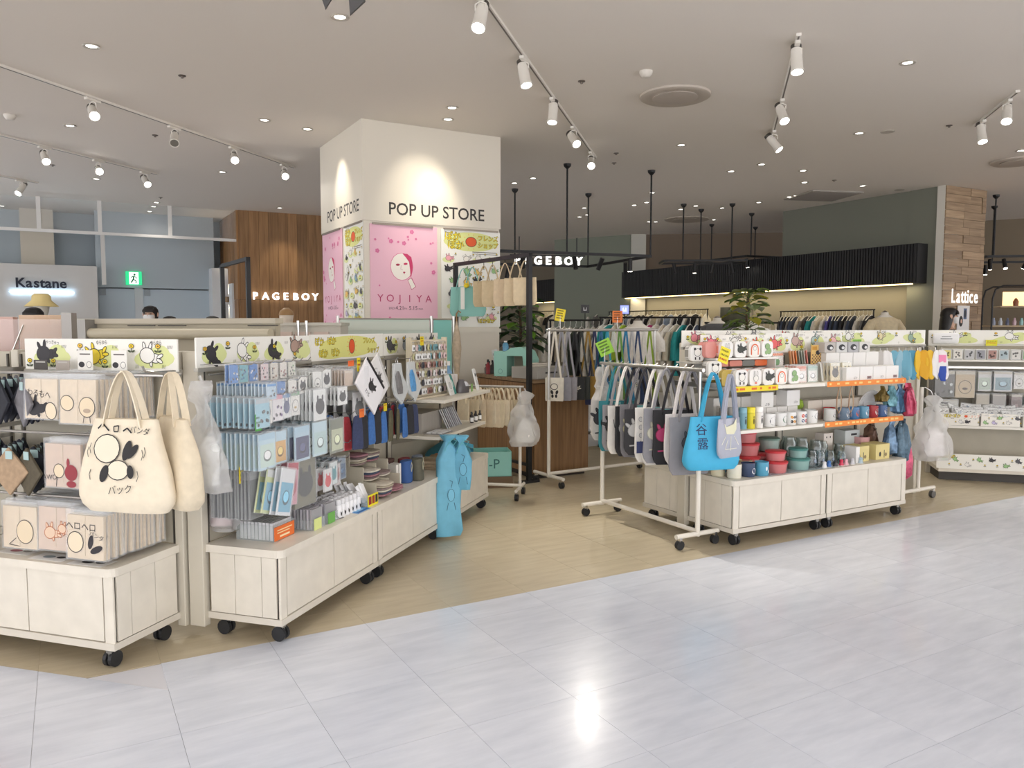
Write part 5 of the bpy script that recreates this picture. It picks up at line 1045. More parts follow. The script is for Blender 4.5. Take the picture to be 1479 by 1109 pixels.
def lunch(k, s, y, z, rz=0., where='shelf'):
    o = share('lunch_box', lbm[k], '%s lunch box with a rounded lid on the %s' % (LBK[k][2], where), 'lunch box', 'lunch boxes on the ' + where, FC.w(s, y, z), FC.rz + rz)
    if k < 5: lb_art(k).build('print', o, (0, -.0375, 0))
for k, s in zip((0, 1, 2, 3, 4), (.135, .262, .384, .506, .632)):
    lunch(k, s, .12, 1.031, 0, 'top shelf')
    lunch(k, s, .20, 1.031, 0, 'top shelf')
for s, y in ((.06, .17), (.075, .25)): lunch(5, s, y, 1.031, .0, 'top shelf')
for k, s in zip((1, 2, 3, 4), (.14, .265, .395, .52)):
    lunch(k, s, .26, 1.213, 0, 'clear riser'); lunch(6 if k == 1 else k, s - .01, .34, 1.213, 0, 'clear riser')
lunch(6, .03, .30, 1.213, .1, 'clear riser')
lw = Mb().prism(rounded(-.06, .06, 0, .042, .012, (1, 1, 1, 1)), -.03, .03).mesh('lunch_box', M((226, 140, 116), .4), bevel=.002, seg=1)
for i, (s, c, n_) in enumerate(((.15, (232, 150, 130), 'salmon'), (.28, (226, 140, 120), 'coral'), (.40, (120, 120, 112), 'grey'), (.52, (240, 120, 60), 'orange'), (.645, (110, 150, 104), 'green'))):
    m2 = lw.copy(); m2.materials.clear(); m2.materials.append(M(c, .4)); o = share('lunch_box', m2, '%s slim lunch box lying on its side beneath the riser' % n_, 'lunch box', 'slim lunch boxes beneath the riser', FC.w(s, .31, 1.15), FC.rz)
    share('lunch_box', lbm[(0, 1, 2, 3, 4)[i]], 'lunch box hidden beneath the slim %s one' % n_, 'lunch box', 'lower lunch boxes', FC.w(s, .31, 1.031), FC.rz)
for s, y, z, nm in ((-.055, .33, 1.19, 'upper'), (-.02, .20, 1.09, 'lower')):
    o = share('lunch_box', lbm[0], 'white lunch box with dark ear marks on the %s step by the yellow price card' % nm, 'lunch box', None, FC.w(s, y, z), FC.rz - .1); lb_art(0).build('print', o, (0, -.0375, 0))
Mb().box(-.13, .05, .14, .27, 1.078, 1.089).box(-.13, .03, .27, .42, 1.178, 1.189).build('end_steps', M((190, 186, 176), .4), GC[0]); Mb().box(-.14, -.05, .12, .44, 1.03, 1.06).build('end_bracket', M((120, 118, 112), .4, .5), GC[0])
pricetag(FC, -.06, .05, 1.24, .085, .10, (242, 224, 40), 'bright yellow price card leaning by the end of the lunch boxes', R(18))
# packs of cards, fans and patterned cloth on the upper shelf
def cstack(s, z, w, h, n, col, head, mot, mcol, label, yf, yb, t=.006, seed=0, tilt=0., dx=0., cat='packet', film=True):
    me = packet(w, h, t, col, head, mot, mcol, film, seed)
    for i in range(n):
        y = yf + (yb - yf) * i / max(1, n - 1); o = share('packet', me, label, cat, label, FC.w(s + dx * i, y, z)); o.rotation_euler = (R(-3), tilt, FC.rz + RND.uniform(-.03, .03))
cstack(.735, 1.15, .105, .118, 5, (240, 200, 186), (232, 150, 126), 'pane', (244, 240, 236), 'salmon packet of cards standing on the top shelf', .12, .22)
cstack(.85, 1.15, .105, .118, 5, (206, 220, 208), (176, 204, 194), 'pane', (244, 242, 238), 'pale green packet of cards standing on the top shelf', .12, .22)
cstack(.70, 1.235, .11, .11, 4, (236, 232, 226), (240, 130, 60), None, DK, 'clear bag of letter sheets with an orange top', .30, .36, .008)
for i, c in enumerate(((238, 170, 120), (240, 190, 150), (240, 150, 90), (150, 158, 150), (170, 176, 166), (210, 206, 198), (240, 150, 140))):
    o = share('folder', packet(.07, .10, .004, c, None, None, DK, False), ('peach', 'pale peach', 'orange', 'grey green', 'sage', 'ivory', 'pink')[i] + ' slim folder fanned out above the card packets', 'folder', 'fanned folders', FC.w(.80 + i * .028, .28, 1.25)); o.rotation_euler = (R(-6), R(8), FC.rz + .9)
t = thing('riser_box', 'clear acrylic riser under the fanned folders', 'riser', FC.w(.87, .31, 1.031), FC.rz); Mb().box(-.24, .44, -.06, .07, 0, .11).build('box', M((235, 235, 232), .3, alpha=.85), t)
t = thing('checked_cloth', 'brown checked cloth with a black shape displayed upright', 'cloth', FC.w(1.06, .26, 1.143), FC.rz); Mb().box(-.055, .055, -.004, .004, 0, .145).build('cloth', M((226, 190, 120), .8), t)
a = Art()
for i in range(7):
    for j in range(6):
        if (i + j) % 2: a.rect(-.05 + i * .0145, .005 + j * .0125, -.037 + i * .0145, .016 + j * .0125, (120, 84, 60))
a.ell(.012, .09, .024, .016, DK).rect(-.05, .11, .0, .135, (206, 150, 60)); a.build('print', t, (0, -.0045, 0))
for i in range(4): o = share('packet', packet(.085, .125, .006, (222, 218, 206), (206, 202, 192), None, DK, True, i), 'cream film packet leaning in the row beside the pale green cards', 'packet', 'cream film packets', FC.w(.935 + i * .018, .13 + .02 * i, 1.158)); o.rotation_euler = (R(-6), R(10), FC.rz + .9)
for k, (s, c) in enumerate(((1.06, (236, 222, 186)), (1.185, (238, 226, 190)))):
    cstack(s, 1.165, .10, .13, 3, c, (240, 236, 220), 'blob', (70, 66, 60), ('cream towel packet beside the film packets', 'cream towel packet beside the white cartons')[k], .10, .16, .008, k)
cart = {}
def carton(fr, s, y, z, w, d, h, label, col=(238, 236, 232), art=None, rz=0., group=None):
    k = (w, d, h, col)
    if k not in cart: cart[k] = Mb().box(-w / 2, w / 2, -d / 2, d / 2, 0, h).mesh('carton', M(col, .5), bevel=.0015, seg=1)
    o = share('carton', cart[k], label, 'box', group, fr.w(s, y, z), fr.rz + rz)
    Mb().box(-w / 2 + .001, w / 2 - .001, -.0012, .0012, h + .0001, h + .0006).build('lid_seam', M(tuple(int(v * .8) for v in col), .6), o)
    if art: a = Art(); art(a, w, h); a.build('print', o, (0, -d / 2 - .0005, 0))
    return o
mk = lambda a, w, h: a.rect(w * .05, h * .12, w * .38, h * .32, (160, 130, 130)).ell(w * .2, h * .22, w * .06, h * .05, (90, 84, 84))
mk2 = lambda a, w, h: a.text('ぽか', w * .2, h * .22, h * .2, (120, 116, 114))
for i in range(4): carton(FC, 1.21 + i * .15, .12, 1.031, .145, .12, .10, 'white carton in the front row on the upper orange shelf', (240, 238, 234), mk if i % 2 else mk2, 0, 'white cartons on the upper orange shelf')
for i in range(4): carton(FC, 1.18 + i * .15, .27, 1.031, .145, .12, .20, 'taller white carton in the rear row on the upper orange shelf', (236, 234, 230), None, 0, 'tall white cartons on the upper orange shelf')
for i, c in enumerate(((190, 184, 178), (206, 206, 204), (176, 176, 178), (214, 212, 206))):
    carton(FC, 1.14 + i * .13, .25, 1.232, .12, .09, .075, ('taupe', 'pale grey', 'mid grey', 'ivory')[i] + ' small mug box with a dark blot on top of the cartons', c, lambda a, w, h: a.ell(0, h * .5, w * .3, h * .3, (54, 54, 56)).ell(w * .1, h * .45, w * .14, h * .14, (220, 220, 220)))
# ------------------------------------------------------------------ lower shelf: tumblers, mugs
def tumbler(s, y, z, col, nm):
    t = thing('tumbler', '%s slim steel tumbler on the lower white shelf' % nm, 'tumbler', FC.w(s, y, z), FC.rz)
    Mb().lathe([(.001, 0), (.028, 0), (.029, .004), (.029, .105)], 20).build('body', M(col, .35), t, smooth=True); Mb().lathe([(.0285, .106), (.0285, .138), (.026, .142), (.001, .142)], 20).build('cap', M(tuple(min(255, int(v * 1.08)) for v in col), .35), t, smooth=True)
    Art().ell(0, .05, .008, .02, tuple(int(v * .45) for v in col)).ell(0, .078, .006, .006, tuple(int(v * .5) for v in col)).build('print', t, (0, -.0295, 0))
for s, y, c, n_ in ((-.0 + .06, .17, (150, 144, 134), 'taupe'), (.115, .15, (176, 170, 160), 'stone'), (.115, .25, (200, 194, 184), 'pale stone'), (.185, .12, (130, 176, 190), 'blue'), (.25, .11, (234, 216, 50), 'yellow'), (.325, .11, (238, 234, 230), 'white')): tumbler(s, y, .746, c, n_)
mug_me = {}
def mug(fr, s, y, z, col, label, art=None, rz=0., r=.041, h=.088, hand=1):
    k = (col, r, h, hand)
    if k not in mug_me:
        m = Mb().lathe([(.001, 0), (r * .9, 0), (r, .006), (r, h), (r - .004, h), (r - .004, .008), (.001, .007)], 24)
        m.tube([(hand * (r - .003), 0, h * .78), (hand * (r + .02), 0, h * .76), (hand * (r + .027), 0, h * .5), (hand * (r + .018), 0, h * .24), (hand * (r - .003), 0, h * .2)], .0055, 8)
        mug_me[k] = m.mesh('mug', M(col, .25), smooth=True)
    o = share('mug', mug_me[k], label, 'mug', None, fr.w(s, y, z), fr.rz + rz)
    if art:
        a = Art(); art(a); pr = a.build('print', o, (0, 0, 0))
        for v in pr.data.vertices:     # wrap the print round the mug
            th = v.co.x / r; rad = r + .0006 - v.co.y; v.co = (rad * math.sin(th), -rad * math.cos(th), v.co.z)
    return o
m1 = lambda a: a.ell(0, .04, .038, .03, (60, 62, 70)).ell(.018, .045, .018, .02, (225, 225, 228)).ell(.02, .045, .008, .009, (90, 92, 98))
m2_ = lambda a: a.oell(0, .045, .024, .022, (180, 200, 180), (80, 90, 84), .003).oell(.02, .035, .014, .014, (180, 200, 180), (80, 90, 84), .003)
def m3(a):
    for i in range(8): a.ell(-.03 + (i % 4) * .02, .025 + (i // 4) * .03, .009, .011, ((60, 58, 60), (226, 160, 60), (120, 120, 122))[i % 3], i)
def m4(a):
    for i in range(6): a.ell(-.026 + (i % 3) * .026, .025 + (i // 3) * .034, .011, .012, ((80, 100, 140), (200, 80, 80), (110, 110, 116), (214, 90, 70))[i % 4])
m5 = lambda a: a.oell(.004, .05, .022, .018, (240, 240, 238), (60, 58, 60), .003).line([(-.04, .05), (-.018, .05)], .003, (60, 58, 60)).line([(-.035, .035), (.02, .028)], .003, (60, 58, 60))
for s, art, n_ in ((.435, m1, 'white mug with a dark round blot'), (.545, m2_, 'white mug with a green cloud shape'), (.64, m3, 'white mug with black and yellow spots'), (.745, m4, 'white mug with red and blue dots'), (.855, m5, 'white mug with a thin outline drawing')):
    mug(FC, s, .12, .746, (240, 239, 236), n_ + ' on the lower white shelf', art, .2)
mug(FC, .90, .17, .746, (238, 238, 236), 'white mug turned handle first beside the orange strip', lambda a: a.rect(.0, .045, .03, .07, DK), .35, hand=-1)
for i in range(4): carton(FC, .46 + i * .105, .27, .746, .10, .11, .115, 'plain white mug carton in the low rear row', (230, 227, 222), None, 0, 'plain mug cartons')
for i in range(5): carton(FC, .17 + i * .13, .36, .746, .125, .10, .19, 'tall white carton at the back of the lower white shelf', (222, 218, 212), None, 0, 'tall cartons at the back')
carton(FC, .52, .265, .862, .12, .10, .105, 'white carton with a black mark on top of the mug cartons', (244, 242, 238), lambda a, w, h: a.text('ぷあ', 0, h * .2, h * .22, DK)); carton(FC, .78, .265, .862, .13, .10, .11, 'white carton on the mug cartons beside the leafy cup', (240, 238, 236), mk2)
t = thing('leafy_cup', 'small green leafy ornament between the cartons', 'ornament', FC.w(.91, .30, .746), FC.rz); Mb().loft([(0, 0, 0, .03, .03), (.08, 0, 0, .035, .035)], 16).build('cup', M((220, 220, 214), .5), t, smooth=True); Mb().loft([(.081, 0, 0, .04, .04), (.10, 0, 0, .05, .05), (.14, 0, 0, .04, .04), (.16, 0, 0, .015, .015)], 18, .012, 3, 2, 30).build('foliage', M((150, 180, 60), .8, var=.2, scale=60), t, smooth=True)
mugc = [((120, 140, 160), (226, 226, 226), 'grey-blue'), ((86, 130, 176), (226, 100, 60), 'blue and orange'), ((110, 160, 186), (236, 236, 236), 'pale blue'), ((176, 58, 62), (236, 230, 226), 'red ringed'), ((84, 112, 156), (236, 236, 238), 'slate blue'), ((232, 226, 210), (150, 130, 110), 'cream')]
for i, (c, d, n_) in enumerate(mugc): mug(FC, 1.20 + i * .108, .12, .746, c, '%s mug on the lower orange shelf' % n_, (lambda d: lambda a: a.ell(0, .045, .026, .026, d).ell(0, .045, .015, .016, tuple(int(v * .7) for v in d)))(d), .2)
mug(FC, 1.06, .13, .746, (225, 224, 220), 'white mug under the beaded necklaces', lambda a: a.ell(0, .04, .02, .012, DK), .2); mug(FC, 1.13, .19, .746, (200, 60, 60), 'red mug with a yellow spot under the beaded necklaces', lambda a: a.ell(0, .06, .02, .015, (236, 210, 50)), .2)
for i in range(5): carton(FC, 1.04 + i * .155, .30, .746, .15, .12, .14, 'beige carton behind the coloured mugs', (218, 208, 194), mk if i % 2 else mk2, 0, 'beige cartons behind the mugs')
t = thing('white_plate', 'white curved plate standing at the end of the lower orange shelf', 'plate', FC.w(1.62, .22, .746), FC.rz); Mb().cyl((0, 0, .10), (0, .012, .105), .10, 28).build('disc', M((246, 246, 246), .2), t, smooth=True); Mb().cyl((0, -.004, .10), (0, 0, .10), .07, 28).build('well', M((225, 225, 226), .2), t, smooth=True); Mb().box(-.03, .03, -.02, .05, 0, .012).build('stand', M((200, 196, 188), .4), t)
for i, (s, nm) in enumerate(((1.03, 'left of the red mug'), (1.16, 'right of the red mug'))):
    t = thing('bead_necklace', 'brown bead necklace hanging from the shelf edge, %s' % ('over the white mug' if i == 0 else 'over the red mug'), 'necklace', FC.w(s, .03, 1.0), FC.rz)
    for k in range(2): Mb().tube([(-.004, 0, 0), (-.02 - k * .006, 0, -.08), (-.022 - k * .006, 0, -.15), (0, 0, -.19), (.02 + k * .006, 0, -.15), (.018 + k * .006, 0, -.08), (.004, 0, 0)], .003, 6).build('string', M((150, 110, 80) if k else (190, 170, 140), .5), t, smooth=True)
    Mb().loft([(-.22, 0, 0, .006, .005), (-.205, 0, 0, .012, .008), (-.19, 0, 0, .006, .005)], 10).build('pendant', M((90, 80, 90), .3), t, smooth=True)
# ------------------------------------------------------------------ base tops
ztc = .4305
def bowl(fr, s, y, z, r, h, col, lid, label):
    t = thing('food_container', label, 'container', fr.w(s, y, z), fr.rz)
    Mb().lathe([(.001, 0), (r * .86, 0), (r * .9, .005), (r, h), (r - .003, h), (r * .86, .006)], 24).build('bowl', M(col, .25, alpha=.85), t, smooth=True)
    if lid: Mb().lathe([(.001, h + .001), (r + .004, h + .001), (r + .005, h + .012), (r - .006, h + .017), (.001, h + .017)], 24).build('lid', M(lid, .35), t, smooth=True)
    return t
for s, y, c, n_, art in ((.10, .10, (236, 232, 214), 'cream mug with a dark face-like blot', lambda a: a.ell(.02, .06, .006, .008, DK).ell(.025, .03, .014, .02, (80, 90, 110))), (.06, .21, (232, 224, 196), 'cream mug behind the front cream mug', lambda a: a.ell(.01, .05, .014, .01, DK)), (.215, .09, (66, 80, 108), 'navy mug with a white blot', lambda a: a.ell(.0, .04, .018, .02, (230, 232, 236)).ell(0, .04, .01, .012, (66, 80, 108))), (.27, .17, (224, 204, 160), 'sand coloured mug behind the navy one', None), (.325, .075, (92, 166, 196), 'sky-blue mug with white specks', lambda a: a.ell(-.01, .05, .008, .014, (220, 232, 236)).ell(.012, .03, .007, .012, (220, 232, 236)))):
    mug(FC, s, y, ztc, c, n_ + ' on the cream base top', art, .15, .047, .092)
bowl(FC, .17, .30, ztc, .05, .10, (110, 170, 184), None, 'teal cup lying behind the cream mugs')
RD, PKC, TL = (206, 60, 66), (226, 140, 140), (78, 140, 132)
for s, y, z, r, h, c, l, n_ in ((.50, .11, ztc, .075, .062, PKC, RD, 'large red lidded container in front'), (.50, .115, ztc + .081, .066, .052, PKC, RD, 'smaller red lidded container stacked on the large front one'), (.36, .24, ztc, .085, .09, PKC, RD, 'red lidded container in plastic wrap at the back'), (.37, .25, ztc + .109, .08, .07, PKC, RD, 'red lidded container stacked in wrap at the back'), (.36, .26, ztc + .198, .075, .06, PKC, RD, 'topmost wrapped red container at the back'), (.54, .28, ztc, .08, .09, PKC, RD, 'wrapped red container behind the front stack'),
                           (.735, .12, ztc, .075, .062, (160, 196, 190), TL, 'large teal lidded container in front'), (.735, .125, ztc + .081, .062, .05, (160, 196, 190), TL, 'smaller teal lidded container stacked on the large one'), (.63, .30, ztc, .075, .09, (170, 190, 180), (96, 130, 116), 'green-grey wrapped container behind'), (.64, .30, ztc + .109, .07, .08, (180, 196, 188), (110, 140, 126), 'upper green-grey wrapped container behind')):
    bowl(FC, s, y, z, r, h, c, l, n_)
t = thing('plastic_mat', 'clear blue-tinted plastic sheet under the containers', 'mat', FC.w(.60, .14, ztc - .0002), FC.rz); Mb().box(-.33, .42, -.11, .12, 0, .0012).build('sheet', M((200, 214, 222), .15, alpha=.5), t)
def jar(s, y, r, h, label, col=(225, 235, 236)):
    t = thing('glass_jar', label, 'jar', FC.w(s, y, ztc + .001), FC.rz); Mb().lathe([(.001, 0), (r, 0), (r, h * .8), (r * .8, h * .92), (r * .8, h), (r * .74, h), (r * .74, h * .9), (r * .94, h * .78), (r * .94, .006), (.001, .006)], 20).build('glass', M(col, .03, trans=1.), t, smooth=True)
    Art().ell(0, h * .4, r * .3, h * .12, (150, 165, 180)).ell(r * .2, h * .3, r * .18, h * .06, (120, 130, 150)).build('print', t, (0, -r - .001, 0))
for i, (s, y, r, h) in enumerate(((.80, .27, .055, .20), (.90, .24, .05, .19), (.86, .12, .04, .12), (.94, .11, .035, .11), (1.0, .20, .045, .17), (1.07, .13, .035, .10), (1.12, .24, .045, .15), (1.16, .10, .032, .09), (1.22, .17, .04, .13))):
    jar(s, y, r, h, ('tall clear glass jar behind the teal containers', 'tall clear glass jar by the shelf bracket', 'clear glass tumbler with bluish print', 'small clear glass beside the blue charm', 'clear glass beaker in the middle of the base', 'small clear glass by the red charm', 'clear glass pitcher by the cream boxes', 'tiny clear glass at the front edge', 'clear glass tumbler touching the cream boxes')[i])
for i, (s, y, c, n_) in enumerate(((.98, .06, (70, 120, 190), 'blue'), (1.03, .045, (60, 60, 66), 'black'), (1.10, .05, (216, 60, 90), 'red'), (1.15, .05, (236, 180, 190), 'pink'), (.92, .05, (236, 236, 236), 'white'), (1.22, .05, (210, 210, 214), 'silver'), (1.30, .04, (180, 200, 210), 'pale blue'))):
    t = thing('charm', '%s little figurine charm at the edge of the base' % n_, 'charm', FC.w(s, y, ztc), FC.rz); Mb().loft([(0, 0, 0, .018, .014), (.004, 0, 0, .02, .016), (.02, 0, 0, .014, .012), (.026, 0, 0, .012, .01), (.034, 0, 0, .016, .013), (.044, 0, 0, .008, .007)], 14).build('body', M(c, .35), t, smooth=True); Mb().box(-.022, .022, -.016, .016, -.0, .002).build('base_card', WHITE, t)
for i in range(2): carton(FC, 1.36 + i * .24, .14, ztc, .16, .13, .115, ('cream gift box with small black figures behind the charms', 'cream gift box at the end of the base')[i], (222, 206, 140), lambda a, w, h: a.ell(-w * .2, h * .35, .012, .018, DK).ell(w * .22, h * .3, .014, .014, (150, 130, 90)).rect(w * .08, h * .1, w * .12, h * .6, (70, 70, 70)))
carton(FC, 1.28, .10, ztc, .04, .10, .12, 'narrow white carton beside the cream gift boxes', (238, 236, 232)); carton(FC, 1.22, .30, ztc, .10, .08, .20, 'pale box with two dark dots behind the glasses', (226, 216, 206), lambda a, w, h: a.ell(-.02, h * .85, .006, .007, DK).ell(.02, h * .85, .006, .007, DK))
carton(FC, 1.52, .33, ztc, .17, .10, .20, 'pale grey box behind the cream gift boxes', (206, 212, 212), lambda a, w, h: a.rect(-w * .1, h * .8, w * .3, h * .88, DK)); bowl(FC, 1.60, .26, ztc, .06, .15, (226, 176, 176), None, 'pink cup behind the cream gift boxes')
def foil(label, s, y, z, w, h, col, seed, hang=True):
    t = thing('foil_bag', label, 'foil bag', FC.w(s, y, z), FC.rz); Mb().loft([(0, 0, 0, .012, .01), (-.03, 0, 0, .02, .015), (-.06, 0, 0, w * .3, .03), (-h * .6, 0, 0, w * .5, .045), (-h * .92, 0, 0, w * .45, .04), (-h, 0, 0, w * .3, .02)], 28, .035, seed, 2.2, 42).build('bag', M(col, .25, .35, var=.15, scale=40, bump=.4), t, smooth=True)
    Mb().tube([(0, 0, .0), (.006, 0, .03), (0, 0, .05)], .002, 6).build('tie', M((200, 190, 160), .4, .6), t)
for i, (s, y, z, w, h, c, n_) in enumerate(((1.60, .10, .98, .09, .12, (130, 110, 60), 'gold-brown foil bag hanging under the upper shelf end'), (1.68, .08, .98, .09, .16, (120, 172, 184), 'turquoise foil bag hanging under the upper shelf end'), (1.74, .05, .99, .10, .22, (96, 132, 164), 'blue foil bag hanging at the shelf end'), (1.80, .02, 1.0, .11, .25, (190, 76, 104), 'crimson foil bag hanging at the shelf end'), (1.78, .14, .70, .14, .26, (110, 138, 166), 'steel-blue foil bag hanging low at the stand end'), (1.68, .24, .70, .12, .18, (110, 84, 70), 'brown foil bag under the lower orange shelf'), (1.86, .10, .72, .13, .34, (80, 104, 120), 'dark teal foil bag hanging low at the stand end'), (1.92, .12, .60, .17, .36, (196, 80, 110), 'dusty rose foil bag hanging lowest behind the white pole'))): foil(n_, s, y, z, w, h, c, i)
# handkerchiefs hung from a bar at the end of the panel
bar(GC[1], FC, 1.62, 2.52, .36, 1.262, .006, .44)
hk = [((196, 192, 186), 'grey'), ((120, 176, 196), 'blue striped'), ((150, 190, 206), 'pale blue'), ((86, 150, 176), 'teal'), ((236, 190, 60), 'yellow'), ((226, 170, 50), 'amber'), ((240, 238, 236), 'white'), ((240, 236, 234), 'white and pink')]
for i in range(13):
    c, n_ = hk[(0, 0, 0, 6, 1, 2, 1, 3, 4, 5, 4, 6, 7)[i]]
    t = thing('handkerchief', '%s handkerchief hanging folded on the bar behind the white pole' % n_ , 'handkerchief', FC.w(1.70 + i * .06, .30 - .012 * i, 1.235), FC.rz - .5 + .35 * (i % 3), 'handkerchiefs on the bar')
    Mb().loft([(0, 0, 0, .016, .004), (-.02, 0, 0, .04, .006), (-.10, .004, 0, .052, .010), (-.18, .012, 0, .046, .012), (-.20, .015, 0, .044, .010), (-.235, .03, 0, .012, .006)], 24, .016, i, 3.6, 18).build('cloth', M(c, .85), t, smooth=True)
    Mb().tube([(0, 0, -.005), (0, .004, .02), (0, .03, .03)], .0018, 6).build('clip', CHROME, t)
    if i == 12: Mb().box(-.03, .03, -.016, -.013, -.10, -.04).build('pink_label', M((240, 140, 180), .5), t); Mb().loft([(-.25, .02, -.005, .02, .012), (-.20, .01, -.005, .035, .018), (-.13, .01, -.005, .03, .016)], 14, .01, 3).build('blue_patch', M((50, 80, 170), .7), t, smooth=True)
pricetag(FC, 1.62, .34, 1.295, .10, .055, (130, 196, 60), 'green price card at the start of the handkerchief bar', 0, 2, 0, (60, 130, 40))
# white pole stand with plastic bag
q5 = P(1325, 722)
tp = thing('pole_stand', 'white pole stand on a wheeled bar at the end of the mug island', 'stand', (q5.x, q5.y, 0), FC.rz)
Mb().cyl((0, 0, .07), (0, 0, .93), .016, 14).build('pole', WPAINT, tp, smooth=True); Mb().cyl((-.46, 0, .085), (.22, 0, .085), .016, 12).build('foot_bar', WPAINT, tp, smooth=True)
Mb().tube([(0, 0, .92), (.02, -.02, .93), (.05, -.05, .90), (.06, -.06, .86), (.05, -.07, .85)], .004, 8).build('hang_hook', CHROME, tp, smooth=True)
for x in (-.44, .20):
    c = Mb().box(x - .01, x + .01, -.014, .014, .05, .085).build('caster', CHROME, tp); Mb().cyl((x, -.014, .03), (x, .014, .03), .03, 14).build('wheel', M((90, 88, 86), .4, .3), c, smooth=True)
plastic('large clear plastic carrier bag hanging on the white pole stand', (q5.x + .06, q5.y - .09, .87), FC.rz - .4, .52, .30, .16, .22, 12, (236, 230, 226))
# ================================================================== right gondola: clear cases and boxes
GR_ = [gondola(FRG, 0, .92, 'cream stand of clear cases and film packets behind the white pole', .40, 1.36, (1, 0), base=False), gondola(FRG, .92, .92, 'cream stand continuing the clear case wall', .40, 1.36, (0, 1), base=False)]
for g in GR_:
    Mb().box(.0, .92, .0, .40, .085, .12).build('base_deck', SHB if 'SHB' in globals() else CREAM, g); Mb().box(.02, .90, .06, .40, .0, .085).build('kick_plate', M((70, 66, 62), .6), g)
    Mb().box(.0, .92, -.008, .0, .085, .125).build('base_edge', CREAM, g)
    Mb().box(.02, .90, .36, .40, .12, .50).build('lower_panel', PANEL, g)
    Mb().box(.0, .92, .0, .40, .49, .515).build('shelf', SHW, g, bevel=.002, seg=1)
    Mb().box(.0, .92, .10, .40, 1.10, 1.115).build('upper_shelf', SHW, g)
    Mb().box(.0, .92, .13, .155, 1.035, 1.055).build('rail', STEEL, g)
header(FRG, -.055, 1.8, 1.258, 1.388, .33, 'header board with a white doodle and a dark one above the clear cases', doodles([(240, 238, 236), WHT, (64, 60, 62), (190, 200, 190)], False, 41, 7))
def sea_print(a, w, h, r, n):
    for i in range(n):
        u, v = -w / 2 + w * (i + .5) / n + r.uniform(-.01, .01), h * r.choice((-.2, .18)); a.bean(u, v, h * .13, r.choice(SEA), (70, 66, 64), r.uniform(-.6, .6)); a.flower(u + w / n * .5, -v, h * .05)
for i, s in enumerate((-.02, .90)):
    t = thing('picture_board', ('long white picture board along the base of the case wall', 'second white picture board along the base of the case wall')[i], 'sign board', FRG.w(s, -.012, .185), FRG.rz)
    Mb().box(0, .91, -.003, .003, -.068, .068).build('board', M((244, 242, 234), .5), t); a = Art(); r = random.Random(50 + i); sea_print(a, .9, .13, r, 9); bubble(a, 'ぽかぽか', -.38, .045, .04); a.build('print', t, (.455, -.0035, 0))
bx = [(-.005, .325, 'white illustrated box of tissue packs with yellow kana'), (.33, .655, 'white illustrated box of tissue packs with small doodles'), (.665, .99, 'white illustrated box of tissue packs at the far end')]
for i, (s0, s1, lb) in enumerate(bx):
    w = s1 - s0 - .01; t = thing('tissue_tray', lb, 'box', FRG.w((s0 + s1) / 2, .0, .516), FRG.rz)
    Mb().box(-w / 2, w / 2, 0, .004, 0, .115).box(-w / 2, w / 2, .196, .20, 0, .115).box(-w / 2, -w / 2 + .004, 0, .2, 0, .115).box(w / 2 - .004, w / 2, 0, .2, 0, .115).box(-w / 2, w / 2, 0, .2, 0, .003).build('tray', M((244, 240, 230), .5), t)
    a = Art(); r = random.Random(60 + i); sea_print(a, w, .11, r, 5)
    if i == 0: a.rect(-w / 2 + .01, .012, w / 2 - .01, .048, (244, 240, 230)); bubble(a, 'ぽかぽか', -.06, .03, .034); a.ell(.05, .03, .014, .012, (228, 92, 48)).text('ショップ', .11, .03, .026, (226, 120, 60))
    a.build('print', t, (0, -.0005, .057))
pkm = [packet(.10, .07, .012, c, None, 'dots', d, True, i) for i, (c, d) in enumerate((((246, 246, 244), (70, 68, 70)), ((240, 240, 238), (90, 130, 180)), ((244, 244, 242), (120, 118, 120))))]
for i in range(30):
    s, row = .05 + (i % 10) * .095, i // 10; o = share('tissue_pack', pkm[i % 3], 'white printed tissue pack heaped in the illustrated boxes', 'tissue pack', 'tissue packs in the boxes', FRG.w(s + RND.uniform(-.02, .02), .05 + row * .06, .655 + .02 * row + RND.uniform(-.01, .01))); o.rotation_euler = (R(-40 + RND.uniform(-20, 15)), R(RND.uniform(-15, 15)), FRG.rz + RND.uniform(-.4, .4))
# clear round-cornered cases on the upper shelf
csm = Mb().prism(rounded(-.043, .043, 0, .10, .014, (1, 1, 1, 1)), -.02, .02).mesh('clear_case', M((238, 238, 234), .2, alpha=.55), bevel=.002, seg=1)
cc = [((226, 214, 130), 'pale yellow'), ((230, 226, 216), 'dotted white'), ((190, 190, 190), 'grey'), ((150, 150, 156), 'blue-grey'), ((170, 130, 120), 'brown'), ((170, 186, 190), 'pale blue'), ((214, 212, 206), 'off-white'), ((110, 160, 110), 'green and yellow'), ((200, 190, 200), 'lilac'), ((220, 206, 190), 'sand')]
for i in range(16):
    c, n_ = cc[i % 10]; s = .055 + i * .094
    for j in range(2):
        o = share('clear_case', csm, '%s card inside a clear case on the upper shelf' % n_ + (' nearer the end' if i > 9 else ''), 'case', 'clear cases on the upper shelf', FRG.w(s, .12 + j * .06, 1.116), FRG.rz); Mb().box(-.033, .033, -.0215, -.0203, .012, .088).build('card', M(c, .5), o)
        if j == 0:
            a = Art(); r = random.Random(i)
            for q in range(5): a.ell(r.uniform(-.02, .02), r.uniform(.025, .075), .008, .009, tuple(int(v * .5) for v in c))
            if i % 10 == 7: a.ell(.01, .035, .014, .014, (236, 216, 40))
            a.build('print', o, (0, -.022, 0))
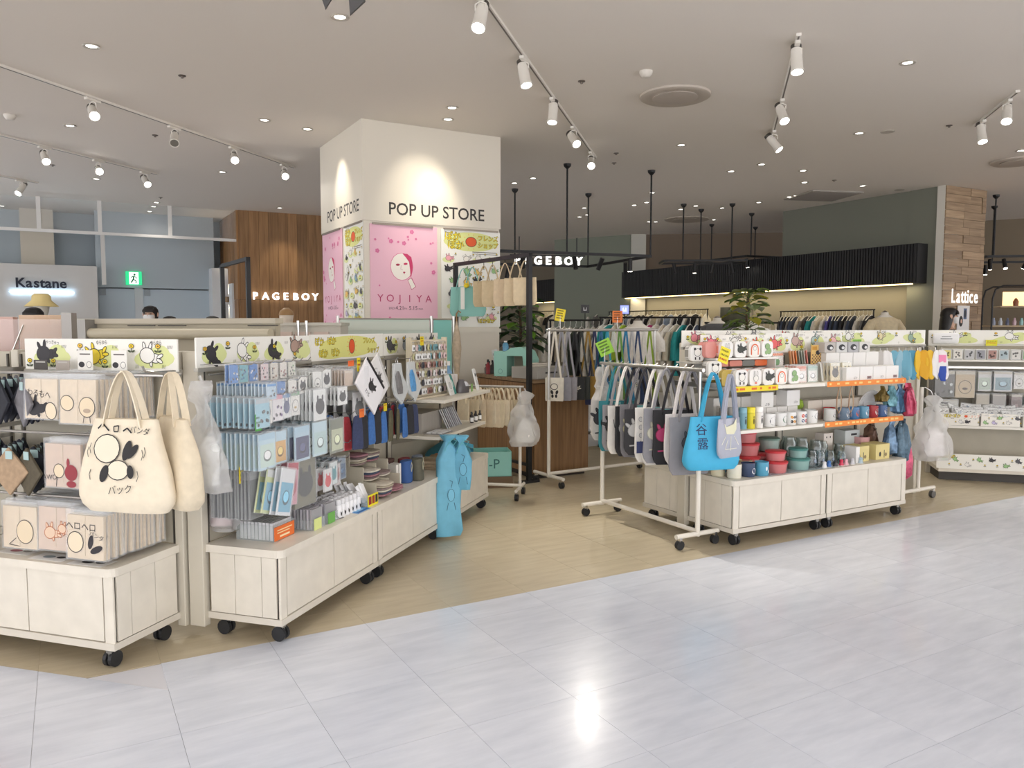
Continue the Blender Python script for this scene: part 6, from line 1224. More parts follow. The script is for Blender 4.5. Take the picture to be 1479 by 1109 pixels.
# film packets on hooks
def rp(s, z, w, h, n, col, head, mot, mcol, label, yf=.14, yb=.36, seed=0, g=0):
    me = packet(w, h, .008, col, head, mot, mcol, True, seed, .13)
    stack(FRG, 'packet', label, 'packet', label, s, z, me, n, yf, yb, 0, .003, seed); hook(GR_[0], FRG, s, .38, z + .004)
HD = (206, 200, 186)
rp(.055, 1.01, .165, .25, 4, (110, 108, 106), HD, 'dots', (220, 224, 224), 'dark grey film packet with a white leaf pattern')
rp(.225, 1.01, .165, .25, 4, (206, 186, 152), HD, 'ring', (90, 70, 60), 'tan film packet with a triangular drawing')
rp(.385, 1.005, .11, .18, 4, (214, 214, 212), HD, 'pane', (190, 204, 190), 'clear packet holding a small white box')
rp(.535, 1.01, .15, .185, 4, (216, 216, 218), HD, 'pane', (140, 166, 176), 'clear packet with a blue-grey pouch')
rp(.665, 1.0, .09, .15, 4, (226, 224, 220), HD, 'ring', (120, 110, 90), 'narrow clear packet with pale drawing'); rp(.78, 1.005, .12, .14, 4, (206, 198, 186), HD, 'ring', DK, 'beige film packet with dark dots')
rp(.385, .80, .11, .10, 3, (190, 180, 160), HD, None, DK, 'short beige packet above the tissue boxes', .16, .3, 3); rp(.52, .80, .11, .10, 3, (170, 164, 156), HD, None, DK, 'short taupe packet above the tissue boxes', .16, .3, 4); rp(.66, .80, .09, .17, 3, (150, 128, 122), HD, 'pane', (120, 96, 92), 'brown packet hanging beside the tissue boxes', .16, .3, 5); rp(.77, .80, .10, .17, 3, (150, 154, 150), HD, 'pane', (120, 130, 126), 'grey-green packet hanging beside the tissue boxes', .16, .3, 6); rp(.10, .74, .17, .09, 2, (214, 212, 204), HD, 'dots', DK, 'pale packet row standing above the kana tissue box', .16, .2, 7)
t = pricetag(FRG, .475, .30, 1.27, .095, .055, (226, 220, 40), 'yellow price card on the header of the case wall', 0, 2)
t = thing('wet_wipe_pack', 'white pillow pack propped at the left end of the header', 'pack', FRG.w(.085, .29, 1.262), FRG.rz); Mb().loft([(0, 0, 0, .10, .01), (.01, 0, 0, .11, .02), (.05, 0, 0, .112, .028), (.09, 0, 0, .11, .02), (.10, 0, 0, .10, .01)], 24, .004, 2, 4).build('pack', M((244, 244, 244), .3), t, smooth=True); Art().line([(-.04, .065), (.04, .065)], .006, (120, 120, 122)).line([(-.05, .045), (.05, .045)], .008, (110, 110, 112)).build('print', t, (0, -.0285, 0))
# ================================================================== garment racks
def rack(name, label, o, a, L_, H, foot, mat=WPAINT, r=.016, zb=.10, rails=2):
    fr = Fr(o, a); t = thing(name, label, 'rack', fr.w(0, 0, 0), fr.rz)
    for x in (0, L_):
        Mb().cyl((x, 0, .07), (x, 0, H * .55), r, 12).cyl((x, 0, H * .55), (x, 0, H), r * .75, 12, m=1).build('post', [mat, STEEL], t, smooth=True); Mb().cyl((x, -foot / 2, .085), (x, foot / 2, .085), r, 12).build('foot_bar', mat, t, smooth=True)
        for y in (-foot / 2 + .03, foot / 2 - .03):
            c = Mb().box(x - .014, x + .014, y - .01, y + .01, .05, .085).build('caster', CHROME, t); Mb().cyl((x - .014, y, .03), (x + .014, y, .03), .03, 14).build('wheel', RUBBER, c, smooth=True)
    Mb().cyl((0, 0, zb), (L_, 0, zb), r, 12).build('bottom_rail', mat, t, smooth=True)
    Mb().cyl((-.03, 0, H - .01), (L_ + .03, 0, H - .01), r * .85, 12).build('top_rail', STEEL, t, smooth=True)
    return t, fr
r2, F2 = rack('garment_rack', 'white wheeled rail hung with coloured tote bags beside the mug island', (1.20, 4.98), B_, 1.04, 1.155, .36)
cols = [((196, 192, 186), 'pale grey', DK), ((60, 140, 150), 'teal', (30, 80, 90)), ((150, 148, 152), 'silver grey', DK), ((236, 232, 226), 'white', DK), ((44, 44, 48), 'black', (220, 220, 220)), ((128, 126, 130), 'mid grey', (226, 220, 180)), ((58, 58, 62), 'charcoal', (200, 200, 200)), ((238, 236, 232), 'bright white', (110, 108, 112)), ((232, 230, 226), 'white and navy', (60, 68, 110)), ((150, 150, 156), 'cool grey', (210, 208, 190)), ((40, 40, 44), 'jet black', (180, 60, 110)), ((228, 224, 222), 'off-white', (40, 38, 40)), ((140, 138, 142), 'striped grey', (90, 90, 94))]
def tprint(k):
    r = random.Random(k); c = cols[k][2]
    def f(a, w, h):
        a0 = a; a = Art()
        if k in (3, 11):
            for i in range(5): a.line([(-.05 + i * .02, .06), (-.04 + i * .012, .0), (.0 + i * .012, -.05)], .005, c)
            if k == 11: a.text('RSHR', .0, -.13, .055, c)
        elif k == 7:
            for i in range(14): a.oell(-.055 + (i % 4) * .036, .09 - (i // 4) * .055, .013, .015, (206, 206, 208), (110, 108, 112), .0025)
            a.text('ぷとこ', -.03, -.12, .04, (60, 58, 60))
        elif k == 8: a.rect(-w * .45, -.11, w * .45, -.03, c); a.text('ぽか', 0, -.135, .05, (60, 68, 110))
        else: a.bean(-.02, .0, .05, c, tuple(max(0, v - 40) for v in c), r.uniform(-1, 1)).line([(-.06, -.11), (.06, -.10)], .010, c)
        du = -w * .20 if k < 11 else 0
        for pts, fs, cc_, l in a.p: a0.p.append(([(x + du, y) for x, y in pts], fs, cc_, l))
    return f
for i in range(13):
    k = i; c = cols[k][0]; x = .96 - i * .073
    t = tote('tote_bag', '%s tote bag hanging by its straps on the white rail' % cols[k][1], F2.w(x, RND.uniform(-.02, .02), 1.14), FC.rz - .30 + RND.uniform(-.14, .12), .29 + RND.uniform(-.02, .02), .33 + RND.uniform(-.03, .05), .26 + RND.uniform(0, .05), M(c, .75, var=.03, scale=20), tprint(k), .016, i, 1.02, 'tote bags on the white rail', amp=.008)
    Mb().tube([(0, 0, -.01), (0, 0, .02), (.012, 0, .03)], .003, 6).build('s_hook', STEEL, t)
    if i in (1, 5, 7, 9): Mb().box(-.03, .02, -.026, -.023, -.31, -.27).build('tag', M((130, 196, 196), .5), t)
plastic('long limp clear plastic bag at the far end of the tote rail', F2.w(1.03, .02, 1.12), FC.rz, .5, .22, .08, .3, 21)
tb = tote('tote_bag', 'bright cyan tote bag with dark blue lettering hanging on the near post of the rail', F2.w(-.05, -.06, 1.13), FC.rz - .25, .30, .34, .28, M((70, 180, 222), .6, var=.02, scale=20), lambda a, w, h: a.text('谷', -.09, .07, .08, (44, 50, 96)).text('露', -.085, -.02, .08, (44, 50, 96)), .05, 31, 1.3, sw=.03)
tb = tote('tote_bag', 'translucent grey tote bag with a pale printed shape in front of the cyan one', F2.w(-.12, -.14, 1.12), FC.rz + .1, .215, .25, .28, M((190, 192, 206), .3, alpha=.86, var=.02, scale=20), lambda a, w, h: a.poly([(-.06, .09), (-.04, .06), (.03, .075), (.06, .115), (.055, .04), (.03, .01), (-.04, .015)], (232, 230, 200)).line([(-.05, .0), (-.09, -.05)], .006, (232, 230, 214)).line([(.0, .0), (-.01, -.09)], .006, (232, 230, 214)).line([(.03, .0), (.07, -.06)], .006, (232, 230, 214)).line([(-.03, -.02), (-.06, -.08), (.05, -.08)], .005, (232, 230, 214)), .02, 33, 1.02, sw=.03)
# rail of long-strapped pouches
r1, F1 = rack('garment_rack', 'tall white wheeled rail of long-strapped shoulder pouches before the wooden counter', (.33, 6.97), 58, 1.25, 1.40, .46)
pcs = [((232, 226, 212), 'cream white'), ((150, 150, 158), 'grey'), ((160, 158, 164), 'pale grey'), ((46, 48, 50), 'black'), ((60, 64, 62), 'dark'), ((150, 118, 50), 'mustard'), ((50, 56, 90), 'navy'), ((58, 110, 150), 'blue'), ((60, 160, 186), 'teal'), ((206, 210, 200), 'pale'), ((110, 160, 80), 'green'), ((50, 130, 176), 'cobalt'), ((190, 190, 192), 'silver'), ((60, 80, 120), 'slate blue'), ((230, 228, 220), 'white'), ((140, 170, 60), 'lime')]
def pouch(fr, x, z, c, nm, rz, seed, L_=.40, w=.17, h=.20, where='tall white rail'):
    t = thing('shoulder_pouch', '%s shoulder pouch with long straps on the %s' % (nm, where), 'pouch', fr.w(x, 0, z), rz, 'shoulder pouches on the ' + where); m = M(c, .8, var=.03, scale=30)
    Mb().loft([(-L_ - h, 0, 0, w / 2 * .96, .008), (-L_ - h + .02, 0, 0, w / 2, .014), (-L_ - .03, 0, 0, w / 2, .012), (-L_, 0, 0, w / 2, .006)], 20, .004, seed, 4).build('bag', m, t, smooth=True)
    for s_ in (-1, 1): Mb().ribbon([(.004 * s_, 0, .0), (s_ * w * .16, .002, -L_ * .5), (s_ * w * .36, 0, -L_ - .01)], (1, .3 * s_, 0), .018, .0012).build('strap', m, t)
    return t
for i in range(16):
    c, nm = pcs[i]; t = pouch(F1, .06 + i * .075, 1.385, c, nm, FC.rz - .75 + RND.uniform(-.12, .12), i, .42 + (.06 if i > 5 else 0), .17 + .02 * (i % 2), .21)
    if i == 0: Art().oell(0, -.50, .028, .024, (235, 230, 216), (30, 28, 30), .006).ell(-.02, -.55, .012, .02, (30, 28, 30), .3).ell(.025, -.55, .012, .02, (30, 28, 30), -.3).ell(-.015, -.585, .011, .016, (30, 28, 30)).ell(.018, -.585, .011, .016, (30, 28, 30)).build('print', t, (0, -.015, 0))
    elif i % 3 == 0: Art().bean(0, -.53, .03, (220, 216, 200), DK, .4).build('print', t, (0, -.016, 0))
# card signs on sticks above that rail
def stick(loc, rz, w, h, col, label, dz, tilt=0.):
    t = thing('stick_sign', label, 'price sign', loc, rz); Mb().cyl((0, 0, 0), (0, 0, dz), .004, 8).build('stick', STEEL, t)
    p = Mb().box(-w / 2, w / 2, -.003, .003, -h / 2, h / 2).build('card', M(col, .5), t); p.location = (0, 0, dz); p.rotation_euler = (0, tilt, 0); a = Art()
    for i in range(4): a.rect(-w * .36, h * (.3 - i * .2), w * (.3 - .06 * (i % 2)), h * (.4 - i * .2), tuple(int(v * .6) for v in col))
    a.build('print', p, (0, -.0035, 0))
stick(F1.w(.12, 0, 1.395), 0, .085, .11, (242, 218, 40), 'yellow price sign tilted on a stick over the shoulder pouches', .13, R(10)); stick(F1.w(.78, 0, 1.395), 0, .095, .11, (232, 126, 50), 'orange price sign on a stick over the shoulder pouches', .12)
stick(F2.w(1.02, .0, 1.156), FC.rz - .4, .11, .115, (150, 206, 60), 'green price sign tilted on a stick at the far end of the tote rail', .11, R(-24))
# low rail of natural canvas totes
r3, F3 = rack('garment_rack', 'low white wheeled rail of natural canvas totes by the shelf end', (.067, 6.45), -78, .80, .935, .34, r=.013)
for i in range(13):
    tote('canvas_tote', 'small natural canvas tote in the close row on the low rail', F3.w(.05 + i * .036, RND.uniform(-.03, .03), .915), R(-38) + RND.uniform(-.25, .25), .16, .22 + RND.uniform(-.02, .02), .10, M(((228, 214, 186), (214, 198, 166), (222, 204, 174))[i % 3], .9, var=.03, scale=30), None, .010, i, 1.06, 'canvas totes on the low rail', sw=.018, amp=.008)
plastic('clear plastic bag hanging on the near post of the low canvas rail', (.10, 6.36, .90), .2, .45, .24, .14, .25, 16, (232, 230, 224))
t = thing('mint_basket', 'mint green plastic basket low behind the canvas rail', 'basket', (-.22, 6.95, .10), .15); 
for x0, x1, y0, y1 in ((-.2, .2, -.13, -.125), (-.2, .2, .125, .13), (-.2, -.195, -.13, .13), (.195, .2, -.13, .13)): Mb().box(x0, x1, y0, y1, 0, .22).build('side', M((150, 214, 204), .4), t)
Mb().box(-.2, .2, -.13, .13, -.0, .006).build('bottom', M((150, 214, 204), .4), t); Mb().box(-.21, .21, -.14, .14, -.10, -.0).build('pedestal', M((120, 96, 70), .5), t)
Art().text('H-P', 0, .11, .12, (60, 120, 116)).build('print', t, (0, -.131, 0))
# ================================================================== wooden counter
FCT = Fr((.196, 7.20), A_); WD = wood_mat('counter_wood', (120, 88, 56), (160, 122, 82)); WDT = wood_mat('counter_top', (132, 106, 78), (168, 138, 104), True)
ct = thing('wooden_counter', 'brown wood-grain service counter behind the shoulder pouch rail', 'counter', FCT.w(0, 0, 0), FCT.rz)
Mb().box(.01, .62, .01, 1.12, .05, .90).build('carcass', M((96, 70, 44), .6), ct); Mb().box(.03, .60, .03, 1.10, .0, .05).build('plinth', M((50, 42, 36), .7), ct)
for i in range(2): Mb().box(.012 + i * .304, .314 + i * .304, -.006, .01, .055, .89).build('front_board', WD, ct)
for i in range(3): Mb().box(-.006, .01, .012 + i * .37, .38 + i * .37, .055, .89).build('side_board', WD, ct)
Mb().box(-.02, .64, -.02, 1.14, .90, .935).build('worktop', WDT, ct, bevel=.003, seg=1)
CTZ = .9355
def onct(px, py): s, y = FCT.pz(px, py, CTZ); return s, y
t = thing('cash_drawer', 'grey steel cash drawer on the wooden counter', 'cash drawer', FCT.w(.20, .12, CTZ), FCT.rz + .25)
Mb().box(-.20, .22, -.10, .25, 0, .11).build('case', M((168, 164, 156), .45), t, bevel=.004, seg=1); Mb().box(-.19, .21, -.104, -.10, .01, .10).build('drawer_front', M((180, 176, 168), .45), t); Mb().box(-.10, .06, -.108, -.104, .05, .065).build('slot', M((70, 68, 66), .5), t); Mb().cyl((.14, -.11, .055), (.14, -.104, .055), .012, 12).build('lock', CHROME, t)
for i in range(4):
    o = Mb().loft([(0, 0, 0, .10, .05), (.008, 0, 0, .11, .055), (.016, 0, 0, .10, .05)], 18, .006, i, 3).build('paper_sheaf', M((226, 220, 208), .7), None); o.location = FCT.w(.10 + .04 * i, .10 + .02 * i, CTZ + .112 + .018 * (i % 2)); o.rotation_euler = (0, 0, FCT.rz + .2 * i); tag(o, 'rolled cream paper sheaf lying on the cash drawer', 'paper', 'paper on the cash drawer')
MT = M((160, 214, 200), .45)
t = thing('mint_register', 'mint green curved register stand on the wooden counter', 'register', FCT.w(.12, .52, CTZ), FCT.rz - .9)
Mb().prism([(-.20, 0), (-.06, 0), (-.06, .20), (.10, .20), (.12, 0), (.20, 0), (.20, .17), (.16, .25), (.08, .29), (-.02, .28), (-.08, .245), (-.20, .245)], -.10, .10).build('shell', MT, t, bevel=.004, seg=1)
Mb().box(-.055, .095, .08, .085, .0, .20).build('screen', M((150, 140, 124), .2), t)
Art().oell(-.13, .05, .02, .02, (160, 214, 200), (110, 160, 150), .004).build('print', t, (0, -.1005, 0))
t = thing('water_bottle', 'clear blue water bottle standing on the mint register', 'bottle', FCT.w(.02, .56, CTZ + .247), FCT.rz); Mb().lathe([(.001, 0), (.03, 0), (.031, .06), (.02, .08), (.014, .085)], 16).build('body', M((110, 176, 214), .15, alpha=.7), t, smooth=True); Mb().lathe([(.001, .086), (.016, .086), (.016, .10), (.001, .101)], 14).build('cap', WHITE, t)
t = thing('price_list', 'tall grey price list leaning on the mint register', 'notice', FCT.w(-.02, .62, CTZ), FCT.rz - .8); t.rotation_euler = (R(-10), R(-14), FCT.rz - .8); Mb().box(-.03, .03, -.002, .002, 0, .27).build('card', M((206, 208, 206), .5), t)
a = Art(); [a.rect(-.022, .03 + i * .045, .022, .055 + i * .045, (150, 160, 160)) for i in range(5)]; a.build('print', t, (0, -.0025, 0))
for i, (s, y, c, h) in enumerate(((.05, 1.02, (90, 84, 80), .10), (.10, .98, (60, 56, 54), .14), (.03, .95, (150, 40, 50), .15), (.14, 1.04, (110, 120, 110), .12), (.10, 1.06, (70, 60, 60), .13))):
    t = thing('cosmetic_bottle', ('squat grey', 'dark', 'red-capped', 'green-grey glass', 'brown')[i] + ' cosmetic bottle at the back end of the counter', 'bottle', FCT.w(s, y, CTZ), FCT.rz); Mb().lathe([(.001, 0), (.022, 0), (.023, h * .6), (.01, h * .72), (.009, h * .8)], 14).build('body', M(c, .3), t, smooth=True); Mb().lathe([(.001, h * .805), (.012, h * .805), (.012, h), (.001, h)], 12).build('cap', M((40, 38, 38), .4), t)
# ================================================================== black square-tube frames
def bframe(o, a, L_, H, label, foot=.30):
    fr = Fr(o, a); t = thing('black_frame_rack', label, 'rack', fr.w(0, 0, 0), fr.rz)
    for x in (0, L_): Mb().box(x - .02, x + .02, -.02, .02, .0, H).build('post', BLACKM, t); Mb().box(x - .03, x + .03, -foot / 2, foot / 2, .0, .025).build('foot', BLACKM, t)
    Mb().box(-.02, L_ + .02, -.018, .018, H - .035, H).build('top_bar', BLACKM, t); Mb().box(-.02, L_ + .02, -.012, .012, .15, .175).build('stretcher', BLACKM, t)
    return t, fr
bf1, FB1 = bframe((.155, 7.06), -33.5, 1.34, 2.08, 'tall black frame rack with canvas totes hung high before the column', .2)
zz = 2.05
for i, (x, c, n_) in enumerate(((.07, (226, 206, 172), 'natural'), (.22, (222, 202, 168), 'cream'), (.40, (226, 204, 172), 'ecru'), (.62, (216, 196, 160), 'oat'), (.78, (206, 186, 150), 'beige'))):
    t = tote('canvas_tote', '%s canvas tote hung high on the black frame' % n_, FB1.w(x, 0, zz - .035), -.25 + .12 * (i % 3), .21, .25, .15, M(c, .9, var=.03, scale=30), None, .018, i + 40, 1.05, 'totes hung high on the black frame', sw=.02, amp=.008)
    Mb().tube([(0, 0, -.02), (0, 0, .03), (0, .03, .045)], .004, 6).build('s_hook', BLACKM, t)
for i, x in enumerate((1.0, 1.18)):
    t = tote('mint_tote', ('mint green tote with a pale leaflet tied on, hung on the black frame', 'mint green tote hung at the far end of the black frame')[i], FB1.w(x, 0, zz - .035), -.15 + .2 * i, .26, .30, .19, M((140, 196, 186), .6), (lambda a, w, h: a.oell(.05, 0, .025, .05, (160, 210, 200), (90, 140, 130), .004).line([(.02, .1), (.09, .1)], .006, (90, 140, 130))), .02, i + 50, 1.08, sw=.02, amp=.006)
    if i == 0: Mb().box(-.11, -.07, -.05, -.047, -.42, -.20).build('leaflet', M((236, 234, 226), .6), t); Mb().lathe([(.001, -.02), (.025, -.01), (.03, .01), (.01, .03)], 10, (-.05, -.05, -.19)).build('yellow_charm', M((230, 206, 40), .6), t)
bframe((at(360, 470, 7.6).x, 7.6), -33, 1.05, 2.09, 'empty black square-tube frame before the wooden board column', .2)
t = thing('wrapped_umbrella', 'beige wrapped umbrella hanging beside the left black post near the counter', 'umbrella', (-.52, 7.35, 1.42), 0); Mb().lathe([(.001, -.55), (.02, -.5), (.045, -.2), (.03, -.05), (.012, .02), (.008, .05)], 14).build('canopy', M((200, 182, 158), .8, var=.1, scale=30), t, smooth=True); Mb().tube([(0, 0, .05), (0, 0, .12), (.02, 0, .15), (.04, 0, .13)], .008, 8).build('handle', M((150, 120, 80), .5), t, smooth=True)
# mint cloth frame stand behind the header boards
o_ = at(488, 470, 7.0); q_ = at(655, 470, 7.35)
fm = Fr((o_.x, 7.0), math.degrees(math.atan2(q_.x - o_.x, .35))); Lm = math.hypot(q_.x - o_.x, .35)
t = thing('cloth_screen', 'steel frame stand draped with pale mint cloth behind the header boards', 'screen', fm.w(0, 0, 0), fm.rz)
for x in (0, Lm * .80, Lm): Mb().cyl((x, 0, 0), (x, 0, 1.52), .014, 10).build('post', STEEL, t, smooth=True)
Mb().cyl((0, 0, 1.49), (Lm, 0, 1.49), .01, 8).build('top_bar', STEEL, t); Mb().box(.02, Lm * .80 - .02, -.012, .012, .95, 1.485).build('cloth', M((196, 208, 198), .7), t); Mb().box(.02, Lm * .8 - .02, -.02, -.014, 1.39, 1.47).build('cloth_fold', M((208, 216, 206), .7), t); Mb().box(Lm * .8 + .02, Lm - .02, -.006, .006, .9, 1.485).build('mint_panel', M((120, 186, 176), .5), t)
# ================================================================== beige partition behind the left stands
FPT = Fr((-1.50, 4.98), 107.2)
t = thing('beige_partition', 'long beige shop partition with a rolled tube along its top behind the tote display', 'partition', FPT.w(0, 0, 0), FPT.rz)
Mb().box(-1.95, 0, 0, .05, 0, 1.44).build('panel', M((186, 178, 158), .6), t); Mb().box(-1.96, .01, -.02, .07, 1.44, 1.475).build('top_rail', M((196, 188, 170), .5), t)
Mb().cyl((-1.42, -.055, 1.375), (0, -.055, 1.375), .035, 18).build('rolled_tube', M((200, 192, 170), .5), t, smooth=True); Mb().box(-1.5, -1.42, -.10, .0, 1.31, 1.47).build('end_bracket', M((150, 148, 144), .4, .3), t)
for x in (-1.15, -.9, -.2): Mb().box(x, x + .22, -.012, -.0, 1.425, 1.432).build('slot', M((84, 80, 74), .6), t)
o_ = at(392, 470, 6.4); q_ = at(484, 470, 6.2)
t = thing('white_shelf_unit', 'low pale fixture behind the rabbit-eared header', 'shelf unit', (o_.x, 6.4, 0), 0); w = q_.x - o_.x
Mb().box(0, w, 0, .3, 0, 1.43).build('body', M((206, 202, 192), .55), t); Mb().box(-.01, w + .01, -.02, .3, 1.43, 1.455).build('top', M((190, 186, 176), .4, .3), t)
for x in (w * .4, w * .52): Mb().cyl((x, -.03, 1.25), (x, -.03, 1.47), .012, 8).build('post', CHROME, t)
for i in range(3): Mb().box(.05 + i * .15, .17 + i * .15, -.025, -.0, 1.30, 1.38).build('card_pocket', M((214, 196, 186), .5), t)
# cosmetics behind acrylic at the left edge
for i, (x, c, n_) in enumerate(((8, (214, 180, 170), 'pink'), (40, (214, 186, 160), 'tan'), (62, (210, 180, 152), 'biscuit'), (84, (206, 178, 150), 'sand'))):
    p = at(x, 482, 4.35); t = thing('cosmetic_box', '%s flat gift box standing behind the acrylic screen' % n_, 'box', (p.x, p.y + .02, 1.26), R(10)); Mb().box(-.042, .042, -.03, .03, 0, .225 if i else .215).build('box', M(c, .6), t, bevel=.002, seg=1); Mb().box(-.043, .043, -.031, .031, .165, .168).build('lid_line', M(tuple(int(v * .85) for v in c), .6), t)
p = at(45, 500, 4.18); t = thing('acrylic_screen', 'clear acrylic screen sheltering the gift boxes at the edge of the partition', 'screen', (p.x, p.y, 1.26), R(10)); Mb().box(-.28, .16, -.003, .003, 0, .20).box(-.28, .16, -.003, .10, -.006, 0).build('sheet', M((236, 222, 220), .08, alpha=.22), t); Mb().cyl((-.10, -.01, 0), (-.03, -.01, .17), .004, 6).build('edge_bar', CHROME, t); Mb().box(.16, .21, -.02, .06, .0, .235).build('bracket', M((150, 146, 142), .35, .4), t); Mb().lathe([(.001, -.012), (.03, -.012), (.03, .012), (.001, .012)], 16, (.20, -.02, .06)).build('knob', M((100, 96, 94), .4, .4), t)
t2 = thing('cosmetics_table', 'low pale plinth carrying the gift boxes', 'plinth', (p.x, p.y + .05, 0), R(10)); Mb().box(-.6, .24, -.05, .30, 0, 1.25).build('body', M((190, 182, 166), .6), t2); Mb().box(-.61, .25, -.06, .31, 1.232, 1.253).build('top', M((204, 196, 180), .5), t2)
# ================================================================== clothes of the back shop
HNG = M((240, 238, 232), .4)
hang_me = Mb().tube([(0, 0, .06), (.012, 0, .075), (.02, 0, .06), (.01, 0, .04), (0, 0, .03), (0, 0, .0)], .003, 6).tube([(-.20, 0, -.09), (-.10, 0, -.03), (0, 0, .0), (.10, 0, -.03), (.20, 0, -.09)], .007, 6).mesh('hanger', HNG, smooth=True)
def gmesh(kind, col, seed):
    m = Mb(); mat = M(col, .85, var=.05, scale=25)
    L_ = {'shirt': .62, 'long': 1.0, 'sleeve': .60}[kind]
    m.loft([(-L_, 0, 0, .24, .035), (-L_ * .6, 0, 0, .225, .04), (-.18, 0, 0, .215, .04), (-.11, 0, 0, .205, .03), (-.05, 0, 0, .12, .022), (-.012, 0, 0, .06, .012)], 22, .018, seed, 2.8, 8)
    if kind != 'long':
        for s in (-1, 1): m.loft([(-.42 if kind == 'sleeve' else -.28, s * .27, 0, .045, .03), (-.2, s * .245, 0, .055, .03), (-.09, s * .19, 0, .05, .02)], 12, .01, seed + 3, 2.4, 10)
    return m.mesh('garment', mat, smooth=True)
GC_ = [((240, 236, 226), 'white'), ((44, 44, 48), 'black'), ((206, 196, 176), 'beige'), ((70, 80, 100), 'navy'), ((40, 150, 150), 'teal'), ((120, 118, 116), 'grey'), ((226, 216, 196), 'ecru'), ((64, 74, 60), 'dark green'), ((150, 166, 190), 'pale blue'), ((190, 60, 120), 'magenta'), ((176, 206, 60), 'lime'), ((90, 84, 160), 'violet')]
gm = {(k, i): gmesh(k, c[0], i) for i, c in enumerate(GC_) for k in (('shirt',) if i % 2 else ('sleeve',))}
gk = list(gm)
def crack(o, a, L_, H, label, n, seq, rz=0., group='clothes', off=.03, black=True):
    fr = Fr(o, a); t = thing('clothes_rail', label, 'clothes rail', fr.w(0, 0, 0), fr.rz); m = BLACKM
    for x in (0, L_): Mb().cyl((x, 0, 0), (x, 0, H), .011, 8).build('post', m, t); Mb().box(x - .012, x + .012, -.22, .22, .0, .025).build('foot', m, t)
    Mb().cyl((-.02, 0, H), (L_ + .02, 0, H), .011, 8).build('rail', m, t)
    for i in range(n):
        k = gk[seq[i % len(seq)] % len(gk)]; x = off + (L_ - 2 * off) * i / max(1, n - 1)
        g = thing('hung_garment', '%s top on a white hanger on the %s' % (GC_[k[1]][1], group), 'garment', fr.w(x, 0, H - .078), fr.rz + R(90) + rz + RND.uniform(-.2, .2), 'garments on the ' + group)
        ob('garment', gm[k], g); ob('hanger', hang_me, g)
def wall_rack(px0, px1, label, n, seq, rz, group, off=.55):
    s0, z0 = FW.px(px0, 450, -off); s1, z1 = FW.px(px1, 447, -off); o = FW.w(s0, -off); L_ = s1 - s0
    crack((o.x, o.y), 150.4, L_, (z0 + z1) / 2, label, n, seq, rz, group)
wall_rack(1128, 1262, 'black clothes rail along the shop wall under the light strip', 24, [1, 3, 1, 5, 3, 2, 0, 5, 1, 4, 0, 6, 0, 11, 3], .35, 'rail under the light strip')
wall_rack(880, 1022, 'black clothes rail at the far middle of the shop wall', 22, [0, 1, 2, 0, 5, 8, 0, 1, 1], .35, 'far middle wall rail')
wall_rack(770, 868, 'black clothes rail at the dim far end of the shop wall', 14, [0, 5, 0, 2, 1, 0], .2, 'dim far wall rail', .55)
o_ = at(868, 470, 9.4); crack((o_.x, o_.y), 100, 1.15, 1.53, 'black rail of bright tops behind the tote rail', 15, [0, 4, 2, 10, 1, 4, 0, 9, 0, 6, 0, 2, 4, 1, 3], -.4, 'rail of bright tops')
o_ = at(795, 470, 9.6); crack((o_.x, o_.y), 95, .62, 1.50, 'short black rail of pale tops behind the shoulder pouches', 9, [0, 5, 2, 0, 7, 1, 0], -.4, 'short rail of pale tops')
o_ = at(1020, 470, 9.9); crack((o_.x, o_.y), 78, 1.0, 1.47, 'black rail of dark tops hidden behind the lunch box header', 12, [1, 5, 0, 8, 1, 0, 1, 3], -.4, 'rail of dark tops')
def mannequin(px, py, Y, label, top, bottom, sleeve=True, neck=(232, 226, 214)):
    p = at(px, py, Y); H = p.z; t = thing('mannequin', label, 'mannequin', (p.x, Y, 0), R(8)); SK = M(neck, .5)
    Mb().loft([(H - .50, 0, 0, .15, .10), (H - .38, 0, 0, .14, .095), (H - .20, 0, 0, .17, .11), (H - .11, 0, 0, .19, .085), (H - .07, 0, 0, .12, .06), (H - .03, 0, 0, .05, .05), (H, 0, 0, .045, .045)], 24).build('torso', SK, t, smooth=True)
    m = Mb().loft([(H - .52, 0, 0, .17, .115), (H - .38, 0, 0, .16, .11), (H - .20, 0, 0, .19, .125), (H - .105, 0, 0, .205, .095), (H - .07, 0, 0, .13, .07)], 26, .012, 5, 2.2, 10)
    for s in (-1, 1): m.loft([(H - .34, s * .255, 0, .06, .065), (H - .22, s * .235, 0, .07, .07), (H - .10, s * .165, 0, .055, .06)], 16, .008, 6)
    m.build('top', M(top, .85, var=.04, scale=30), t, smooth=True)
    if bottom: Mb().loft([(.35, 0, 0, .26, .20), (H - .75, 0, 0, .21, .15), (H - .56, 0, 0, .17, .12), (H - .50, 0, 0, .155, .11)], 26, .02, 7, 2.2, 8).build('skirt', M(bottom, .85, var=.08, scale=30), t, smooth=True)
    Mb().cyl((0, 0, .02), (0, 0, H - .5), .015, 10).build('pole', STEEL, t); Mb().lathe([(.001, 0), (.17, 0), (.17, .012), (.02, .025), (.001, .025)], 24).build('base_plate', STEEL, t, smooth=True)
    Mb().lathe([(.001, H + .001), (.04, H + .001), (.02, H + .02), (.001, H + .025)], 14).build('neck_cap', M((120, 110, 100), .4), t, smooth=True); return t
mannequin(921, 463, 8.6, 'mannequin in a white tee and long denim skirt behind the tote rail', (240, 236, 228), (58, 70, 92))
mannequin(1278, 451, 10.9, 'headless mannequin in a cream lace top near the end of the shop wall', (222, 206, 172), (190, 176, 150))
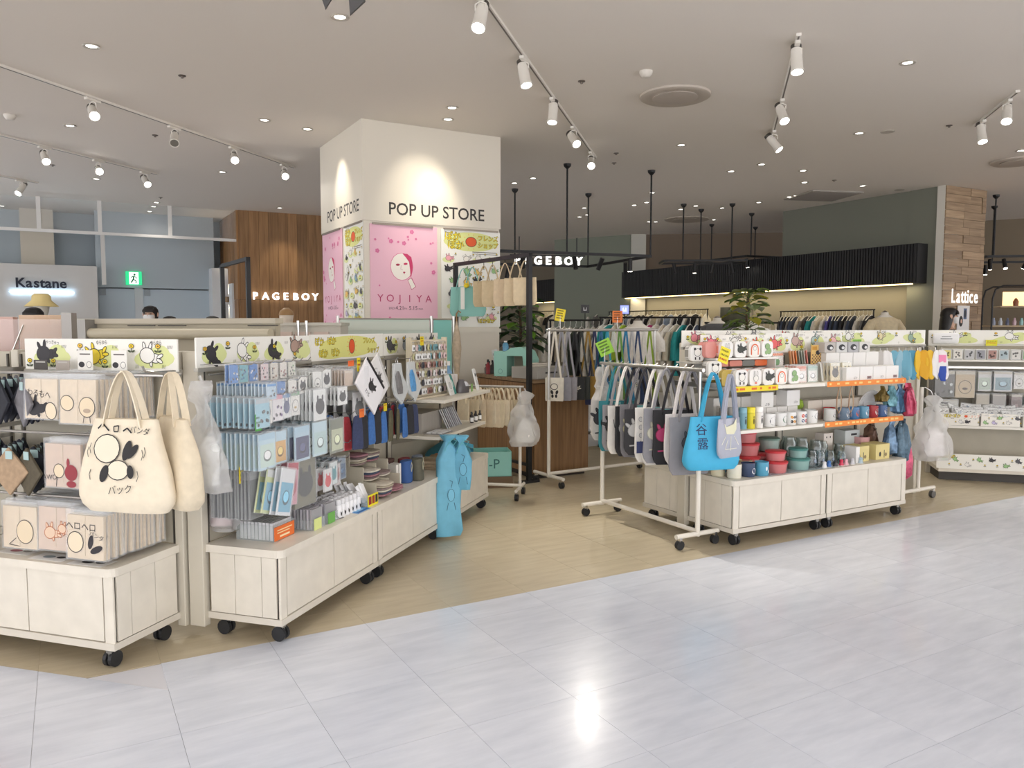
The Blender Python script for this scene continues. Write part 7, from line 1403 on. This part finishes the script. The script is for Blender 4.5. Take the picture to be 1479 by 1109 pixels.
mannequin(1036, 459, 9.6, 'mannequin in a dark grey top behind the lunch box header', (96, 96, 98), (70, 70, 74)); mannequin(1084, 462, 9.3, 'mannequin in a white shirt behind the leafy plant', (238, 236, 228), (60, 64, 74))
# plants
def plant(px, py_top, Y, ztop, spread, n, label, dark, seed, cols=None):
    p = at(px, py_top, Y); r = random.Random(seed); t = thing('potted_plant', label, 'plant', (p.x, Y, 0), r.uniform(0, 6))
    Mb().lathe([(.001, 0), (.15, 0), (.19, .32), (.18, .33), (.16, .30), (.001, .30)], 22).build('pot', M((206, 200, 190), .6), t, smooth=True)
    st = [(0, 0, .3), (.02, .01, .8), (-.01, .02, ztop - .35), (.02, 0, ztop - .05)]; Mb().tube(st, .016, 8).build('trunk', M((96, 78, 58), .8), t, smooth=True)
    for i in range(n):
        f = i / n; z = ztop - .62 + .58 * f + r.uniform(-.04, .04); th = i * 2.4; R_ = spread * (1 - .55 * f) * r.uniform(.5, 1); L_ = r.uniform(.13, .20); w = L_ * .42; c, s = math.cos(th), math.sin(th)
        m = Mb(); up = r.uniform(-.25, .45); rows = []
        for k in range(6):
            g = k / 5; rad = R_ * .35 + (R_ * .65 + L_ * .2) * 0 + g * L_ + R_ * .45; zz_ = z + up * g * L_ - .35 * L_ * g * g; hw = w * math.sin(math.pi * min(1, .08 + g * .92)) * (1 if k < 5 else .2)
            for q in (-1, 0, 1): rows.append((c * rad - s * q * hw, s * rad + c * q * hw, zz_ + (.02 if q else 0)))
        fs = [(k * 3 + q, k * 3 + q + 1, k * 3 + q + 4, k * 3 + q + 3) for k in range(5) for q in range(2)]; m.add(rows, fs)
        m.tube([(0, 0, z - .05), (c * (R_ * .4), s * (R_ * .4), z - .01), (c * R_ * .82, s * R_ * .82, z)], .004, 5)
        col = r.choice(cols or [(70, 98, 52), (84, 116, 60), (58, 84, 46), (110, 140, 62)]); lf = m.build('leaf', M(col, .32), t, smooth=True)
    return t
pl = plant(1082, 418, 8.9, at(1082, 412, 8.9).z, .26, 60, 'broad-leaved potted plant rising behind the lunch box header', False, 4, [(92, 122, 62), (120, 148, 70), (70, 98, 54), (176, 170, 60), (140, 156, 110)])
plant(752, 432, 9.0, at(752, 428, 9.0).z, .28, 60, 'dark glossy broad-leaved potted plant beside the column', True, 9, [(44, 66, 40), (54, 80, 46), (38, 58, 38), (120, 170, 60)])
# framed picture, small signs
s0, z0 = FW.px(1062, 455, -.03); t = thing('framed_picture', 'dark framed abstract picture leaning at the shop wall behind the plant', 'picture', FW.w(s0, -.03, 1.42), FW.rz); Mb().box(-.42, .42, -.015, .015, -.5, .42).build('frame', M((150, 146, 136), .4), t); Mb().box(-.38, .38, -.02, -.015, -.46, .38).build('panel', M((52, 56, 52), .5, var=.5, scale=4), t)
for px, py, Y, c, n_, e in ((845, 446, 10.4, (50, 50, 52), 'black square sign card clipped over the far rail', 0), (902, 447, 10.6, (120, 130, 255), 'small glowing blue-white display over the far rail', 2.)):
    p = at(px, py, Y); t = thing('rail_sign', n_, 'sign', p, 0); Mb().box(-.055, .055, -.006, .006, -.055, .055).build('card', M(c, .4, emit=e), t); Mb().cyl((0, 0, -.055), (0, 0, -p.z), .006, 6).build('stem', BLACKM, t); Mb().lathe([(.001, -p.z), (.12, -p.z), (.12, .012 - p.z), (.001, .014 - p.z)], 18).build('base_plate', BLACKM, t)
    Art().poly([(-.022, .02), (-.012, .02), (-.012, -.012), (.012, -.012), (.012, .02), (.022, .02), (.022, -.024), (-.022, -.024)], M((236, 236, 240), .5, emit=e)).build('print', t, (0, -.007, 0))
# ================================================================== Lattice shop corner
p = at(1391, 462, 11.0); sL = FLT.px(1391, 461, -.03); t = thing('fashion_poster', 'white fashion poster on the plank column under the lit sign', 'poster', FLT.w(sL[0], -.03, sL[1]), FLT.rz); Mb().box(-.15, .15, -.004, .004, -.2, .2).build('sheet', M((236, 238, 242), .5), t)
Art().rect(.0, .0, .08, .16, (90, 110, 150)).ell(-.06, -.03, .05, .08, (40, 38, 40)).ell(.04, .08, .03, .06, (50, 54, 66)).ell(-.05, -.03, .02, .03, (226, 190, 170)).build('print', t, (0, -.0045, 0))
o_ = at(1432, 470, 10.6); t = thing('display_shelf', 'black arched rack with a lit shelf beside the plank column', 'shelf', (o_.x, 10.6, 0), R(-12))
for y in (0, .35): Mb().tube([(0, y, 0), (0, y, 1.80), (.03, y, 1.92), (.12, y, 1.97), (1.5, y, 1.97)], .012, 8).build('arch', BLACKM, t, smooth=True)
Mb().box(.1, 1.5, 0, .35, 1.68, 1.70).build('shelf', M((180, 160, 130), .5), t); Mb().box(.25, 1.5, .34, .36, 1.71, 1.90).build('light_panel', M((255, 206, 150), .5, emit=1.6), t); Mb().box(.0, 1.5, 0, .35, 1.42, 1.44).build('shelf', M((180, 160, 130), .5), t); Mb().box(0, 1.5, .0, .35, 0, 1.0).build('counter', M((150, 130, 104), .5), t)
for i, c in enumerate(((150, 90, 60), (206, 120, 70), (90, 70, 60), (180, 110, 80), (120, 80, 60), (196, 150, 110))):
    q = t.matrix_basis @ Vector((.34 + i * .16, .15, 1.701)); o = Mb().lathe([(.001, 0), (.03, 0), (.035, .06), (.015, .10 + .02 * (i % 2)), (.001, .11 + .02 * (i % 2))], 12).build('lit_ornament', M(c, .5), None, smooth=True); o.location = q; tag(o, ('brown', 'orange', 'dark', 'clay', 'umber', 'sand')[i] + ' small ornament on the lit shelf', 'ornament', 'ornaments on the lit shelf')
for i in range(14):
    q = t.matrix_basis @ Vector((.06 + i * .085, .10, 1.4405)); c = [(150, 158, 180), (200, 206, 216), (90, 96, 120), (206, 176, 186), (160, 206, 206), (226, 220, 190)][i % 6]; o = Mb().lathe([(.001, 0), (.022, 0), (.024, .05), (.014, .075), (.012, .10), (.001, .102)], 12).build('perfume_bottle', M(c, .2), None, smooth=True); o.location = q; tag(o, ('blue-grey', 'silvery', 'slate', 'pink', 'aqua', 'cream')[i % 6] + ' little bottle in the row below the lit shelf', 'bottle', 'bottles below the lit shelf')
# ================================================================== people (mostly hidden behind the fixtures)
def person(x, y, H, face, label, hair_c, top_c, leg_c, mask=True, long_hair=False, arm=0.):
    t = thing('person', label, 'person', (x, y, 0), face)   # faces local -y
    k = H / 1.70; J = {}
    def v(n, a, b, c, r): J[n] = (Vector((a * k, b * k, c * k)), r * k)
    v('pelvis', 0, 0, .92, .145); v('waist', 0, 0, 1.07, .125); v('chest', 0, -.01, 1.26, .145); v('collar', 0, 0, 1.385, .085); v('neck', 0, -.005, 1.46, .052); v('jaw', 0, -.025, 1.53, .062); v('skull', 0, -.012, 1.60, .082); v('crown', 0, -.005, 1.655, .062)
    for s, n in ((-1, 'l'), (1, 'r')):
        v(n + 'sh', s * .165, 0, 1.36, .062); v(n + 'el', s * .235, .02, 1.09, .045); v(n + 'wr', s * .245, -.06 - arm, .86 + arm, .03); v(n + 'palm', s * .245, -.08 - arm * 1.2, .79 + arm, .032); 
        v(n + 'hip', s * .09, 0, .86, .095); v(n + 'kn', s * .10, -.01, .48, .062); v(n + 'an', s * .10, .02, .09, .042); v(n + 'toe', s * .11, -.13, .035, .035)
        for i in range(4): v(n + 'f%d' % i, s * (.225 + .014 * i), -.095 - arm * 1.2, .735 + arm + .004 * abs(i - 1), .0105); v(n + 'g%d' % i, s * (.225 + .014 * i), -.105 - arm * 1.2, .700 + arm + .008 * abs(i - 1), .009)
        v(n + 'th', s * .215, -.115 - arm * 1.2, .785 + arm, .012); v(n + 'tt', s * .212, -.135 - arm * 1.2, .755 + arm, .01)
    E_ = [('pelvis', 'waist'), ('waist', 'chest'), ('chest', 'collar'), ('collar', 'neck'), ('neck', 'jaw'), ('jaw', 'skull'), ('skull', 'crown')]
    for n in 'lr':
        E_ += [('collar', n + 'sh'), (n + 'sh', n + 'el'), (n + 'el', n + 'wr'), (n + 'wr', n + 'palm'), ('pelvis', n + 'hip'), (n + 'hip', n + 'kn'), (n + 'kn', n + 'an'), (n + 'an', n + 'toe'), (n + 'palm', n + 'th'), (n + 'th', n + 'tt')]
        for i in range(4): E_ += [(n + 'palm', n + 'f%d' % i), (n + 'f%d' % i, n + 'g%d' % i)]
    ks = list(J); me = bpy.data.meshes.new('body'); me.from_pydata([J[q][0] for q in ks], [(ks.index(a), ks.index(b)) for a, b in E_], []); o = bpy.data.objects.new('tmp_body', me); COL.objects.link(o)
    o.modifiers.new('s', 'SKIN'); 
    for i, q in enumerate(ks): me.skin_vertices[0].data[i].radius = (J[q][1] * (1.25 if q in ('pelvis', 'waist', 'chest') else 1), J[q][1] * (.85 if q in ('pelvis', 'waist', 'chest') else 1)); me.skin_vertices[0].data[i].use_root = (q == 'pelvis')
    su = o.modifiers.new('u', 'SUBSURF'); su.levels = 2; su.render_levels = 2
    bpy.context.view_layer.update(); m2 = bpy.data.meshes.new_from_object(o.evaluated_get(bpy.context.evaluated_depsgraph_get())); bpy.data.objects.remove(o)
    skin = M((222, 182, 156), .55); m2.materials.clear()
    for m in (skin, M(top_c, .85), M(leg_c, .85), M((40, 38, 38), .6)): m2.materials.append(m)
    for p in m2.polygons:
        c = p.center / k; p.use_smooth = True
        p.material_index = 3 if c.z < .075 else (0 if c.z > 1.43 or (abs(c.x) > .19 and c.z < .87 + arm and c.y < 0) else (1 if c.z > .93 or abs(c.x) > .2 else 2))
    ob('body', m2, t)
    hz = 1.605 * k
    Mb().loft([(hz - .095, 0, .045 * k, .05, .045), (hz - .05, 0, .030 * k, .082, .07), (hz + .01, 0, .022 * k, .095, .088), (hz + .055, 0, .008 * k, .092, .098), (hz + .092, 0, .0, .066, .075), (hz + .108, 0, .005, .02, .03)], 26, .006, int(x * 10), 2.1, 20).build('hair', M(hair_c, .5), t, smooth=True)
    Mb().loft([(hz + .02, 0, -.083 * k, .075, .022), (hz + .05, 0, -.080 * k, .078, .025), (hz + .075, 0, -.06 * k, .06, .03)], 18, .005, 4).build('fringe', M(hair_c, .5), t, smooth=True)
    if long_hair: Mb().loft([(hz - .36, 0, .07, .13, .05), (hz - .2, 0, .06, .12, .06), (hz - .05, 0, .035, .105, .075), (hz + .06, 0, .02, .09, .07)], 22, .01, 5).build('long_hair', M(hair_c, .45), t, smooth=True)
    for s in (-1, 1):
        Mb().loft([(hz - .005, s * .032, -.090 * k, .012, .004), (hz + .001, s * .032, -.092 * k, .014, .005), (hz + .006, s * .032, -.090 * k, .011, .004)], 10).build('eye', M((40, 32, 30), .4), t, smooth=True)
        Mb().loft([(hz - .035, s * .088, .005, .008, .014), (hz - .005, s * .092, .005, .009, .018), (hz + .018, s * .09, .005, .007, .013)], 10).build('ear', skin, t, smooth=True)
    Mb().loft([(hz - .04, 0, -.098 * k, .014, .012), (hz - .025, 0, -.096 * k, .010, .012), (hz + .002, 0, -.088 * k, .006, .008)], 10).build('nose', skin, t, smooth=True)
    if mask: Mb().loft([(hz - .098, 0, -.055, .045, .04), (hz - .075, 0, -.062, .066, .046), (hz - .035, 0, -.060, .070, .050), (hz - .012, 0, -.055, .060, .046)], 22).build('face_mask', M((238, 238, 238), .7), t, smooth=True)
    else: Mb().loft([(hz - .068, 0, -.083 * k, .018, .005), (hz - .062, 0, -.085 * k, .022, .006), (hz - .056, 0, -.083 * k, .016, .005)], 10).build('mouth', M((190, 110, 100), .5), t, smooth=True)
    return t
def pat(px, py, Y): return at(px, py, Y)
for px, py, Y, lb, hc, tc, lc_, fc, lh in ((217, 443, 10.3, 'person with short black hair and a white mask standing before the pale doors', (32, 28, 28), (210, 208, 202), (50, 52, 60), .1, False),
                                       (48, 446, 8.2, 'person with black hair behind the acrylic screen under the pale wall sign', (28, 26, 26), (70, 70, 76), (50, 50, 54), .2, False),
                                       (245, 459, 10.0, 'person whose dark hair just shows over the partition near the doors', (34, 30, 30), (120, 110, 100), (60, 56, 54), 3.0, True),
                                       (307, 459, 9.6, 'person whose dark hair shows over the partition before the black frame', (30, 28, 28), (80, 86, 100), (50, 50, 60), 2.8, False)):
    p = pat(px, py, Y); person(p.x, Y, p.z, fc, lb, hc, tc, lc_, True, lh)
p = pat(1372, 446, 10.2); person(p.x, 10.2, p.z, R(75), 'person with long black hair and a white mask in front of the plank column', (26, 24, 24), (44, 42, 44), (50, 48, 50), True, True)
# hat on a stand and a display head behind the partition
p = at(60, 440, 9.0); t = thing('hat_stand', 'pale yellow bucket hat on a display head under the pale wall sign', 'hat stand', (p.x, 9.0, 0), 0); H = p.z
Mb().loft([(H - .13, 0, 0, .05, .05), (H - .08, 0, -.01, .07, .08), (H - .0, 0, 0, .075, .09), (H + .06, 0, 0, .05, .06)], 20).build('display_head', M((216, 214, 206), .5), t, smooth=True); Mb().lathe([(.17, -.015), (.175, -.02), (.10, .05), (.095, .10), (.07, .125), (.001, .13)], 24, (0, 0, H)).build('hat', M((232, 212, 150), .8), t, smooth=True); Mb().cyl((0, 0, .02), (0, 0, H - .12), .012, 8).build('pole', STEEL, t); Mb().lathe([(.001, 0), (.14, 0), (.14, .02), (.001, .022)], 20).build('base_plate', STEEL, t)
p = at(414, 466, 6.9); t = thing('cap_stand', 'pale display head with a tan cap behind the low fixture', 'display head', (p.x, 6.9, 0), 0); H = p.z
Mb().loft([(H - .10, 0, 0, .05, .05), (H - .03, 0, 0, .045, .045), (H + .02, 0, -.01, .055, .065), (H + .07, 0, 0, .06, .07), (H + .115, 0, 0, .03, .04)], 20).build('head', M((206, 194, 180), .5), t, smooth=True); Mb().loft([(H + .065, 0, 0, .064, .075), (H + .10, 0, 0, .055, .065), (H + .13, 0, 0, .02, .025)], 20).build('cap', M((150, 118, 80), .7), t, smooth=True); Mb().cyl((0, 0, .02), (0, 0, H - .08), .012, 8).build('pole', STEEL, t); Mb().lathe([(.001, 0), (.14, 0), (.14, .02), (.001, .022)], 20).build('base_plate', STEEL, t)
